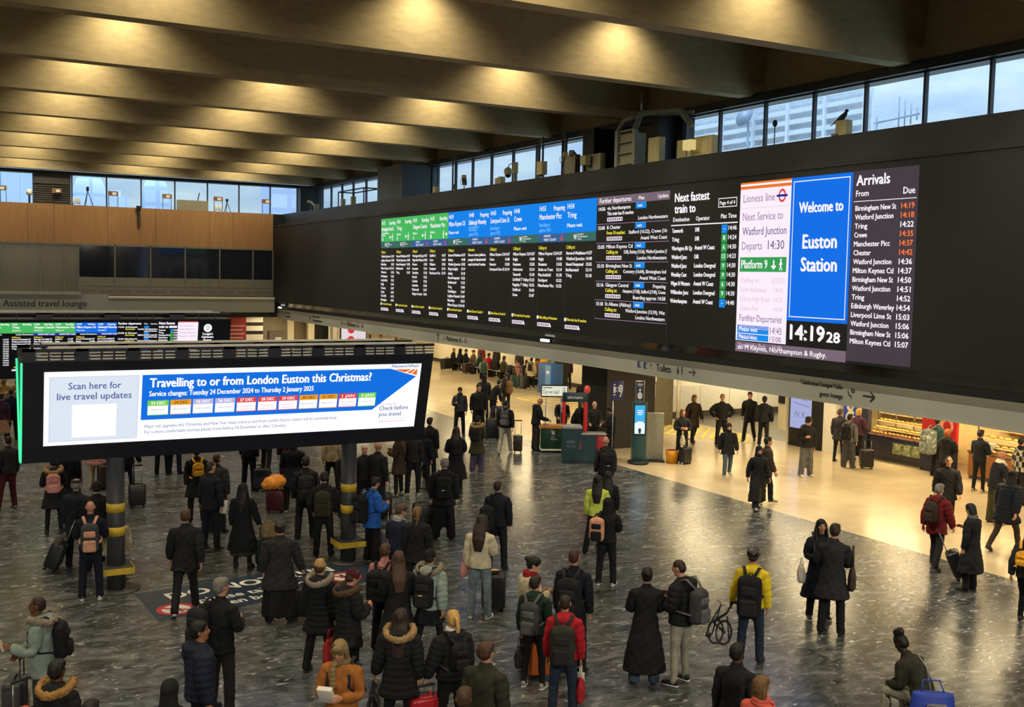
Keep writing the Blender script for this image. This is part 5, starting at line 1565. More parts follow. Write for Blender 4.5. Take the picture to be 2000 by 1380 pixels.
a = P_('person in a very long black coat and pale jeans beside the pale trousers', foot=(1257, 1334), h=1.68, face=-6, hair='bun', hc='black', top='maxi', legs='wide', lc='denim', shoes='brown', pose='hold')
a = P_('young person in a black padded jacket and pale trousers looking down to the left', foot=(1326, 1334), h=1.80, face=-58, hair='crop', hc='dbrown', top='puffer', hood=True, legs='slim', lc='stone', shoes='black', sole='white', pose='phone', hy=-10)
backpack(a, 'grey brown rucksack on the young person in pale trousers', 'dgrey', 'grey', (.30, .2, .48))
a = P_('cyclist in a bright yellow jacket and black helmet', foot=(1464, 1292), h=1.74, face=8, hair='crop', hc='dbrown', hat='helmet', top='jacket', tc='yellow', hood=True, legs='regular', lc='ddenim', shoes='coal', pose='gripL', key='cyclist')
backpack(a, 'big black rucksack on the yellow jacket', 'black', 'coal', (.36, .22, .62))
hd = a['handL']
bk = thing('folding_bicycle', 'folded black bicycle carried in the left hand of the cyclist', 'bicycle', (hd.x - .12, hd.y - .02, hd.z - .28), a['rz'] + .55)
bk.scale = (.62, .8, .92)
b = MB()
for wx, wz in ((-.22, -.12), (.02, -.16)):
    n = 26
    vs, fs = loft([(wx + .20 * math.cos(2 * PI * i / n), .05 * (wx > -.1), wz + .20 * math.sin(2 * PI * i / n)) for i in range(n + 1)], [(.022, .022)] * (n + 1), 8, (0, 1, 0), False)
    MB().add(vs, fs, 0, True).build('wheel', mat('tyre', (.015, .015, .015), .6), bk)
    s_ = MB()
    for i in range(9): s_.tube([(wx, .05 * (wx > -.1), wz), (wx + .19 * math.cos(i * .7), .05 * (wx > -.1), wz + .19 * math.sin(i * .7))], .003, 4)
    s_.build('spokes', M['steel'], bk)
b.tube([(.20, 0, .36), (.05, 0, .18), (-.3, 0, .05)], .024); b.tube([(-.3, 0, .05), (.05, .05, -.16)], .02); b.tube([(-.32, 0, -.18), (-.1, 0, .34)], .016); b.tube([(.18, .06, -.34), (.1, .05, .12)], .016); b.build('frame', M['black'], bk)
b = MB(); b.tube([(-.42, -.02, -.02), (-.1, -.02, .34), (-.2, -.02, .42)], .013); b.build('handlebar', M['black'], bk)
MB().loft([(.14, 0, .35), (.2, 0, .37), (.3, 0, .37)], [(.02, .02), (.05, .03), (.07, .025)], 10).build('saddle', M['black'], bk)
MB().rbox((-.48, -.08, -.2), (-.36, .02, -.12), .02).build('pedal', M['black'], bk)
P_('dark haired person in a black jacket at the bottom edge below the cyclist', head=(1440, 1259), h=1.66, face=20, skin_='brown', hair='short', hc='black', top='jacket')
P_('brown haired person with a coral scarf at the bottom edge', head=(1488, 1324), h=1.66, face=40, hair='bob', hc='lbrown', top='jacket', tc='coral', scarf='coral')
o = thing('silver_bag', 'shiny silver bag with black straps at the bottom edge', 'bag', on_z(1400, 1470)); b = MB(); b.rbox((-.22, -.16, 0), (.22, .16, .5), .1, seg=4); r = blob(b, .02, 1); nn = normals(r); r.v += nn * (.02 * RNG.standard_normal(len(r.v)))[:, None]
x = bpy.data.objects.new('bag_body', to_mesh(r, 'bag_body', [mat('foil', (.6, .58, .5), .18, .9, var=.3, scale=20)])); COL.objects.link(x); x.parent = o
MB().tube([(-.15, 0, .46), (-.06, .02, .62), (.1, 0, .6), (.16, 0, .46)], .014).build('bag_handle', M['black'], o)
# right foreground
a = P_('person in a long dark overcoat with a bag, standing close to another', foot=(1622, 1238), h=1.84, face=4, hair='short', hc='dbrown', top='coat', tc='coal', lc='black', pose='hold', hp=-.2)
sb = carrier(a, 'R', 'dark brown satchel hanging at the right hip of the long dark overcoat', 'dbrown', (.30, .12, .38), 'satchel', 'bag', strap=.5)
sb.location = a['loc'] + Vector((.70, -.72, 0)) * .30 + Vector((0, 0, .78))
a = P_('person in a dark navy coat half hidden behind the long dark overcoat', foot=(1597, 1207), h=1.72, face=165, skin_='fair', hair='long', hc='black', top='lcoat', tc='dnavy', shoes='black', sole='white', pose='hold')
backpack(a, 'grey brown rucksack behind the long dark overcoat', 'dgrey')
carrier(a, 'R', 'white carrier bag hanging behind the long dark overcoat', 'white', (.28, .12, .30), 'carrier_bag', 'bag', gloss=.4).location += Vector((-.24, .25, 0))
P1 = on_z(1797, 1440)
a = P_('person with a curly top knot sitting low, looking at the lap', at=(P1.x, P1.y), h=1.68, face=-55, skin_='dark', hair='highbun', hc='black', top='jacket', tc='dolive', lc='stone', pose='slump', z0=0.0)
suitcase('dark case used as a seat under the person with the top knot', 'coal', at=(P1.x, P1.y), rz=a['rz'], size=(.40, .30, .44), handle=.0)
o = thing('tote_bag', 'royal blue tote bag with pale lettering beside the seated person', 'bag', on_z(1816, 1478)); o.location.z = .30; o.rotation_euler = (0, 0, -.6); b = MB(); b.loft([(0, 0, 0), (0, 0, .3), (0, 0, .52)], [(.24, .12), (.28, .15), (.25, .08)], 18); r = blob(b, .02, 2)
x = bpy.data.objects.new('bag_body', to_mesh(r, 'bag_body', [mat('tote_royal', lin((40, 66, 170)), .6)])); COL.objects.link(x); x.parent = o
P = Panel(lambda u, v, l: (u, -.155 - l, v))
for k in range(3): P.text('w', 'TRAVEL WELL'[:9 - k], -.12, .40 - k * .09, .05, .24)
P.by.clear(); P.line('w', -.1, .42, .12, .42, .03); P.line('w', -.12, .35, .1, .35, .03); P.line('w', -.1, .28, .06, .28, .03); P.line('w', -.1, .42, -.12, .2, .02); P.build({'w': cloth(C['lgrey'])}, o)
MB().tube([(-.14, 0, .5), (-.1, .08, .64), (.1, .08, .64), (.14, 0, .5)], .012).build('bag_handle', mat('tote_royal', (0, 0, 0)), o)
MB().tube([(.0, .1, .5), (-.02, .22, .75), (-.1, .34, .86)], .008).build('strap', cloth(C['lgrey']), o)
# walkers at the right
a = P_('walker in a red jacket and dark cap with a rucksack', foot=(1826, 1110), h=1.74, face=30, hair='short', hc='grey', hat='cap', hatc='coal', top='parka', tc='dred', hood=True, legs='regular', lc='coal', shoes='brown', pose='walk2')
backpack(a, 'dark rucksack on the red jacket', 'dbrown', size=(.28, .17, .42))
P_('walker in black coming towards the balcony behind the red jacket', foot=(1846, 1036), h=1.78, face=172, skin_='fair', hair='crop', hc='black', top='parka', pose='walk')
a = P_('person in a long black coat pulling a suitcase and looking at a phone', foot=(1892, 1152), h=1.66, face=-62, hair='bob', hc='black', top='lcoat', scarf='grey', pose='phone1', key='puller')
suitcase('tilted black suitcase pulled by the person in the long black coat', 'black', foot=(1880, 1134), rz=-2.36, tilt=.42, size=(.4, .25, .58), handle=.45)
a = P_('person in black with a small yellow bag cut by the right edge', foot=(2002, 1222), h=1.70, face=20, hair='hood', hc='black', top='jacket', tc='coal', legs='slim', shoes='coal', pose='walk2')
backpack(a, 'bright orange yellow bag at the right edge', 'gold', size=(.28, .16, .26), low=.05)
P_('bald person with a white collar and olive trousers turned to the counter', foot=(1940, 1022), h=1.80, face=58, skin_='tan', hair='bald', top='jacket', tc='dnavy', scarf='white', legs='wide', lc='olive', shoes='white', pose='bend', lean=.2)
P_('large person in dark navy striding at the right edge', foot=(1962, 1078), h=1.80, face=35, hair='hood', hc='coal', top='lpuffer', tc='dnavy', legs='slim', lc='dbrown', pose='walk', wide=1.12, lean=.25)
a = P_('dark jacketed person with chequered bag at the snack counter', foot=(1910, 961), h=1.76, face=35, hair='short', hc='black', top='jacket', tc='dnavy', legs='slim', shoes='stone', sole='white', pose='hold')
carrier(a, 'L', 'black and white chequered bag at the snack counter', 'lgrey', (.34, .16, .3), 'chequered_bag', 'bag', c2='black').location.z += .25
P_('person in a black and beige check shirt at the right edge', foot=(1990, 985), h=1.80, face=50, hair='short', hc='black', top='jacket', tc='check', scarf='black')
P_('ginger haired person in a black jacket before the red poster', foot=(1846, 952), h=1.68, face=30, hair='bob', hc='ginger', top='parka', hood=True, pose='hold')
a = P_('traveller in a teal jacket under a huge mottled rucksack', foot=(1828, 930), h=1.80, face=50, hair='short', hc='black', top='jacket', tc='teal', pose='hold')
backpack(a, 'huge mottled grey rucksack with a lime strap', 'camo', 'camo', (.42, .34, .72), logo='lime')
P_('person in a dark grey coat queuing at the left of the bakery', foot=(1637, 902), h=1.72, face=28, hair='short', hc='brown', top='parka', tc='coal', legs='slim')
a = P_('person in a pinkish grey hooded jacket and grey trousers at the bakery', foot=(1656, 914), h=1.70, face=25, hair='short', hc='black', top='jacket', tc='grey', hood=True, legs='wide', lc='dgrey', shoes='black', sole='white')
backpack(a, 'black square rucksack of the bakery queue', 'black', size=(.34, .17, .48))
P_('blonde person in plum leaning to the bakery shelves', foot=(1674, 900), h=1.72, face=35, hair='bob', hc='blonde', top='jacket', tc='plum', pose='hold')
suitcase('black suitcase with a white strap standing in the bakery queue', 'black', foot=(1692, 915), rz=-.5, size=(.40, .26, .62), handle=.3)
P_('young walker in a black padded jacket and grey trousers before the white pillar', foot=(1573, 930), h=1.78, face=150, skin_='fair', hair='curly', hc='black', top='puffer', hood=True, legs='wide', lc='grey', shoes='white', sole='white', pose='phone1', hy=-20)
P_('walker facing the balcony with hand on hip, black coat', foot=(1408, 872), h=1.84, face=170, skin_='fair', hair='crop', hc='black', top='jacket', pose='akimbo')
a = P_('person in a black coat and faded jeans walking in front of the hand on hip man', foot=(1420, 931), h=1.60, face=165, skin_='fair', hair='hood', hc='black', top='parka', legs='regular', lc='denim', shoes='stone', sole='white', pose='walk')
a['o']['label'] = 'person in a hooded black coat and faded jeans walking across the aisle'
P_('walker in black facing the balcony before the pale corridor wall', foot=(1462, 862), h=1.80, face=-172, skin_='fair', hair='short', hc='black', top='jacket', pose='walk')
P_('person in a shiny black padded jacket seen from behind near the corridor', foot=(1490, 872), h=1.76, face=5, hair='short', hc='black', hat='beanie', hatc='black', top='puffer', hood=True, pose='walk2')
P_('person in a black headscarf and long black dress walking', foot=(1478, 994), h=1.62, face=155, skin_='fair', hair='hijab', hc='black', top='maxi', legs='wide', lc='black', shoes='stone', pose='walk')
P_('person in a dark brown jacket close behind the black headscarf', foot=(1494, 984), h=1.76, face=80, hair='short', hc='black', top='parka', tc='dbrown', legs='regular', lc='black', shoes='stone', pose='walk2')
a = P_('person in glasses and black holding a cream tote over a suitcase', foot=(1331, 903), h=1.70, face=172, skin_='fair', hair='short', hc='lbrown', top='jacket', pose='hold')
carrier(a, 'R', 'cream tote bag resting on the black suitcase by the yellow basket', 'cream', (.26, .14, .32), 'tote_bag', 'bag').location.z -= .05
suitcase('black suitcase under the cream tote beside the yellow basket', 'black', foot=(1338, 906), rz=.2, size=(.40, .24, .55), handle=.25)
t = thing('yellow_basket', 'yellow open basket on the floor beside the black suitcase', 'basket', on_z(1312, 904)); MB().loft([(0, 0, 0), (0, 0, .25), (0, 0, .42)], [(.17, .14), (.21, .17), (.24, .19)], 22).build('basket', mat('basket_yellow', lin((212, 146, 24)), .5), t); MB().loft([(0, 0, .40), (0, 0, .425)], [(.21, .165), (.2, .16)], 22).build('lining', cloth(C['dred']), t)
P_('person in a brown coat walking behind the person in glasses', foot=(1353, 866), h=1.74, face=150, skin_='fair', hair='bob', hc='lbrown', top='coat', tc='dbrown', pose='walk')
# around the desks
P_('bald person in a dark jacket leaning on the wooden desk', foot=(1046, 880), h=1.78, face=72, skin_='fair', hair='bald', top='jacket', hood=True, legs='wide', lc='coal', pose='desk')
P_('uniformed bald person behind the wooden desk facing the hall', foot=(1096, 868), h=1.70, face=172, skin_='fair', hair='bald', top='suit', tc='dnavy', scarf='white', pose='desk')
P_('member of staff leaning over behind the red arch', foot=(1122, 872), h=1.66, face=110, skin_='fair', hair='short', hc='lbrown', top='jacket', pose='bend')
P_('white bearded bald person in uniform behind the teal desk', foot=(1158, 884), h=1.74, face=172, skin_='pale', hair='bald', top='jacket', tc='coal', pose='desk')
P_('curly haired person in black standing right of the teal desk', foot=(1192, 896), h=1.70, face=-70, skin_='tan', hair='curly', hc='black', top='jacket', tc='dnavy', pose='phone')
P_('person in black seen from behind near the ramp, beyond the desks', foot=(1138, 822), h=1.78, face=0, hair='crop', hc='black', top='jacket', legs='regular', lc='coal', pose='hold')
a = P_('bald person with a large black rucksack in front of the teal desk', foot=(1180, 988), h=1.78, face=-10, hair='bald', top='jacket', tc='coal')
backpack(a, 'large black rucksack of the bald person by the teal desk', 'black', size=(.36, .24, .56), logo='white')
a = P_('person in a lime yellow jacket with very long black hair', foot=(1164, 1083), h=1.68, face=5, hair='long', hc='black', top='jacket', tc='lime', pose='relax')
P_('person in black with a red lanyard beside the lime jacket', foot=(1183, 1070), h=1.66, face=-12, hair='long', hc='black', top='jacket', scarf='red')
a = P_('person in a black hooded jacket with a peach rucksack', foot=(1183, 1142), h=1.66, face=8, hair='hood', hc='black', top='jacket', legs='regular', lc='black', shoes='white', sole='white', pose='hold')
backpack(a, 'peach and black rucksack slung on the left of the black hooded jacket', 'peach', 'black', (.30, .2, .46), oneL=True)
# right of the Christmas screen
a = P_('person in a long flared black coat with long dark hair', foot=(889, 962), h=1.76, face=-5, hair='long', hc='dbrown', top='lcoat', legs='slim', pose='hold')
backpack(a, 'small black rucksack on the long flared black coat', 'black', size=(.26, .13, .36))
a = P_('person in an olive green parka and black beanie with a fur hood', foot=(931, 923), h=1.68, face=20, hair='short', hc='black', hat='beanie', hatc='black', top='coat', tc='olive', hood=True, fur='furb', legs='wide', lc='purple', shoes='black', sole='white', pose='phone')
backpack(a, 'black rucksack on the olive green parka', 'black', size=(.28, .15, .40))
a = P_('walker in a black jacket and pale trousers with a grey rucksack', foot=(986, 886), h=1.76, face=8, hair='crop', hc='black', top='jacket', legs='regular', lc='stone', shoes='white', sole='white', pose='walk', key='wheel')
backpack(a, 'grey rucksack on the walker in pale trousers', 'dgrey', 'grey', (.30, .17, .46))
suitcase('brown suitcase wheeled beside the walker in pale trousers', 'dbrown', foot=(1011, 884), rz=-.5, size=(.30, .22, .58), handle=.5)
P_('person in a grey jacket and black shirt facing the balcony', foot=(897, 850), h=1.76, face=175, skin_='tan', hair='short', hc='black', top='jacket', tc='dgrey', scarf='black', pose='phone1')
P_('tall person in a black fleece facing the balcony beside the grey jacket', foot=(934, 850), h=1.86, face=170, skin_='fair', hair='short', hc='dbrown', top='jacket', wide=1.1)
suitcase('large dark suitcase with tall handle by the tall person in black fleece', 'dnavy', foot=(961, 858), rz=-.3, size=(.48, .3, .74), handle=.4)
a = P_('person in a navy coat seen from behind in the far aisle', foot=(944, 818), h=1.80, face=-12, hair='hood', hc='dnavy', top='parka', tc='dnavy')
a = P_('person bending over a navy duffel in the far aisle', foot=(962, 822), h=1.70, face=60, hair='short', hc='black', top='jacket', pose='bend')
o = thing('duffel_bag', 'big navy duffel bag in front of the bending person', 'bag', on_z(975, 824)); o.location.z = .45; MB().loft([(-.38, 0, .0), (-.3, 0, 0), (.3, 0, 0), (.38, 0, 0)], [(.12, .14), (.2, .24), (.2, .24), (.12, .14)], 18, ref=(0, 0, 1)).build('bag_body', cloth(C['navy']), o); b = MB()
for x in (-.15, .15): b.loft([(x - .01, 0, 0), (x + .01, 0, 0)], [(.21, .25)] * 2, 18, ref=(0, 0, 1))
b.build('strap', cloth(C['coal']), o); MB().box((-.36, -.16, -.45), (.36, .16, -.2)).build('trolley_base', cloth(C['coal']), o); 
a = P_('person in black with a brown rucksack in the far aisle', foot=(988, 806), h=1.72, face=-30, hair='short', hc='black', top='jacket', legs='slim')
backpack(a, 'brown rucksack of the person in black in the far aisle', 'brown', size=(.32, .2, .52))
P_('person in a dark coat partly hidden by the right end of the Christmas screen', foot=(838, 934), h=1.74, face=20, hair='short', hc='black', top='coat')
# behind and below the Christmas screen
a = P_('grey haired person with a black rucksack and wide black coat', foot=(866, 1052), h=1.78, face=3, hair='short', hc='grey', top='parka', wide=1.12, legs='wide')
backpack(a, 'black rucksack with a white mark on the wide black coat', 'black', size=(.34, .18, .48), logo='white')
suitcase('large black suitcase left of the grey haired person in the wide coat', 'black', foot=(826, 1046), rz=-.2, size=(.46, .3, .74), handle=.35)
a = P_('person in black looking up to the right with a bag on the left shoulder', foot=(970, 1112), h=1.78, face=8, hair='crop', hc='dbrown', top='jacket', tc='dnavy', hy=12, hp=.15, lc='black')
backpack(a, 'black holdall on the left shoulder of the person looking up', 'black', size=(.28, .22, .48), oneL=True, low=.1)
P_('person in a navy jacket with a pale grey hood turned to the right', foot=(776, 1168), h=1.70, face=38, hair='short', hc='brown', top='jacket', tc='navy', hy=30, scarf='lgrey', pose='phone')
P_('long light brown haired person in a black coat beside the pale grey hood', foot=(812, 1172), h=1.68, face=5, hair='pony', hc='lbrown', top='parka', hy=-10)
a = P_('person in a bright blue jacket with a black rucksack looking at a phone', foot=(727, 1099), h=1.74, face=58, hair='short', hc='black', top='parka', tc='blue', pose='phone', shoes='white', sole='white', legs='wide')
backpack(a, 'black rucksack with teal trim on the bright blue jacket', 'black', 'coal', (.32, .22, .54))
suitcase('silver grey suitcase beside the bright blue jacket', 'grey', foot=(747, 1092), rz=-.3, gloss=.25)
a = P_('person in dark clothes with an olive rucksack left of the right post', foot=(632, 1086), h=1.74, face=6, hair='short', hc='dbrown', top='jacket', tc='coal', pose='pockets')
backpack(a, 'olive grey rucksack left of the right banded post', 'olive', 'dolive', (.34, .2, .52))
a = P_('broad person in black with a dark rucksack below the screen middle', foot=(596, 1052), h=1.80, face=-4, hair='short', hc='black', top='jacket', tc='black', wide=1.05)
backpack(a, 'dark grey rucksack below the middle of the Christmas screen', 'coal', size=(.34, .2, .54))
P_('white haired person in black facing the balcony beside the right post', foot=(711, 1008), h=1.72, face=172, skin_='pale', hair='crop', hc='white', top='jacket')
P_('bald person in a black jumper behind the white haired person', foot=(737, 1012), h=1.84, face=40, hair='bald', top='jacket', tc='black')
suitcase('black suitcase with a tall open handle right of the right post', 'black', foot=(752, 1010), rz=-.4, size=(.34, .24, .58), handle=.5, c2=1)
P_('person in a brown coat with long hair holding a phone under the screen', foot=(778, 968), h=1.72, face=-62, hair='long', hc='brown', top='coat', tc='dbrown', legs='slim', pose='phone', shoes='stone')
P_('person in dark clothes right of the brown coat under the screen', foot=(806, 966), h=1.76, face=5, hair='short', hc='black', top='jacket', tc='coal', shoes='white', sole='white')
P_('person in a navy coat near the screen end, between brown coat and wide coat', foot=(826, 958), h=1.70, face=25, hair='bob', hc='black', top='parka', tc='dnavy')
P_('person in a grey bobble hat behind the right banded post', foot=(676, 1012), h=1.70, face=30, hair='short', hc='black', hat='bobble', hatc='grey', top='parka')
P_('person in a striped cream scarf under the screen left of the right post', foot=(648, 962), h=1.70, face=0, hair='short', hc='black', top='jacket', tc='beige', legs='slim')
P_('dark coated person beside the orange bag under the screen', foot=(572, 998), h=1.78, face=10, hair='short', hc='black', top='coat', tc='dnavy', wide=1.1, shoes='black', sole='white')
P_('person in a dark red jacket far under the screen', foot=(560, 948), h=1.72, face=-20, hair='short', hc='black', top='jacket', tc='maroon')
P_('person in dark trousers standing under the screen left of the navy suitcase', foot=(486, 956), h=1.82, face=35, hair='short', hc='black', top='jacket', tc='dnavy', lc='dnavy')
P_('person with crossed legs far under the screen above the orange bag', foot=(520, 921), h=1.76, face=20, hair='short', hc='black', top='jacket', pose='walk2')
suitcase('navy suitcase standing under the screen', 'navy', foot=(511, 958), rz=-.3, size=(.42, .26, .60), handle=.1)
sc_ = suitcase('brown leather look suitcase below the orange bag', 'maroon', foot=(538, 1000), rz=-.5, size=(.42, .30, .55), handle=.1, gloss=.25)
o = thing('orange_bag', 'crumpled bright orange bag lying on the brown suitcase', 'bag', sc_.location + Vector((0, .05, .62))); b = MB(); b.loft([(-.3, 0, .02), (-.18, 0, .08), (.05, 0, .13), (.22, 0, .16), (.32, 0, .24)], [(.06, .1), (.14, .2), (.17, .24), (.13, .2), (.03, .06)], 14, ref=(0, 0, 1)); r = blob(b, .02, 1); nn = normals(r); r.v += nn * (.014 * np.sin(r.v[:, 0] * 40 + r.v[:, 1] * 33))[:, None]
x = bpy.data.objects.new('bag_body', to_mesh(r, 'bag_body', [mat('orange_plastic', lin((236, 150, 50)), .3)])); COL.objects.link(x); x.parent = o
a = P_('person in a dark suit looking right holding white papers', foot=(412, 1072), h=1.84, face=35, hair='crop', hc='dbrown', top='suit', tc='dnavy', lc='dnavy', hy=18, shoes='brown')
held_card(a, 'R', 'white papers held by the person in the dark suit', 'white', 'papers', 'paper', (.20, .02, .28), .2)
P_('person in a black coat right of the dark suit under the screen', foot=(424, 1040), h=1.76, face=28, hair='crop', hc='brown', top='parka', tc='coal', hy=15)
a = P_('person in black with a yellow bag behind the dark suit', foot=(384, 1018), h=1.74, face=-10, hair='short', hc='black', top='coat')
backpack(a, 'yellow topped bag behind the person in the dark suit', 'gold', size=(.26, .14, .3))
P_('pair of dark trousers under the screen, left of two distant standing people', foot=(317, 927), h=1.76, face=10, hair='short', hc='black', top='jacket', lc='dnavy')
P_('person in navy trousers under the screen, right of two distant standing people', foot=(341, 925), h=1.76, face=25, hair='short', hc='black', top='jacket', lc='navy')
a = P_('person with very long dark hair in a black coat and patterned skirt', foot=(474, 1108), h=1.66, face=18, hair='long', hc='black', top='lcoat', skirt=(.28, 'dolive'), legs='slim', pose='grip', key='lady')
suitcase('dark green suitcase held by the person in the patterned skirt', 'dgreen', at=(a['handR'].x + .1, a['handR'].y), to=a['handR'], rz=a['rz'], size=(.38, .25, .56), c2=1)
o = thing('olive_bag', 'olive canvas bag hung on the dark green suitcase', 'bag', Vector((a['handR'].x + .14, a['handR'].y - .05, .58))); MB().rbox((-.17, -.1, 0), (.17, .1, .3), .08, seg=3).build('bag_body', cloth(C['khaki']), o); MB().tube([(-.1, 0, .28), (-.05, 0, .42), (.05, 0, .42), (.1, 0, .28)], .01).build('bag_handle', cloth(C['khaki']), o)
a = P_('person with a hair bun in a wide black coat and skirt on the floor mat', foot=(546, 1214), h=1.68, face=3, hair='bun', hc='dbrown', top='coat', tc='coal', skirt=(.12, 'black'), wide=1.18, pose='grip')
suitcase('black suitcase with a pink bottle at the right of the hair bun person', 'black', at=(a['handR'].x, a['handR'].y), to=a['handR'], rz=a['rz'], c2=1, size=(.36, .25, .58))
P_('person in a black jacket and white soled shoes walking over the floor mat', foot=(362, 1198), h=1.78, face=4, hair='short', hc='brown', top='parka', pose='walk', shoes='black', sole='white')
a = P_('bald person in navy with white trainers beside the left post', foot=(178, 1170), h=1.74, face=3, hair='bald', top='jacket', tc='dnavy', lc='dnavy', shoes='white', sole='white', pose='hold')
backpack(a, 'grey rucksack with orange straps on the bald person in navy', 'dgrey', 'peach', (.30, .18, .50))
P_('person in a flat cap left of the black beanie behind the bald person', foot=(150, 1108), h=1.72, face=20, hair='short', hc='grey', hat='flatcap', hatc='coal', top='parka', tc='dnavy')
P_('person in a black beanie close behind the bald person in navy', foot=(190, 1112), h=1.70, face=-5, hair='short', hc='black', hat='beanie', hatc='black', top='lpuffer', wide=1.05)
suitcase('tilted black suitcase with chrome handle beside the bald person', 'black', foot=(98, 1116), rz=1.30, tilt=.38, size=(.42, .27, .58), handle=.50)
a = P_('person with a fur hood and pale pink rucksack in a black coat', foot=(106, 1042), h=1.68, face=2, hair='short', hc='dbrown', top='coat', hood=True, fur='furb', legs='slim', pose='hold')
backpack(a, 'pale pink grey rucksack on the black coat with fur hood', 'pink', size=(.30, .16, .42))
P_('person in a long navy coat beside the pale pink rucksack', foot=(134, 1010), h=1.74, face=5, hair='short', hc='black', top='lcoat', tc='dnavy')
P_('person in a pale pink ribbed padded coat under the screen left end', foot=(190, 954), h=1.70, face=10, hair='short', hc='dbrown', top='lpuffer', tc='pink', lc='beige')
P_('person in beige trousers under the screen beside the pink padded coat', foot=(146, 940), h=1.72, face=0, hair='short', hc='brown', top='jacket', lc='tan')
suitcase('dark brown suitcase beside the pink padded coat', 'dbrown', foot=(208, 955), rz=.1, size=(.44, .28, .66), handle=.2)
suitcase('black suitcase with a tall handle right of the left post', 'black', foot=(268, 990), rz=-.1, size=(.40, .26, .56), handle=.48)
P_('person holding the tall handled suitcase, hidden behind the left post', foot=(247, 972), h=1.76, face=0, hair='short', hc='black', top='jacket', pose='grip')
P_('child in a cream padded coat standing behind the left post', foot=(226, 1132), h=1.24, face=15, hair='short', hc='lbrown', top='lpuffer', tc='cream', hood=True, shoes='white', wide=1.35, lc='stone')
P_('person in a black jacket and maroon trousers at the left edge', foot=(16, 994), h=1.76, face=-30, hair='crop', hc='black', top='jacket', tc='coal', legs='regular', lc='maroon', shoes='stone', pose='relax')
# far left, beyond the screens
P_('blonde person in a tan jacket holding a cup at the far left edge', foot=(8, 828), h=1.72, face=150, skin_='fair', hair='bob', hc='blonde', top='jacket', tc='tan', pose='phone')
P_('person in a long beige coat left of the green edge strip', foot=(37, 822), h=1.70, face=170, skin_='fair', hair='long', hc='brown', top='coat', tc='beige', pose='hold')
P_('dark dressed person at the far left behind the beige coat', foot=(24, 858), h=1.70, face=20, hair='short', hc='black', top='jacket', tc='navy')
P_('person in a dusty orange skirt at the far left edge', foot=(4, 868), h=1.66, face=10, hair='short', hc='black', top='jacket', tc='plum', skirt=(.4, 'peach'))
# waiting rows of the far aisle: seated people
seated = [((884, 722), 'fair', 'crop', 'grey', 'coal', 95, 'grey haired seated person at the left end of the far waiting row'), ((897, 724), 'dark', 'hood', 'black', 'dnavy', 60, 'hooded seated person second from the left in the far waiting row'),
          ((908, 725), 'fair', 'short', 'black', 'dnavy', 100, 'seated person in navy third from the left in the far waiting row'), ((923, 727), 'fair', 'bun', 'black', 'brown', 110, 'seated person with a bun and brown top in the far waiting row'),
          ((938, 731), 'tan', 'short', 'black', 'teal', -60, 'seated person in dark teal turned left in the far waiting row'), ((953, 735), 'fair', 'short', 'black', 'scarlet', 40, 'seated person in a red hooded top in the far waiting row'),
          ((966, 738), 'tan', 'short', 'dbrown', 'coal', 10, 'seated person in charcoal right of the red top'), ((982, 742), 'tan', 'bob', 'black', 'olive', 60, 'seated person in olive behind the pram'),
          ((1012, 749), 'tan', 'short', 'black', 'pink', -70, 'seated person in dusty pink beyond the teal cases'), ((1027, 752), 'fair', 'short', 'brown', 'coal', 0, 'seated person in charcoal behind the cream coat'), ((1047, 754), 'fair', 'bob', 'ginger', 'brown', 20, 'ginger seated person right of the cream coat')]
for ft, sk_, hr_, hc_, tc_, fc_, lb in seated:
    P_(lb, foot=ft, h=1.72, face=fc_, skin_=sk_, hair=hr_, hc=hc_, top='jacket', tc=tc_, pose='sit', lc='coal')
for ft, ps_, hr_, hc_, tc_, fc_, lb in [((29.2, 57.2), 'stand', 'short', 'black', 'dred', 140, 'standing person in dark red behind the charcoal seated person'), ((29.0, 54.9), 'stand', 'bob', 'dbrown', 'dolive', -40, 'standing person in dull olive behind the far waiting row'), ((29.2, 52.5), 'stand', 'short', 'black', 'coal', 30, 'standing person in charcoal behind the teal suitcases'),
        ((29.0, 50.0), 'stand', 'long', 'black', 'brown', 80, 'long haired standing person in brown behind the far waiting row'), ((29.2, 48.9), 'stand', 'short', 'dbrown', 'grey', 160, 'standing person in grey behind the cream coat in the far aisle'), ((29.2, 47.3), 'stand', 'bob', 'brown', 'plum', 10, 'standing person in plum left of the blue machine')]:
    P_(lb, at=ft, h=1.70, face=fc_, skin_='tan', hair=hr_, hc=hc_, top='jacket', tc=tc_, pose=ps_, lc='coal')
a = P_('standing person in a cream coat with a small rucksack in the far aisle', foot=(1037, 760), h=1.62, face=20, hair='short', hc='black', top='parka', tc='cream', legs='slim', shoes='white')
backpack(a, 'small dark rucksack on the cream coat in the far aisle', 'dbrown', size=(.26, .14, .36))
P_('person in a mustard top beside the blue machine', foot=(1062, 752), h=1.74, face=-20, hair='short', hc='black', top='jacket', tc='gold')
for i, (px, c, w1) in enumerate(((1004, 'teal', 'left of the two teal'), (1014, 'teal', 'right of the two teal'), (1021, 'grey', 'grey one right of the teal'), (1028, 'coal', 'dark one beside the grey'))):
    suitcase(w1 + ' suitcases in the far aisle' if i < 2 else 'suitcase, ' + w1 + ' case in the far aisle', c, foot=(px, 757 + i * .6), rz=-.2, size=(.40 if i < 2 else .32, .28, .66), handle=.42)
suitcase('brown suitcase in front of the far seated people', 'dbrown', foot=(915, 729), rz=.2, size=(.7, .32, .62), handle=.1); o = suitcase('black holdall leaning at the left end of the far waiting row', 'black', foot=(874, 723), rz=.3, size=(.8, .4, .7), handle=.05, tilt=-.2)
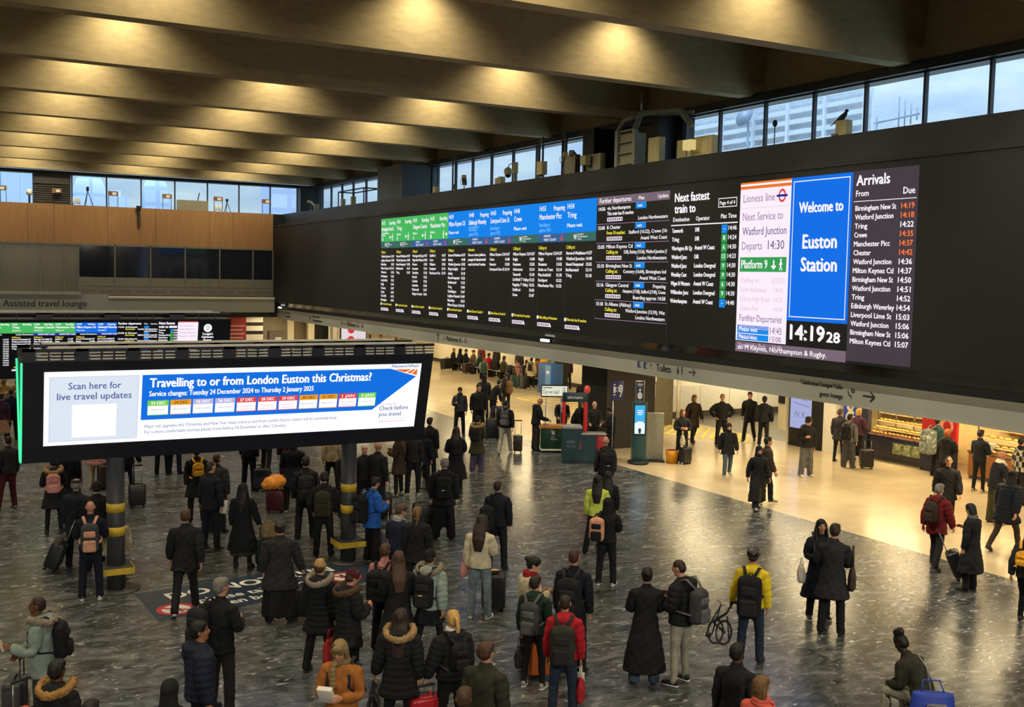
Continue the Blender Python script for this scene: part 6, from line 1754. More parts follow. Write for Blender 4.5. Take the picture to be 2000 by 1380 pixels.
a = P_('person in white and green with a large rucksack before the far seats', foot=(944, 742), h=1.60, face=0, hair='short', hc='lbrown', top='jacket', tc='lgrey', pose='sit')
backpack(a, 'green grey rucksack before the far seats', 'teal', size=(.34, .24, .56))
# heads passing far under the fascia
for i, (px, py, c, hc_, lb) in enumerate(((667, 703, 'olive', 'brown', 'person in olive far under the platform sign'), (676, 703, 'navy', 'black', 'person in navy far under the platform sign'), (684, 703, 'camel', 'blonde', 'blonde person in camel far under the platform sign'), (693, 703, 'black', 'dbrown', 'person in black far left of the pink screen'),
        (709, 703, 'lime', 'black', 'worker in a lime vest far under the pink screen'), (722, 703, 'coal', 'black', 'person in charcoal far right of the lime vest'), (734, 689, 'dnavy', 'black', 'tall dark person far right of the pink screen'), (744, 703, 'dbrown', 'brown', 'person in dark brown far under the fascia middle'), (757, 703, 'olive', 'black', 'person in dull olive far under the fascia'), (772, 703, 'dbrown', 'dbrown', 'brown dressed person far under the fascia, right of dull olive'), (520, 690, 'orange', 'black', 'worker in an orange vest far under the back wall'))):
    P_(lb, foot=(px, py), h=1.72, face=(i * 67) % 360, hair='short', hc=hc_, top='jacket', tc=c)
# ------------------------------------------------------------------ floor mat with a warning
# the mat lies turned to the hall axes; u along its writing, v away from the reader
mo = on_z(287, 1192); mr = on_z(700, 1118)
mu = (mr - mo).normalized(); mv = Vector((-mu.y, mu.x, 0))
mt = thing('floor_mat', 'blue floor mat with DO NOT in white letters and red roundels', 'floor mat')
Wm, Hm = 4.55, 1.34
P = Panel(lambda u, v, l: tuple(mo + mu * u + mv * (v - Hm / 2) + Vector((0, 0, l))))
MM = {'blue': M['bluemat'], 'mw': mat('mat_white', lin((235, 232, 220)), .5, var=.04), 'mr': mat('mat_red', lin((196, 52, 62)), .5, var=.06), 'dk': mat('mat_dark', lin((30, 30, 34)), .5), 'ln': mat('mat_line', lin((62, 80, 104)), .4)}
P.poly('blue', [(-.05, 0), (Wm, .02), (Wm, 1.62), (.15, 1.72)], .003)
for k in range(9): P.line('ln', 2.2, .05 + k * .03, Wm - .1, .25 + k * .05, .010, .004)
P.text('mw', 'DO NOT', .55, 1.04, .36, 2.1, lift=.006, bold=.07); P.text('mw', 'RUN', 2.85, 1.04, .36, .95, lift=.006, bold=.07)
P.text('mw', 'please take care', .90, .56, .24, 2.2, lift=.006, bold=.06); P.text('mw', 'when boarding', .92, .20, .24, 1.95, lift=.006, bold=.06)
for u, v in ((.43, .46), (3.75, .55)):
    P.disc('mw', u, v, .27, .005, 32); P.ring('mr', u, v, .24, .33, .007, 32); P.man('dk', u, v - .2, .38); P.line('mr', u - .2, v + .18, u + .2, v - .18, .06, .010)
P.build(MM, mt, {'blue': 'mat_sheet', 'mr': 'roundel_marking', 'ln': 'line_marking', 'dk': 'pictogram_lettering'})
mt['label'] = 'blue floor mat with DO NOT in white letters and red roundels'

# ------------------------------------------------------------------ help desks
d1 = thing('help_desk', 'green help desk with wavy wooden top and a Can we help sign', 'help desk', tuple(on_z(1082, 881)), -.45)
d1.scale = (.56, .7, .82)
b = MB(); prof = [(-.95, -.35), (-.3, -.45), (.3, -.32), (.95, -.42), (1.0, .3), (-1.0, .3)]
pts = []
for i in range(24):
    t = i / 23; pts.append((-.95 + 1.9 * t, -.40 + .09 * math.sin(t * 7)))
pts += [(.98, .32), (-.98, .32)]
b.prism([(x, y, .98) for x, y in pts], (0, 0, .12)); b.build('worktop', mat('desk_oak', lin((190, 132, 66)), .4, var=.15, stretch=(1, 8, 1)), d1)
MB().rbox((-.82, -.30, .12), (.82, .25, .98), .04).build('cabinet', mat('desk_green', lin((20, 62, 44)), .4), d1)
MB().prism([(.42, -.312, .14), (.80, -.312, .14), (.80, -.312, .96)], (0, .01, 0)).build('green_flash', mat('desk_bright_green', lin((74, 150, 70)), .4), d1)
MB().rbox((-.7, -.2, 0), (.7, .2, .12), .02).build('plinth', M['black'], d1)
MB().rbox((-.84, -.36, .06), (.84, -.28, .13), .02).build('kick_strip', mat('kick_white', lin((220, 224, 220)), .4), d1)
P = Panel(lambda u, v, l: (u, -.30 - l, v)); P.text('w', 'W', -.22, .70, .2, .24, bold=.08); P.text('w', 'London', -.22, .60, .06, .25); P.text('w', 'Northwestern', -.22, .51, .06, .42)
P.build({'w': emis('desk_white', (214, 220, 214), .35) if False else mat('desk_white', lin((225, 228, 222)), .5)}, d1)
for x in (-.55, .35): MB().cyl((x, .05, 1.1), (x, .05, 2.3), .025).build('pole', M['steel'], d1)
MB().rbox((-.85, -.03, 2.22), (.75, .13, 2.72), .03).build('sign_case', M['black'], d1)
P = Panel(lambda u, v, l: (u, -.03 - l, v)); P.rect('p', -.80, 2.27, .70, 2.67, .004); P.text('k', 'Can we help?', -.74, 2.36, .16, .98, lift=.008); P.line('k', -.74, 2.6, -.2, 2.6, .03); P.disc('k', .52, 2.46, .15, .008, 24, .62); P.disc('p', .52, 2.46, .12, .010, 24, .62); P.text('k', 'i', .52, 2.39, .15, None, 'c', .013, bold=.12)
P.build({'p': emis('sign_lit', (226, 226, 206)), 'k': emis('sign_dark', (28, 28, 28))}, d1, {'p': 'sign_marking'})
for x, y, c in ((-.2, .0, 'white'), (.55, .1, 'cream')):
    tag(MB().rbox((-.12, -.08, 0), (.12, .08, .012), .004).build('leaflet_pile', cloth(C[c]), loc=Vector(d1.location) + Matrix.Rotation(-.45, 3, 'Z') @ Vector((x * .56, y * .7, .905))), 'small pile of leaflets lying on the wooden desk top, ' + ('left of the sign pole' if x < 0 else 'right of the sign pole'), 'leaflets')
d2 = thing('ticket_help_desk', 'dark teal help desk with a red arch reading Information', 'help desk', tuple(on_z(1132, 903)), -.45)
d2.scale = (.60, .7, .90)
teal = mat('desk_teal', lin((16, 52, 60)), .35)
b = MB(); b.prism([(-.95, -.35, .10), (-.95, .35, .10), (-.95, .35, 1.22), (-.95, -.35, 1.30)], (1.0, 0, 0)); b.prism([(.05, -.35, .10), (.05, .35, .10), (.05, .35, .98), (.05, -.35, 1.02)], (.75, 0, 0)); b.box((-.9, -.25, 0), (1.2, .25, .11)); b.build('cabinet', teal, d2)
MB().rbox((.80, -.33, .10), (1.28, .33, 1.0), .02).build('red_cabinet', mat('desk_red', lin((160, 26, 34)), .35), d2)
b = MB(); b.rbox((.0, -.40, 1.02), (1.34, .40, 1.06), .015); b.rbox((-.98, -.38, 1.22), (.04, .38, 1.32), .015); b.build('worktop', mat('desk_top_grey', lin((150, 152, 150)), .3), d2)
b = MB(); b.rbox((-.95, .10, 1.30), (-.78, .28, 2.42), .02); b.rbox((.18, .10, 1.04), (.36, .28, 2.50), .02); b.build('red_arch', mat('arch_red', lin((206, 36, 44)), .35), d2)
MB().rbox((-.95, .08, 2.12), (.36, .30, 2.44), .02).build('arch_header', teal, d2)
P = Panel(lambda u, v, l: (u, -.352 - l, v)); P.text('w', 'AVANTI', -.75, .72, .10, .42, bold=.05); P.text('w', 'WEST COAST', -.75, .58, .08, .5)
P.poly('r', [(-.12, .52), (.02, .95), (.02, .52)], .006)
P.build({'w': mat('desk_grey_ink', lin((120, 130, 140)), .5), 'r': mat('desk_red_ink', lin((120, 50, 60)), .5)}, d2, {'r': 'logo'})
P = Panel(lambda u, v, l: (u, .08 - l, v)); P.text('w', 'Information', -.3, 2.23, .11, .8, 'c', bold=.05); P.build({'w': mat('desk_white', (.7, .7, .7))}, d2)
MB().ell((.34, .18, 2.55), (.17, .12, .15)).build('round_lamp', mat('lamp_coral', lin((232, 90, 70)), .3), d2)
# ------------------------------------------------------------------ dark pier with signs, totem and notice panel
struct(MB().box((20.1, 30.0, 0), (22.1, 31.6, 3.02)).build('column_dark', mat('pier_black', (.011, .011, .012), .5, var=.2, scale=1)))
hl = thing('hearing_loop_sign', 'small blue hearing loop sign with a white ear on a thin post', 'sign', tuple(on_z(1192, 903)))
hl.scale = (.72, .72, 1.0)
MB().cyl((-.22, -.42, 0), (-.22, -.42, 2.1), .018).build('pole', M['steel'], hl)
MB().rbox((-.32, -.46, 2.02), (.30, -.42, 2.62), .01).build('panel', mat('loop_blue', lin((26, 30, 92)), .4), hl)
P = Panel(lambda u, v, l: (u, -.46 - l, v)); P.ring('w', .12, 2.38, .07, .12); P.disc('w', .12, 2.38, .05); P.line('w', .2, 2.3, .1, 2.12, .05); P.rect('w', -.25, 2.25, -.14, 2.45, .006); P.line('w', -.26, 2.5, -.14, 2.52, .03); P.line('w', -.26, 2.18, -.14, 2.2, .03); P.ring('w', -.05, 2.35, .06, .075)
P.build({'w': mat('loop_white', lin((225, 230, 235)), .5)}, hl, {'w': 'pictogram_lettering'})
kt = thing('touchscreen_totem', 'tall teal information totem with a glowing blue and white screen', 'information totem', tuple(on_z(1246, 904)), -.42)
kt.scale = (.66, .8, 1.0)
MB().rbox((-.30, -.12, 0.06), (.36, .30, 1.95), .03).build('cabinet', mat('totem_teal', lin((20, 66, 72)), .3), kt)
MB().rbox((-.30, -.145, .9), (.28, -.11, 1.9), .015).build('bezel', M['black'], kt)
P = Panel(lambda u, v, l: (u, -.146 - l, v)); P.rect('b', -.25, .95, .24, 1.85, .003); P.poly('w', [(-.25, .95), (.24, .95), (.24, 1.28), (.1, 1.34), (-.1, 1.34), (-.25, 1.28)], .006)
P.line('w', -.13, 1.68, .13, 1.68, .03); P.line('w', -.15, 1.62, .15, 1.62, .03); P.line('w', -.11, 1.56, .11, 1.56, .03); P.disc('k', 0, 1.06, .07, .010); P.rect('k', -.05, .96, .05, 1.06, .010)
P.build({'b': emis('totem_blue', (70, 178, 236)), 'w': emis('totem_white', (240, 250, 255)), 'k': emis('totem_dark', (30, 60, 70))}, kt, {'b': 'screen', 'w': 'lettering', 'k': 'pictogram_lettering'})
MB().rbox((-.22, .0, 1.95), (.22, .06, 2.62), .01).build('poster_frame', M['steel'], kt)
P = Panel(lambda u, v, l: (u, -.0 - l, v)); P.rect('n', -.19, 1.98, .19, 2.58, .003); P.line('w', -.13, 2.5, .13, 2.5, .035); P.line('w', -.1, 2.44, .1, 2.44, .02); P.ell = None; P.disc('w', 0, 2.14, .11, .006, 20, 1.1); P.disc('w', 0, 2.32, .05, .006)
P.build({'n': mat('poster_navy', lin((36, 44, 70)), .4), 'w': mat('poster_white', lin((210, 214, 220)), .4)}, kt, {'n': 'poster'})
MB().cyl((0, 0, 0), (0, 0, .07), .5, 28).build('base', M['black'], kt)
np_ = thing('notice_plinth', 'pale grey curved notice plinth leaning beside the teal totem', 'plinth', tuple(on_z(1277, 899)), -.42)
MB().prism([(-.05, -.28, .04), (.16, -.28, .04), (.12, -.28, .7), (.0, -.28, 1.55), (-.16, -.28, 1.55), (-.06, -.28, .7)], (0, .56, 0)).build('panel', mat('plinth_grey', lin((150, 150, 138)), .4), np_)
np_.rotation_euler = (0, 0, 1.0)
MB().rbox((-.3, -.32, 0), (.3, .32, .05), .01).build('foot_plate', M['black'], np_)
wc = thing('pillar_notices', 'olive grey pillar with pinned timetable notices near the toilet corridor', 'notice pillar', (25.4, 34.6, 0))
MB().box((-1.0, -.45, 0), (.65, .9, 3.0)).build('pillar', mat('pillar_olive', lin((92, 88, 74)), .5), wc)
for z0, z1, x0, x1, c in ((2.35, 2.9, -.85, -.2, 'dgreen'), (1.75, 2.3, -.85, -.2, 'cream'), (1.15, 1.7, -.6, -.25, 'white'), (2.45, 2.62, -.75, -.4, 'white')):
    MB().box((x0, -.475, z0), (x1, -.45, z1)).build('notice', cloth(C[c]), wc)
for i in range(3): MB().rbox((-.8 + i * .2, -.482, 1.82 + .1 * (i % 2)), (-.66 + i * .2, -.474, 2.02 + .1 * (i % 2)), .003).build('notice_card', cloth(C[('dred', 'coal', 'white')[i]]), wc)
tag(MB().tube([(26.35, 34.2, 0), (26.35, 34.2, 3.0)], .07).build('downpipe', M['white']), 'white vertical pipe beside the olive grey notice pillar', 'pipe')
# advertising totem, white pier
ad = thing('advert_totem', 'tall black advertising screen with a pale lavender poster', 'advertising screen', (26.9, 27.75, 0))
MB().rbox((0, -.85, 0), (.28, .75, 2.75), .02).build('casing', M['black'], ad)
P = Panel(lambda u, v, l: (0 - l, -u, v)); P.rect('l', -.68, .65, .36, 2.68, .004)
P.line('n', -.6, 2.48, -.15, 2.48, .05); P.poly('r', [(-.5, 2.05), (-.12, 2.1), (-.2, 1.95), (-.46, 1.92)], .008); P.line('n', -.5, 1.75, .2, 1.65, .02); P.line('n', -.55, 1.55, .25, 1.45, .03); P.line('n', -.2, 1.9, .2, 1.85, .02); P.line('k', -.45, 1.05, -.4, 1.25, .02); P.line('k', -.4, 1.25, -.28, 1.05, .02); P.line('k', -.28, 1.05, -.24, 1.25, .02); P.line('k', -.12, 1.05, .04, 1.25, .02); P.line('k', -.12, 1.25, .04, 1.05, .02)
P.build({'l': emis('ad_lavender', (176, 182, 226), .9), 'n': emis('ad_slate', (120, 128, 176)), 'r': emis('ad_crimson', (190, 60, 90)), 'k': emis('ad_ink', (90, 90, 110))}, ad, {'l': 'screen', 'r': 'logo'})
b = MB(); b.box((26.85, 28.62, .5), (27.1, 29.0, 3.0)); struct(b.build('wall_aisle_post', M['cream']))
for i, z in enumerate((2.45, 1.95, 1.45)): tag(MB().rbox((26.78, 28.66, z), (26.86, 28.95, z + .36), .02).build('wall_box', M['greywall'] if i < 2 else M['black']), ('topmost', 'middle', 'lowest dark')[i] + ' of three small boxes fixed on the post beside the advertising screen', 'wall box')
struct(MB().box((26.95, 26.32, 0), (27.3, 26.88, 3.02)).build('column_white', M['white']))
# blue machine, handrails, yellow bin in the far aisle
bm_ = thing('blue_machine', 'tall blue cabinet machine standing by the far platform ramp', 'machine', (27.3, 45.8, 0))
MB().rbox((-.35, -.6, 0), (.35, .7, 1.5), .03).build('cabinet', mat('machine_blue', lin((40, 92, 168)), .4), bm_)
MB().rbox((-.37, -.55, .2), (-.34, -.05, 1.42), .02).build('front_panel', mat('machine_pale', lin((90, 140, 205)), .4), bm_)
MB().rbox((-.39, -.45, 1.0), (-.36, -.15, 1.15), .01).build('label_plate', mat('machine_white', lin((225, 230, 240)), .4), bm_)
struct(MB().box((27.7, 45.3, 0), (28.0, 46.1, 3.02)).build('column_far', M['black']))
hr = thing('ramp_handrail', 'yellow and steel handrail along the bright ramp wall', 'handrail', (29.6, 41.5, 0))
b = MB()
for z in (.95, .55): b.tube([(0, -4.5, z), (0, 4.2, z)], .045)
b.build('rail', M['yellow'], hr)
for i in range(6): MB().cyl((0, -4.4 + i * 1.7, 0), (0, -4.4 + i * 1.7, 1.0), .035).build('stanchion', M['steel'], hr)
b = MB(); b.rbox((28.75, 43.2, 0), (29.2, 43.7, 1.05), .05); tag(b.build('floor_sign', M['yellow']), 'bright yellow floor stand by the ramp handrail', 'floor stand')

# ------------------------------------------------------------------ the two food shops
SH = mat('shop_navy', lin((30, 32, 50)), .4); SC_ = mat('shop_cream', lin((236, 214, 160)), .5, var=.08)
struct(MB().box((29.4, 10, 0), (29.6, 27.0, 3.02)).build('wall_shop', SC_))
def shop_panel(name, label, Y0_, Y1_, col, X=27.3):
    t = thing(name, label, 'wall panel', (X, (Y0_ + Y1_) / 2, 0)); w_ = (Y0_ - Y1_) / 2
    MB().box((0, -w_, .95), (.12, w_, 3.0)).build('poster_board', mat('board_' + name, lin(col), .4, var=.1), t)
    MB().box((-.01, -w_, .0), (.13, w_, .95)).build('lower_panel', SH, t)
    return t
t = shop_panel('drink_poster', 'blue poster with a pale milky splash beside the bakery counter', 26.3, 25.72, (36, 70, 180))
b = MB()
for i in range(22): b.ell((-.012, RNG.uniform(-.2, .2), 1.55 + RNG.uniform(-.32, .35)), (.012, RNG.uniform(.04, .1), RNG.uniform(.04, .12)), n=10)
b.build('splash_lettering', mat('splash_cream', lin((214, 208, 180)), .4), t)
t2 = shop_panel('price_board', 'narrow dark board of white price cards between poster and bakery', 25.70, 25.30, (46, 50, 66), 27.4)
for i in range(6): MB().box((-.02, -.14, 2.75 - i * .2), (.0, .06 + .05 * (i % 2), 2.87 - i * .2)).build('price_card', cloth(C['white']), t2)
t = shop_panel('red_poster', 'red poster panel with pale lettering between the two food counters', 23.02, 21.75, (176, 32, 36))
P = Panel(lambda u, v, l: (-l, -u, v)); P.ring('c', -.3, 2.35, .20, .32, .006); P.line('c', -.1, 2.62, .4, 2.7, .18); P.line('c', .25, 2.4, .5, 1.9, .14); P.ring('c', .3, 1.5, .14, .24, .006); P.line('c', -.3, 1.2, .1, 1.35, .12)
P.build({'c': mat('poster_pink', lin((232, 150, 130)), .5)}, t, {'c': 'poster_lettering'})
def counter(name, label, Y0_, Y1_, front, glassy=True):
    yc, w_ = (Y0_ + Y1_) / 2, (Y0_ - Y1_) / 2
    t = thing(name, label, 'shop counter', (27.45, yc, 0))
    MB().rbox((0, -w_, .10), (.85, w_, .80), .02).build('base', front, t)
    MB().box((.04, -w_ + .02, 0), (.8, w_ - .02, .10)).build('plinth', M['skirt'], t)
    b = MB(); b.rbox((-.06, -w_, .80), (.9, w_, .86), .01); b.build('shelf_front', mat('counter_trim', lin((96, 60, 50)), .4), t)
    b = MB()
    for k in range(7): b.box((-.066, -w_ + .06 + k * w_ * .28, .805), (-.058, -w_ + .06 + k * w_ * .28 + w_ * .2, .855))
    b.build('price_lettering', mat('ticket_grey', lin((120, 100, 96)), .5), t)
    for z, x in ((1.02, .14), (1.26, .28), (1.52, .42), (1.80, .40)): MB().box((x, -w_ + .02, z - .02), (.88, w_ - .02, z)).build('shelf', mat('shelf_steel', lin((214, 196, 150)), .3), t)
    for y in (-w_ + .01, -w_ * .33, w_ * .33, w_ - .01): MB().box((.38, y - .015, .86), (.42, y + .015, 1.95)).build('shelf_post', M['steel'], t)
    MB().box((-.02, -w_, .86), (-.01, w_, 1.12)).build('glass_front', M['glass'], t)
    return t
cA = counter('bakery_counter', 'navy bakery display counter with lit shelves of golden pastries', 25.28, 23.05, SH)
cB = counter('snack_counter', 'wooden fronted snack counter with rolls under the lights at the right edge', 21.4, 16.0, mat('counter_wood', lin((140, 88, 44)), .45, var=.2, stretch=(1, 8, 1)))
gp = MB().rbox((27.41, 23.15, .30), (27.455, 24.25, .66), .01).build('salad_picture', ramp_mat('salad_green', [(.35, lin((50, 74, 44))), (.5, lin((120, 130, 90))), (.65, lin((190, 184, 150)))], 9, .5))
tag(gp, 'green salad picture fixed low on the navy bakery counter', 'picture')
PASTRY = {}
def pastry(kind):
    if kind not in PASTRY:
        b = MB()
        if kind == 'croissant': b.loft([(-.085, .03, .02), (-.05, -.005, .035), (0, -.018, .045), (.05, -.005, .035), (.085, .03, .02)], [(.012, .012), (.032, .03), (.045, .042), (.032, .03), (.012, .012)], 10, ref=(0, 0, 1))
        elif kind == 'roll': b.loft([(-.11, 0, .03), (-.08, 0, .035), (0, 0, .04), (.08, 0, .035), (.11, 0, .03)], [(.012, .014), (.034, .036), (.04, .042), (.034, .036), (.012, .014)], 10, ref=(0, 0, 1))
        elif kind == 'bun': b.ell((0, 0, .035), (.055, .055, .038), n=12)
        else: b.prism([(-.07, -.06, 0), (.07, -.06, 0), (.0, .07, 0)], (0, 0, .07))
        o = b.build('pastry', [mat('pastry_' + kind, lin({'croissant': (206, 142, 60), 'roll': (222, 172, 84), 'bun': (176, 104, 48), 'wrap': (220, 196, 150)}[kind]), .5, var=.35, scale=30)])
        PASTRY[kind] = (o, [0])
    return PASTRY[kind]
def rows(yc, w_, specs, grp, lab):
    for kind, z, x, n in specs:
        src, cnt = pastry(kind)
        for i in range(n):
            o = src if cnt[0] == 0 else src.copy()
            if cnt[0]: COL.objects.link(o)
            cnt[0] += 1
            o.location = (27.45 + x + RNG.uniform(-.02, .02), yc - w_ + .12 + (2 * w_ - .24) * i / (n - 1), z + .001); o.rotation_euler = (0, 0, RNG.uniform(-.5, .5) + PI / 2)
            tag(o, lab % {'croissant': 'golden croissant', 'roll': 'pale baked roll', 'bun': 'brown glazed bun', 'wrap': 'wrapped sandwich wedge'}[kind], 'pastry', grp % kind)
rows(cA.location.y, 1.11, [('croissant', .862, .06, 13), ('bun', .862, .22, 12), ('roll', 1.02, .24, 12), ('croissant', 1.26, .38, 12), ('wrap', 1.52, .52, 11), ('bun', 1.80, .55, 9)], '%s row of the bakery counter', '%s on the shelves of the navy bakery counter')
rows(cB.location.y + 1.0, 1.3, [('roll', .862, .10, 10), ('croissant', .862, .24, 10), ('roll', 1.02, .26, 10), ('roll', 1.26, .40, 10)], '%s row of the snack counter', '%s on the shelves of the wooden snack counter')
# things on the shop's rear wall
for i in range(3):
    o = thing('menu_frame', ('left', 'middle', 'right')[i] + ' dark picture board on the cream bakery rear wall', 'menu board', (29.38, 22.5 - .62 * i + .6, 2.05))
    MB().box((-.03, -.27, 0), (0, .27, .8)).build('frame', M['white'], o); MB().box((-.036, -.23, .04), (-.03, .23, .76)).build('picture', M['dglass'], o)
def shelf_unit(Y0_, Y1_, lab):
    t = thing('wall_shelf', lab, 'shelf', (29.1, (Y0_ + Y1_) / 2, 1.3)); w_ = (Y0_ - Y1_) / 2
    for z in (0, .4, .8): MB().box((0, -w_, z), (.3, w_, z + .03)).build('shelf_board', SC_, t)
    for y in (-w_, w_): MB().box((0, y - .015, -.02), (.3, y + .015, 1.15)).build('side_board', SC_, t)
    return t
shelf_unit(26.4, 24.3, 'cream wall shelf of packets behind the bakery counter'); shelf_unit(21.6, 17.0, 'cream wall shelf of packets behind the wooden snack counter')
PK = ['cream', 'dred', 'royal', 'white', 'gold', 'dgreen', 'orange', 'lgrey', 'brown']
for (ya, yb, nm, g_) in ((26.35, 24.35, 'bakery', 0), (21.5, 17.1, 'snack', 1)):
    for lv in range(3):
        n = 9 if g_ == 0 else 16
        for i in range(n):
            h_ = RNG.uniform(.14, .3); c = PK[int(RNG.integers(len(PK)))]
            o = MB().rbox((-.06, -.07, 0), (.06, .07, h_), .012).build('packet', cloth(C[c])); o.location = (29.2, ya - (ya - yb) * (i + .3) / n, 1.33 + .4 * lv)
            tag(o, 'small packet standing on the shelves behind the %s counter' % nm, 'packet', 'packets behind the %s counter' % nm)
o = thing('flower_bucket', 'bunch of yellow flowers on top of the bakery shelves', 'flowers', (28.1, 23.95, 1.80))
MB().cyl((0, 0, 0), (0, 0, .2), .09).build('bucket', M['white'], o)
b = MB()
for i in range(26): b.ell((RNG.uniform(-.2, .2), RNG.uniform(-.3, .3), .28 + RNG.uniform(-.06, .16)), (.07, .07, .055), n=8)
b.build('blossom', mat('flower_yellow', lin((222, 206, 60)), .6, var=.3, scale=20), o)
for i, (x, y, c, c2) in enumerate(((27.75, 21.15, 'white', 'blue'), (27.62, 20.8, 'lgrey', 'royal'))):
    o = MB().rbox((-.16, -.16, 0), (.16, .16, .28), .02).build('snack_box', cloth(C[c])); o.location = (x, y, .865); tag(o, ('white', 'grey')[i] + ' open snack box on the wooden counter end', 'box')
# ------------------------------------------------------------------ far aisle seats, pram and cases
BN = None
for i, yy in enumerate((58.4, 56.0, 53.6, 51.2, 48.8)):
    if BN is None:
        BN = thing('seat_bench', 'steel bench for three in the far waiting row', 'bench', (28.35, yy, 0), 0, 'benches of the far waiting row')
        for k in range(3):
            MB().rbox((-.24, -.92 + k * .62, .42), (.24, -.36 + k * .62, .46), .02).build('seat', M['steel'], BN); MB().rbox((.2, -.92 + k * .62, .5), (.26, -.36 + k * .62, .86), .02).build('backrest', M['steel'], BN)
        for y in (-.7, .7): MB().box((-.2, y - .03, 0), (.2, y + .03, .42)).build('leg', M['black'], BN)
    else:
        o = copy_tree(BN); o.location = (28.35, yy, 0)
pr = thing('pram', 'black pushchair with a round hood by the far waiting row', 'pram', (27.0, 49.6, 0), 2.4)
b = MB(); b.ell((0, -.1, .85), (.26, .3, .26)); b.build('hood', cloth(C['coal']), pr); MB().rbox((-.22, -.3, .38), (.22, .42, .68), .1).build('seat', cloth(C['black']), pr)
b = MB()
for s in (-1, 1): b.tube([(s * .25, .45, .1), (s * .25, -.5, 1.02)], .016); b.tube([(s * .25, -.35, .1), (s * .25, .3, .6)], .016)
b.tube([(-.25, -.5, 1.02), (.25, -.5, 1.02)], .02); b.build('frame', M['steel'], pr)
for x in (-.26, .26):
    for y in (-.38, .45): MB().cyl((x - .025, y, .11), (x + .025, y, .11), .11).build('wheel', cloth(C['coal']), pr)
# ------------------------------------------------------------------ beyond the back wall: kiosks and shutters under the low ceiling
def yb(px, py, Y): q = on_y(px, py, Y); return q.x
rs = thing('red_board', 'red notice board with white lines and an arrow far under the back wall', 'sign board', (yb(462, 640, 68), 68, 0))
MB().box((-.62, 0, 0), (.62, .1, 2.9)).build('board', mat('board_red_far', lin((158, 44, 44)), .5), rs)
P = Panel(lambda u, v, l: (u, -l, v))
for i, z in enumerate((2.3, 2.05, 1.8, 1.55)): P.line('w', -.5, z, .5 - .1 * (i % 2), z, .07)
P.arrow('w', -.4, 1.2, .3, PI, .06); P.line('w', .1, 1.25, .5, 1.25, .06); P.build({'w': mat('board_white_far', lin((220, 190, 184)), .5)}, rs)
sh = thing('shutter', 'white shutter with black stripes beside the red board', 'shutter', (yb(495, 640, 68.2), 68.2, 0))
MB().box((-.62, 0, 0), (.62, .08, 2.95)).build('slats', M['white'], sh)
for z in (.55, 1.15, 1.75, 2.3): MB().box((-.62, -.012, z), (.62, 0, z + .22)).build('black_band', M['black'], sh)
bt = thing('ticket_booth', 'grey booth with a framed white notice under the back wall', 'booth', (yb(541, 650, 69), 69, 0))
MB().box((-.5, 0, 0), (.55, .5, 1.9)).build('booth', mat('booth_grey', lin((98, 88, 84)), .5), bt); MB().box((-.12, -.02, 1.0), (.3, 0, 1.5)).build('notice', cloth(C['white']), bt); MB().box((-.5, -.02, .2), (.55, 0, .7)).build('skirt_panel', M['black'], bt)
for i, px in enumerate((568, 608)): struct(MB().box((yb(px, 640, 69.5) - .22, 69.5, 0), (yb(px, 640, 69.5) + .22, 69.9, 3.02)).build('column_back', M['cream']))
struct(MB().box((yb(575, 640, 70.5), 70.5, 0), (yb(612, 640, 70.5), 70.7, 3.02)).build('wall_back_booth', mat('booth_taupe', lin((150, 138, 118)), .5)))
struct(MB().box((yb(613, 640, 69.8), 69.8, 0), (yb(645, 640, 69.8), 70, 3.02)).build('wall_back_dark', M['dark']))
ts = thing('striped_notice', 'white board with dark text columns far under the fascia', 'notice board', (yb(653, 650, 69), 69, 0))
MB().box((-.4, 0, .8), (.5, .08, 2.95)).build('board', M['white'], ts)
for x in (-.3, .2, .34): MB().box((x, -.01, 1.3), (x + (.2 if x < 0 else .06), 0, 2.7)).build('text_lettering', M['greywall'], ts)
ls = thing('pink_screen', 'glowing white and red advertising screen far under the fascia', 'advertising screen', (24.6, 66.8, 0))
MB().box((-.9, 0, .9), (.9, .12, 2.8)).build('casing', M['black'], ls)
P = Panel(lambda u, v, l: (u, -l, v)); P.rect('p', -.85, .95, .85, 2.75, .004)
for i in range(7): P.disc('r', RNG.uniform(-.6, .6), RNG.uniform(1.2, 2.5), RNG.uniform(.12, .25), .006 + i * .0005)
P.build({'p': emis('far_ad_white', (250, 236, 240), .8), 'r': emis('far_ad_red', (214, 60, 66), .9)}, ls, {'p': 'screen', 'r': 'picture_lettering'})
hr = thing('barrier_rail', 'dark low barrier rail far under the back wall', 'barrier', (20.0, 66.9, 0))
b = MB(); b.tube([(-2.6, 0, 1.0), (2.6, 0, 1.0)], .05); b.tube([(-2.6, 0, .5), (2.6, 0, .5)], .04); b.build('rail', M['black'], hr)
for i in range(5): MB().cyl((-2.5 + i * 1.25, 0, 0), (-2.5 + i * 1.25, 0, 1.0), .04).build('stanchion', M['black'], hr)
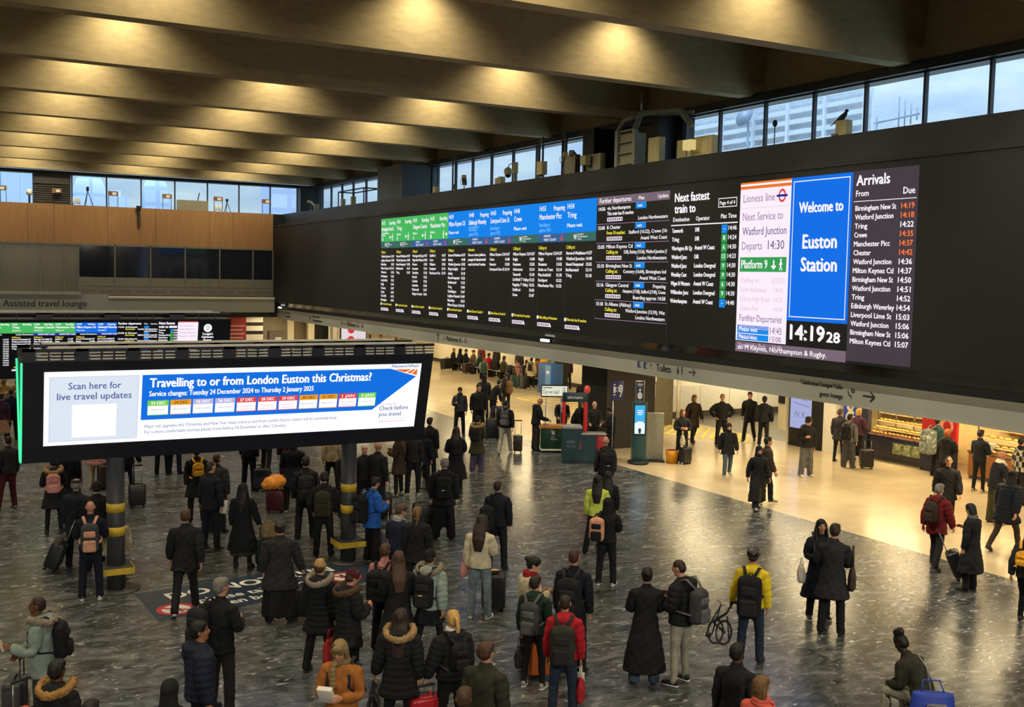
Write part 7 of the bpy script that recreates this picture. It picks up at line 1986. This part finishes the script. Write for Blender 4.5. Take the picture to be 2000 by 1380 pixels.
# ------------------------------------------------------------------ equipment on the ledges in front of the clerestory windows
KIT = mat('kit_cream', lin((196, 182, 132)), .5, var=.08); KITG = mat('kit_grey', lin((140, 134, 110)), .5, var=.1)
LZ = 9.37
def on_ledge(px, py): return on_x(px, py, 20.6).y
def cctv(px, dx, label, hgt=.45, tilt=-.35, dark=False):
    y = on_ledge(px, 340)
    t = thing('security_camera', label, 'security camera', (20.6, y, 9.37))
    MB().cyl((0, 0, 0), (0, 0, hgt), .025).build('stand', KITG, t)
    o = MB().rbox((-.10, -.28, -.09), (.10, .30, .09), .03).build('housing', KITG if dark else KIT, t); o.location = (0, 0, hgt + .08); o.rotation_euler = (tilt, 0, dx)
    p = MB().cyl((0, -.31, 0), (0, -.27, 0), .06).build('lens', M['gloss_black'], o)
    MB().tube([(0, .28, .05), (0, .40, .02), (0, .34, -.15), (0, .05, -.2)], .010).build('cable', M['black'], t).location = (0, 0, hgt + .08)
    return t
cctv(907, 2.6, 'grey box camera tilted down on a thin stand right of the grey pier', .48, .5, True)
cctv(1103, 2.6, 'cream bullet camera above the junction cabinets, left one of a pair', .72, .35)
cctv(1120, 2.2, 'darker bullet camera above the junction cabinets, right one of a pair', .74, .35, True)
cctv(607, 2.4, 'cream camera on a stand in the far corner of the ledge', .55, .3)
def dome(px, label):
    y = on_ledge(px, 340); t = thing('dome_camera', label, 'security camera', (20.6, y, 9.37))
    MB().box((-.07, -.10, .0), (.07, -.02, .95)).build('post', KITG, t); MB().rbox((-.09, -.14, .5), (.09, .04, .95), .02).build('box', KIT, t)
    MB().tube([(0, .0, .8), (0, .2, .93), (0, .45, .9), (0, .55, .8)], .02).build('arm', KITG, t)
    MB().ell((0, .55, .62), (.17, .17, .19)).build('dome', KIT, t); MB().ell((0, .55, .50), (.13, .13, .12)).build('dark_glass', M['gloss_black'], t)
dome(1005, 'round cream dome camera hanging on a curved arm before the windows')
def ledge_box(px, py, w_, h_, label, m=None, name='junction_box', leg=.12, X=20.6):
    y = on_x(px, py, X).y; t = thing(name, label, 'equipment box', (X, y, 9.37))
    MB().rbox((-.12, -w_ / 2, leg), (.12, w_ / 2, leg + h_), .015).build('box', m or KIT, t)
    MB().box((-.126, -w_ * .3, leg + h_ * .35), (-.12, w_ * .3, leg + h_ * .85)).build('lid', m or KIT, t)
    for s in (-1, 1): MB().box((-.02, s * w_ * .35 - .02, 0), (.02, s * w_ * .35 + .02, leg + .02)).build('leg', KITG, t)
    return t
ledge_box(852, 370, .30, .34, 'small cream box on the ledge beside the grey pier'); ledge_box(974, 350, .26, .30, 'left of two small cream boxes on posts under the dome camera'); ledge_box(980, 348, .20, .34, 'right of two small cream boxes on posts under the dome camera')
ledge_box(1058, 340, .42, .5, 'rounded cream floodlight box on a bracket before the window', leg=.3); ledge_box(744, 385, .22, .45, 'cream box on the ledge of the farthest right windows'); ledge_box(690, 392, .25, .5, 'cream box under the black frame in the far corner'); ledge_box(670, 394, .2, .45, 'slim cream box at the left of the black frame in the far corner')
ledge_box(1118, 330, .7, .85, 'grey ribbed cabinet beneath the pair of bullet cameras', KITG, 'cabinet', .0); ledge_box(1143, 325, .34, .34, 'pale square panel before the grey cabinets', KIT, leg=.35, X=20.3); ledge_box(1165, 322, .8, .75, 'grey equipment cabinet left of the ladder frame', KITG, 'cabinet', .0)
ledge_box(1343, 295, .8, .72, 'left of two large cream cabinets right of the ladder frame', KIT, 'cabinet', .0); ledge_box(1378, 290, .85, .74, 'right of two large cream cabinets right of the ladder frame', KIT, 'cabinet', .0); ledge_box(1346, 285, .36, .3, 'bright square lamp panel between the two large cream cabinets', emis('lit_panel', (236, 214, 140), .8), 'lamp_panel', .32, 20.2)
ledge_box(1648, 250, .36, .40, 'cream box with a bird perched beside it on the right ledge', leg=.16); ledge_box(1637, 256, .26, .22, 'small brown box at the foot of the bird box', mat('kit_brown', lin((150, 120, 84)), .5), leg=.02)
ledge_box(1282, 300, .6, .95, 'tall cream cabinet inside the ladder frame recess', KIT, 'cabinet', .0); ledge_box(618, 408, .3, .4, 'white lamp box at the corner pier of the ledge')
# grey ladder cage and walkway
t = thing('maintenance_ladder', 'grey metal ladder cage and walkway frame on the ledge before the dark pier', 'ladder', (20.3, 29.6, 9.37)); G = mat('ladder_grey', lin((128, 132, 120)), .5)
for y in (-.55, .45): MB().box((-.07, y - .08, 0), (.07, y + .08, 1.35)).build('stile', G, t)
for i in range(4): MB().tube([(0, -.55, .2 + i * .36), (0, .45, .2 + i * .36)], .04).build('rung', G, t)
b = MB(); b.tube([(0, .45, 1.3), (0, .1, 1.62), (0, -.55, 1.68)], .08); b.tube([(0, -.55, 1.3), (0, -.85, 1.75), (0, -2.9, 1.6), (0, -3.5, 1.05)], .10); b.tube([(.5, -.85, 1.75), (.5, -2.9, 1.6)], .06); b.build('walkway_beam', G, t)
MB().box((.05, -.45, 0), (.5, .4, 1.2)).build('cabinet', KITG, t)
MB().tube([(0, -.85, 1.7), (0, -.85, 2.45)], .03).build('mast', M['steel'], t)
# black tube frame in the far corner, tripods, masts
t = thing('tube_frame', 'black square tube frame on the ledge in the far corner', 'frame', (20.4, on_x(685, 385, 20.4).y, 9.37)); b = MB()
for y in (-2, 2):
    for x in (0, .9): b.tube([(x, y, 0), (x, y, .95)], .035)
for x in (0, .9): b.tube([(x, -2, .95), (x, 2, .95)], .035)
for y in (-2, 2): b.tube([(0, y, .95), (.9, y, .95)], .035)
b.build('tubes', M['black'], t)
for px, lab in ((883, 'left'), (1052, 'middle'), (1097, 'right')):
    y = on_ledge(px, 330); t = thing('cable_mast', lab + ' of three dark twin masts standing before the middle run of windows', 'mast', (20.7, y, 9.37))
    for s in (-.13, .13): MB().box((-.03, s - .03, 0), (.03, s + .03, 1.75)).build('upright', M['frame'], t)
    for z in (.25, 1.5): MB().box((-.03, -.13, z), (.03, .13, z + .22)).build('cross_plate', M['frame'], t)
y = on_ledge(1508, 250); t = thing('whip_mast', 'thin mast with a small lamp before the right windows', 'mast', (20.7, y, 9.37)); MB().tube([(0, 0, 0), (0, 0, .8)], .015).build('rod', M['frame'], t); MB().ell((0, 0, .8), (.07, .07, .1)).build('lamp_head', M['black'], t)
# the bird
y = on_x(1638, 240, 20.5).y; bz = 9.3 + .6
b = MB(); b.loft([(0, .22, .02), (0, .10, .08), (0, 0, .14), (0, -.10, .24), (0, -.12, .30)], [(.02, .015), (.06, .05), (.085, .08), (.06, .055), (.03, .03)], 12); b.ell((0, -.13, .31), (.045, .05, .045)); b.loft([(0, -.17, .31), (0, -.22, .295)], [(.012, .012), (.003, .003)], 6); b.loft([(0, .12, .06), (0, .32, -.04)], [(.05, .012), (.035, .006)], 8)
bird = thing('pigeon', 'dark pigeon perched on the cream box before the right windows', 'bird', (20.6, y, 9.86))
tag(bird, bird['label'], 'bird'); r = blob(b, .012, 1); o = bpy.data.objects.new('bird_body', to_mesh(r, 'bird_body', [mat('bird_slate', (.02, .02, .024), .6)])); COL.objects.link(o); o.parent = bird; o.rotation_euler = (0, 0, .3)
for s in (-.03, .03): MB().tube([(s, 0, .08), (s, -.01, -.02)], .006).build('leg', mat('bird_leg', (.2, .08, .06)), bird)
# stands with small wooden boxes before the back windows
for i, (px, py, lab) in enumerate(((2, 358, 'at the far left edge'), (111, 367, 'before the louvre'), (221, 372, 'first right of the louvre'), (326, 378, 'before the round tower'), (426, 384, 'right of the low concrete box'), (520, 389, 'nearest the corner'))):
    x = on_y(px, py, 66.5).x; t = thing('monitor_stand', 'small brown box on thin legs ' + lab + ' of the back ledge', 'stand', (x, 66.45, 9.36))
    MB().box((-.27, -.04, .66), (.27, .08, .92)).build('box', mat('kit_orange', lin((128, 86, 44)), .5, var=.3), t); MB().rbox((-.06, -.09, .70), (.16, -.03, .86), .02).build('lamp', emis('stand_lamp', (238, 226, 190), .8), t)  # glowing square put in as a reflection on the box front
    for s in (-.25, .25): MB().box((s - .015, -.015, 0), (s + .015, .015, .7)).build('leg', M['frame'], t)
for px, lab in ((171, 'large'), (443, 'small')):
    x = on_y(px, 390, 66.5).x; t = thing('tripod', lab + ' black tripod standing on the back ledge', 'tripod', (x, 66.45, 9.36)); k = 1 if lab == 'large' else .75
    for a in (0, 2.1, 4.2): MB().tube([(0, 0, .85 * k), (.3 * k * math.cos(a), .3 * k * math.sin(a), 0)], .02).build('leg', M['black'], t)
    MB().rbox((-.07, -.08, .85 * k), (.07, .08, 1.1 * k), .02).build('head', M['black'], t)
x = on_y(57, 370, 66.5).x; t = thing('dome_camera', 'white dome camera on the back ledge left of the louvre', 'security camera', (x, 66.45, 9.36)); MB().ell((0, 0, .62), (.17, .17, .2)).build('dome', M['white'], t); MB().box((-.05, -.05, 0), (.05, .05, .5)).build('post', M['black'], t)
x = on_y(376, 395, 66.5).x; t = thing('concrete_box', 'low olive concrete box with a spike on the back ledge', 'box', (x, 66.5, 9.36)); MB().box((-.9, -.1, 0), (.9, .2, .62)).build('box', KITG, t); MB().tube([(.3, 0, .6), (.42, 0, 1.1)], .03).build('spike', M['black'], t)
x = on_y(270, 420, 65.9).x; t = thing('wall_spotlight', 'dark bracket lamp fixed at the top of the wooden band', 'lamp', (x, 65.9, 9.05)); MB().box((-.1, -.12, .2), (.14, .1, .42)).build('lamp_head', M['black'], t); MB().box((0, -.06, -.75), (.12, .1, .25)).build('bracket', mat('bracket_brown', lin((70, 60, 46)), .5), t)
for i, px in enumerate((149, 425)):
    x = on_y(px, 388, 66.5).x; t = thing('speaker_box', ('left', 'right')[i] + ' pale twin box standing low on the back ledge', 'speaker', (x, 66.45, 9.36))
    for s in (-.12, .12): MB().rbox((s - .09, -.06, .1), (s + .09, .08, .42), .02).build('cabinet', M['white'], t)
    for s in (-.18, .18): MB().box((s - .012, -.01, 0), (s + .012, .01, .2)).build('leg', M['frame'], t)
# ------------------------------------------------------------------ outside: towers beyond the back windows, plant deck beyond the right windows
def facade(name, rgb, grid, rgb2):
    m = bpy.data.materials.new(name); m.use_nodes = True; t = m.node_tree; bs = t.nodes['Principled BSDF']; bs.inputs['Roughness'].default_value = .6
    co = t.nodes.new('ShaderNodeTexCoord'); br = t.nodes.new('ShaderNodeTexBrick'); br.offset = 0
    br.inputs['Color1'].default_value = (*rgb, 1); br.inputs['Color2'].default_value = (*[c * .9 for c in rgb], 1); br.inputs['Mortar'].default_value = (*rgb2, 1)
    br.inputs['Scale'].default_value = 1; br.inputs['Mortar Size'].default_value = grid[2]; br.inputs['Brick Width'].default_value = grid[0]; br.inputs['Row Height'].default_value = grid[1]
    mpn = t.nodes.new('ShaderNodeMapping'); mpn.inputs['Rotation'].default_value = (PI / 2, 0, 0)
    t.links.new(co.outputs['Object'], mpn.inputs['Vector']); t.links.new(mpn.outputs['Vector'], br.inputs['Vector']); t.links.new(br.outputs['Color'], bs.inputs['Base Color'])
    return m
TY = 210.0
def tower(px0, px1, pyt, label, m, dome_=False, Y=TY):
    a, e = on_y(px0, 380, Y).x, on_y(px1, 380, Y).x; zt = on_y((px0 + px1) / 2, pyt, Y).z; xc, w_ = (a + e) / 2, (e - a) / 2
    t = thing('tower_block', label, 'building', (xc, Y + w_, 0))
    if dome_:
        MB().loft([(0, 0, -2), (0, 0, zt - 6), (0, 0, zt - 2.5), (0, 0, zt)], [(w_, w_), (w_, w_), (w_ * .9, w_ * .9), (w_ * .6, w_ * .6)], 28).build('tower', m, t)
    else:
        MB().box((-w_, -w_, -2), (w_, w_, zt)).build('tower', m, t); MB().box((-w_ * .4, -w_ * .4, zt), (w_ * .4, w_ * .4, zt + 1.5)).build('roof_plant', m, t)
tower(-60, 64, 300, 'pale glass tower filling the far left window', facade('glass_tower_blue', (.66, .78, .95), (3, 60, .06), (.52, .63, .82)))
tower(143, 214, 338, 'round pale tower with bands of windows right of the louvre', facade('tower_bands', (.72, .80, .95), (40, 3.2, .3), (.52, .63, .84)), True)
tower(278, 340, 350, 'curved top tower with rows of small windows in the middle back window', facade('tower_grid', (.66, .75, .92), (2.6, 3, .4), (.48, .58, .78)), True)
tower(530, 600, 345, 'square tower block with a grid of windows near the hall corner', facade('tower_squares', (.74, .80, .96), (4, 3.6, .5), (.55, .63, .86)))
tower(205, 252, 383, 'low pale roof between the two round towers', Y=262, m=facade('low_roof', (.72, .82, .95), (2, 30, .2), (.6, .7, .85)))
t = thing('plant_screen', 'white louvred plant screen on the roof outside the right windows', 'louvre screen', (58, 52, 0)); q0, q1 = on_x(1330, 235, 58), on_x(1625, 300, 58); b = MB(); PW = mat('plant_white', (.80, .84, .9), .6)
ya, ye = q0.y + 6, q1.y - 3; zt = on_x(1340, 232, 58).z
for i in range(14): b.box((0, ye - 52, zt - .35 - i * .8), (.3, ya - 52, zt - i * .8))
b.box((.6, ye - 52, 6), (.8, ya - 52, zt - .2)); b.build('slats', [PW], t)
for k in range(8): MB().box((-.15, ye - 52 + (ya - ye) * k / 7 - .12, 6), (.1, ye - 52 + (ya - ye) * k / 7 + .12, zt + .1)).build('post', PW, t)
MB().box((-.1, ye - 52, 0), (1.2, ya - 52, 6.5)).build('roof_edge', PW, t)
q = on_x(1461, 228, 57); t = thing('satellite_dish', 'grey satellite dish above the white plant screen', 'satellite dish', (57, q.y, zt - .2)); GB = mat('dish_grey', (.36, .44, .58), .6)
MB().loft([(-.35, 0, q.z - zt + .3), (-.1, 0, q.z - zt + .2), (.0, 0, q.z - zt + .2)], [(.95, .95), (.6, .6), (.15, .15)], 24, ref=(0, 1, 0)).build('dish', GB, t); MB().tube([(0.05, 0, .2 - zt), (0.05, 0, q.z - zt + .2)], .09).build('stand', GB, t); MB().tube([(0, 0, 0), (0, 0, q.z - zt + 3)], .05).build('mast', GB, t)
q = on_x(1712, 240, 57); t = thing('roof_aerial', 'thin branching roof aerial against the sky outside the right windows', 'aerial', (57, q.y, 0)); b = MB(); b.tube([(0, 0, 0), (0, 0, q.z + .4)], .09); b.tube([(0, .2, q.z), (0, -3.6, q.z + .2)], .07)
for k in range(4): b.tube([(0, -1.9 - k * .5, q.z - .8 + .2 * k), (0, -1.9 - k * .5, q.z + 1.5 - .3 * k)], .05)
b.build('rods', GB, t); MB().box((-1.5, -1.5, 0), (1.5, 1.5, 6)).build('plinth', PW, t)
struct(MB().box((48, -20, -.5), (90, 120, 0)).build('ground_outside', M['greywall'])); struct(MB().box((-120, 80, -.6), (200, 330, -.4)).build('ground_outside_back', M['greywall']))
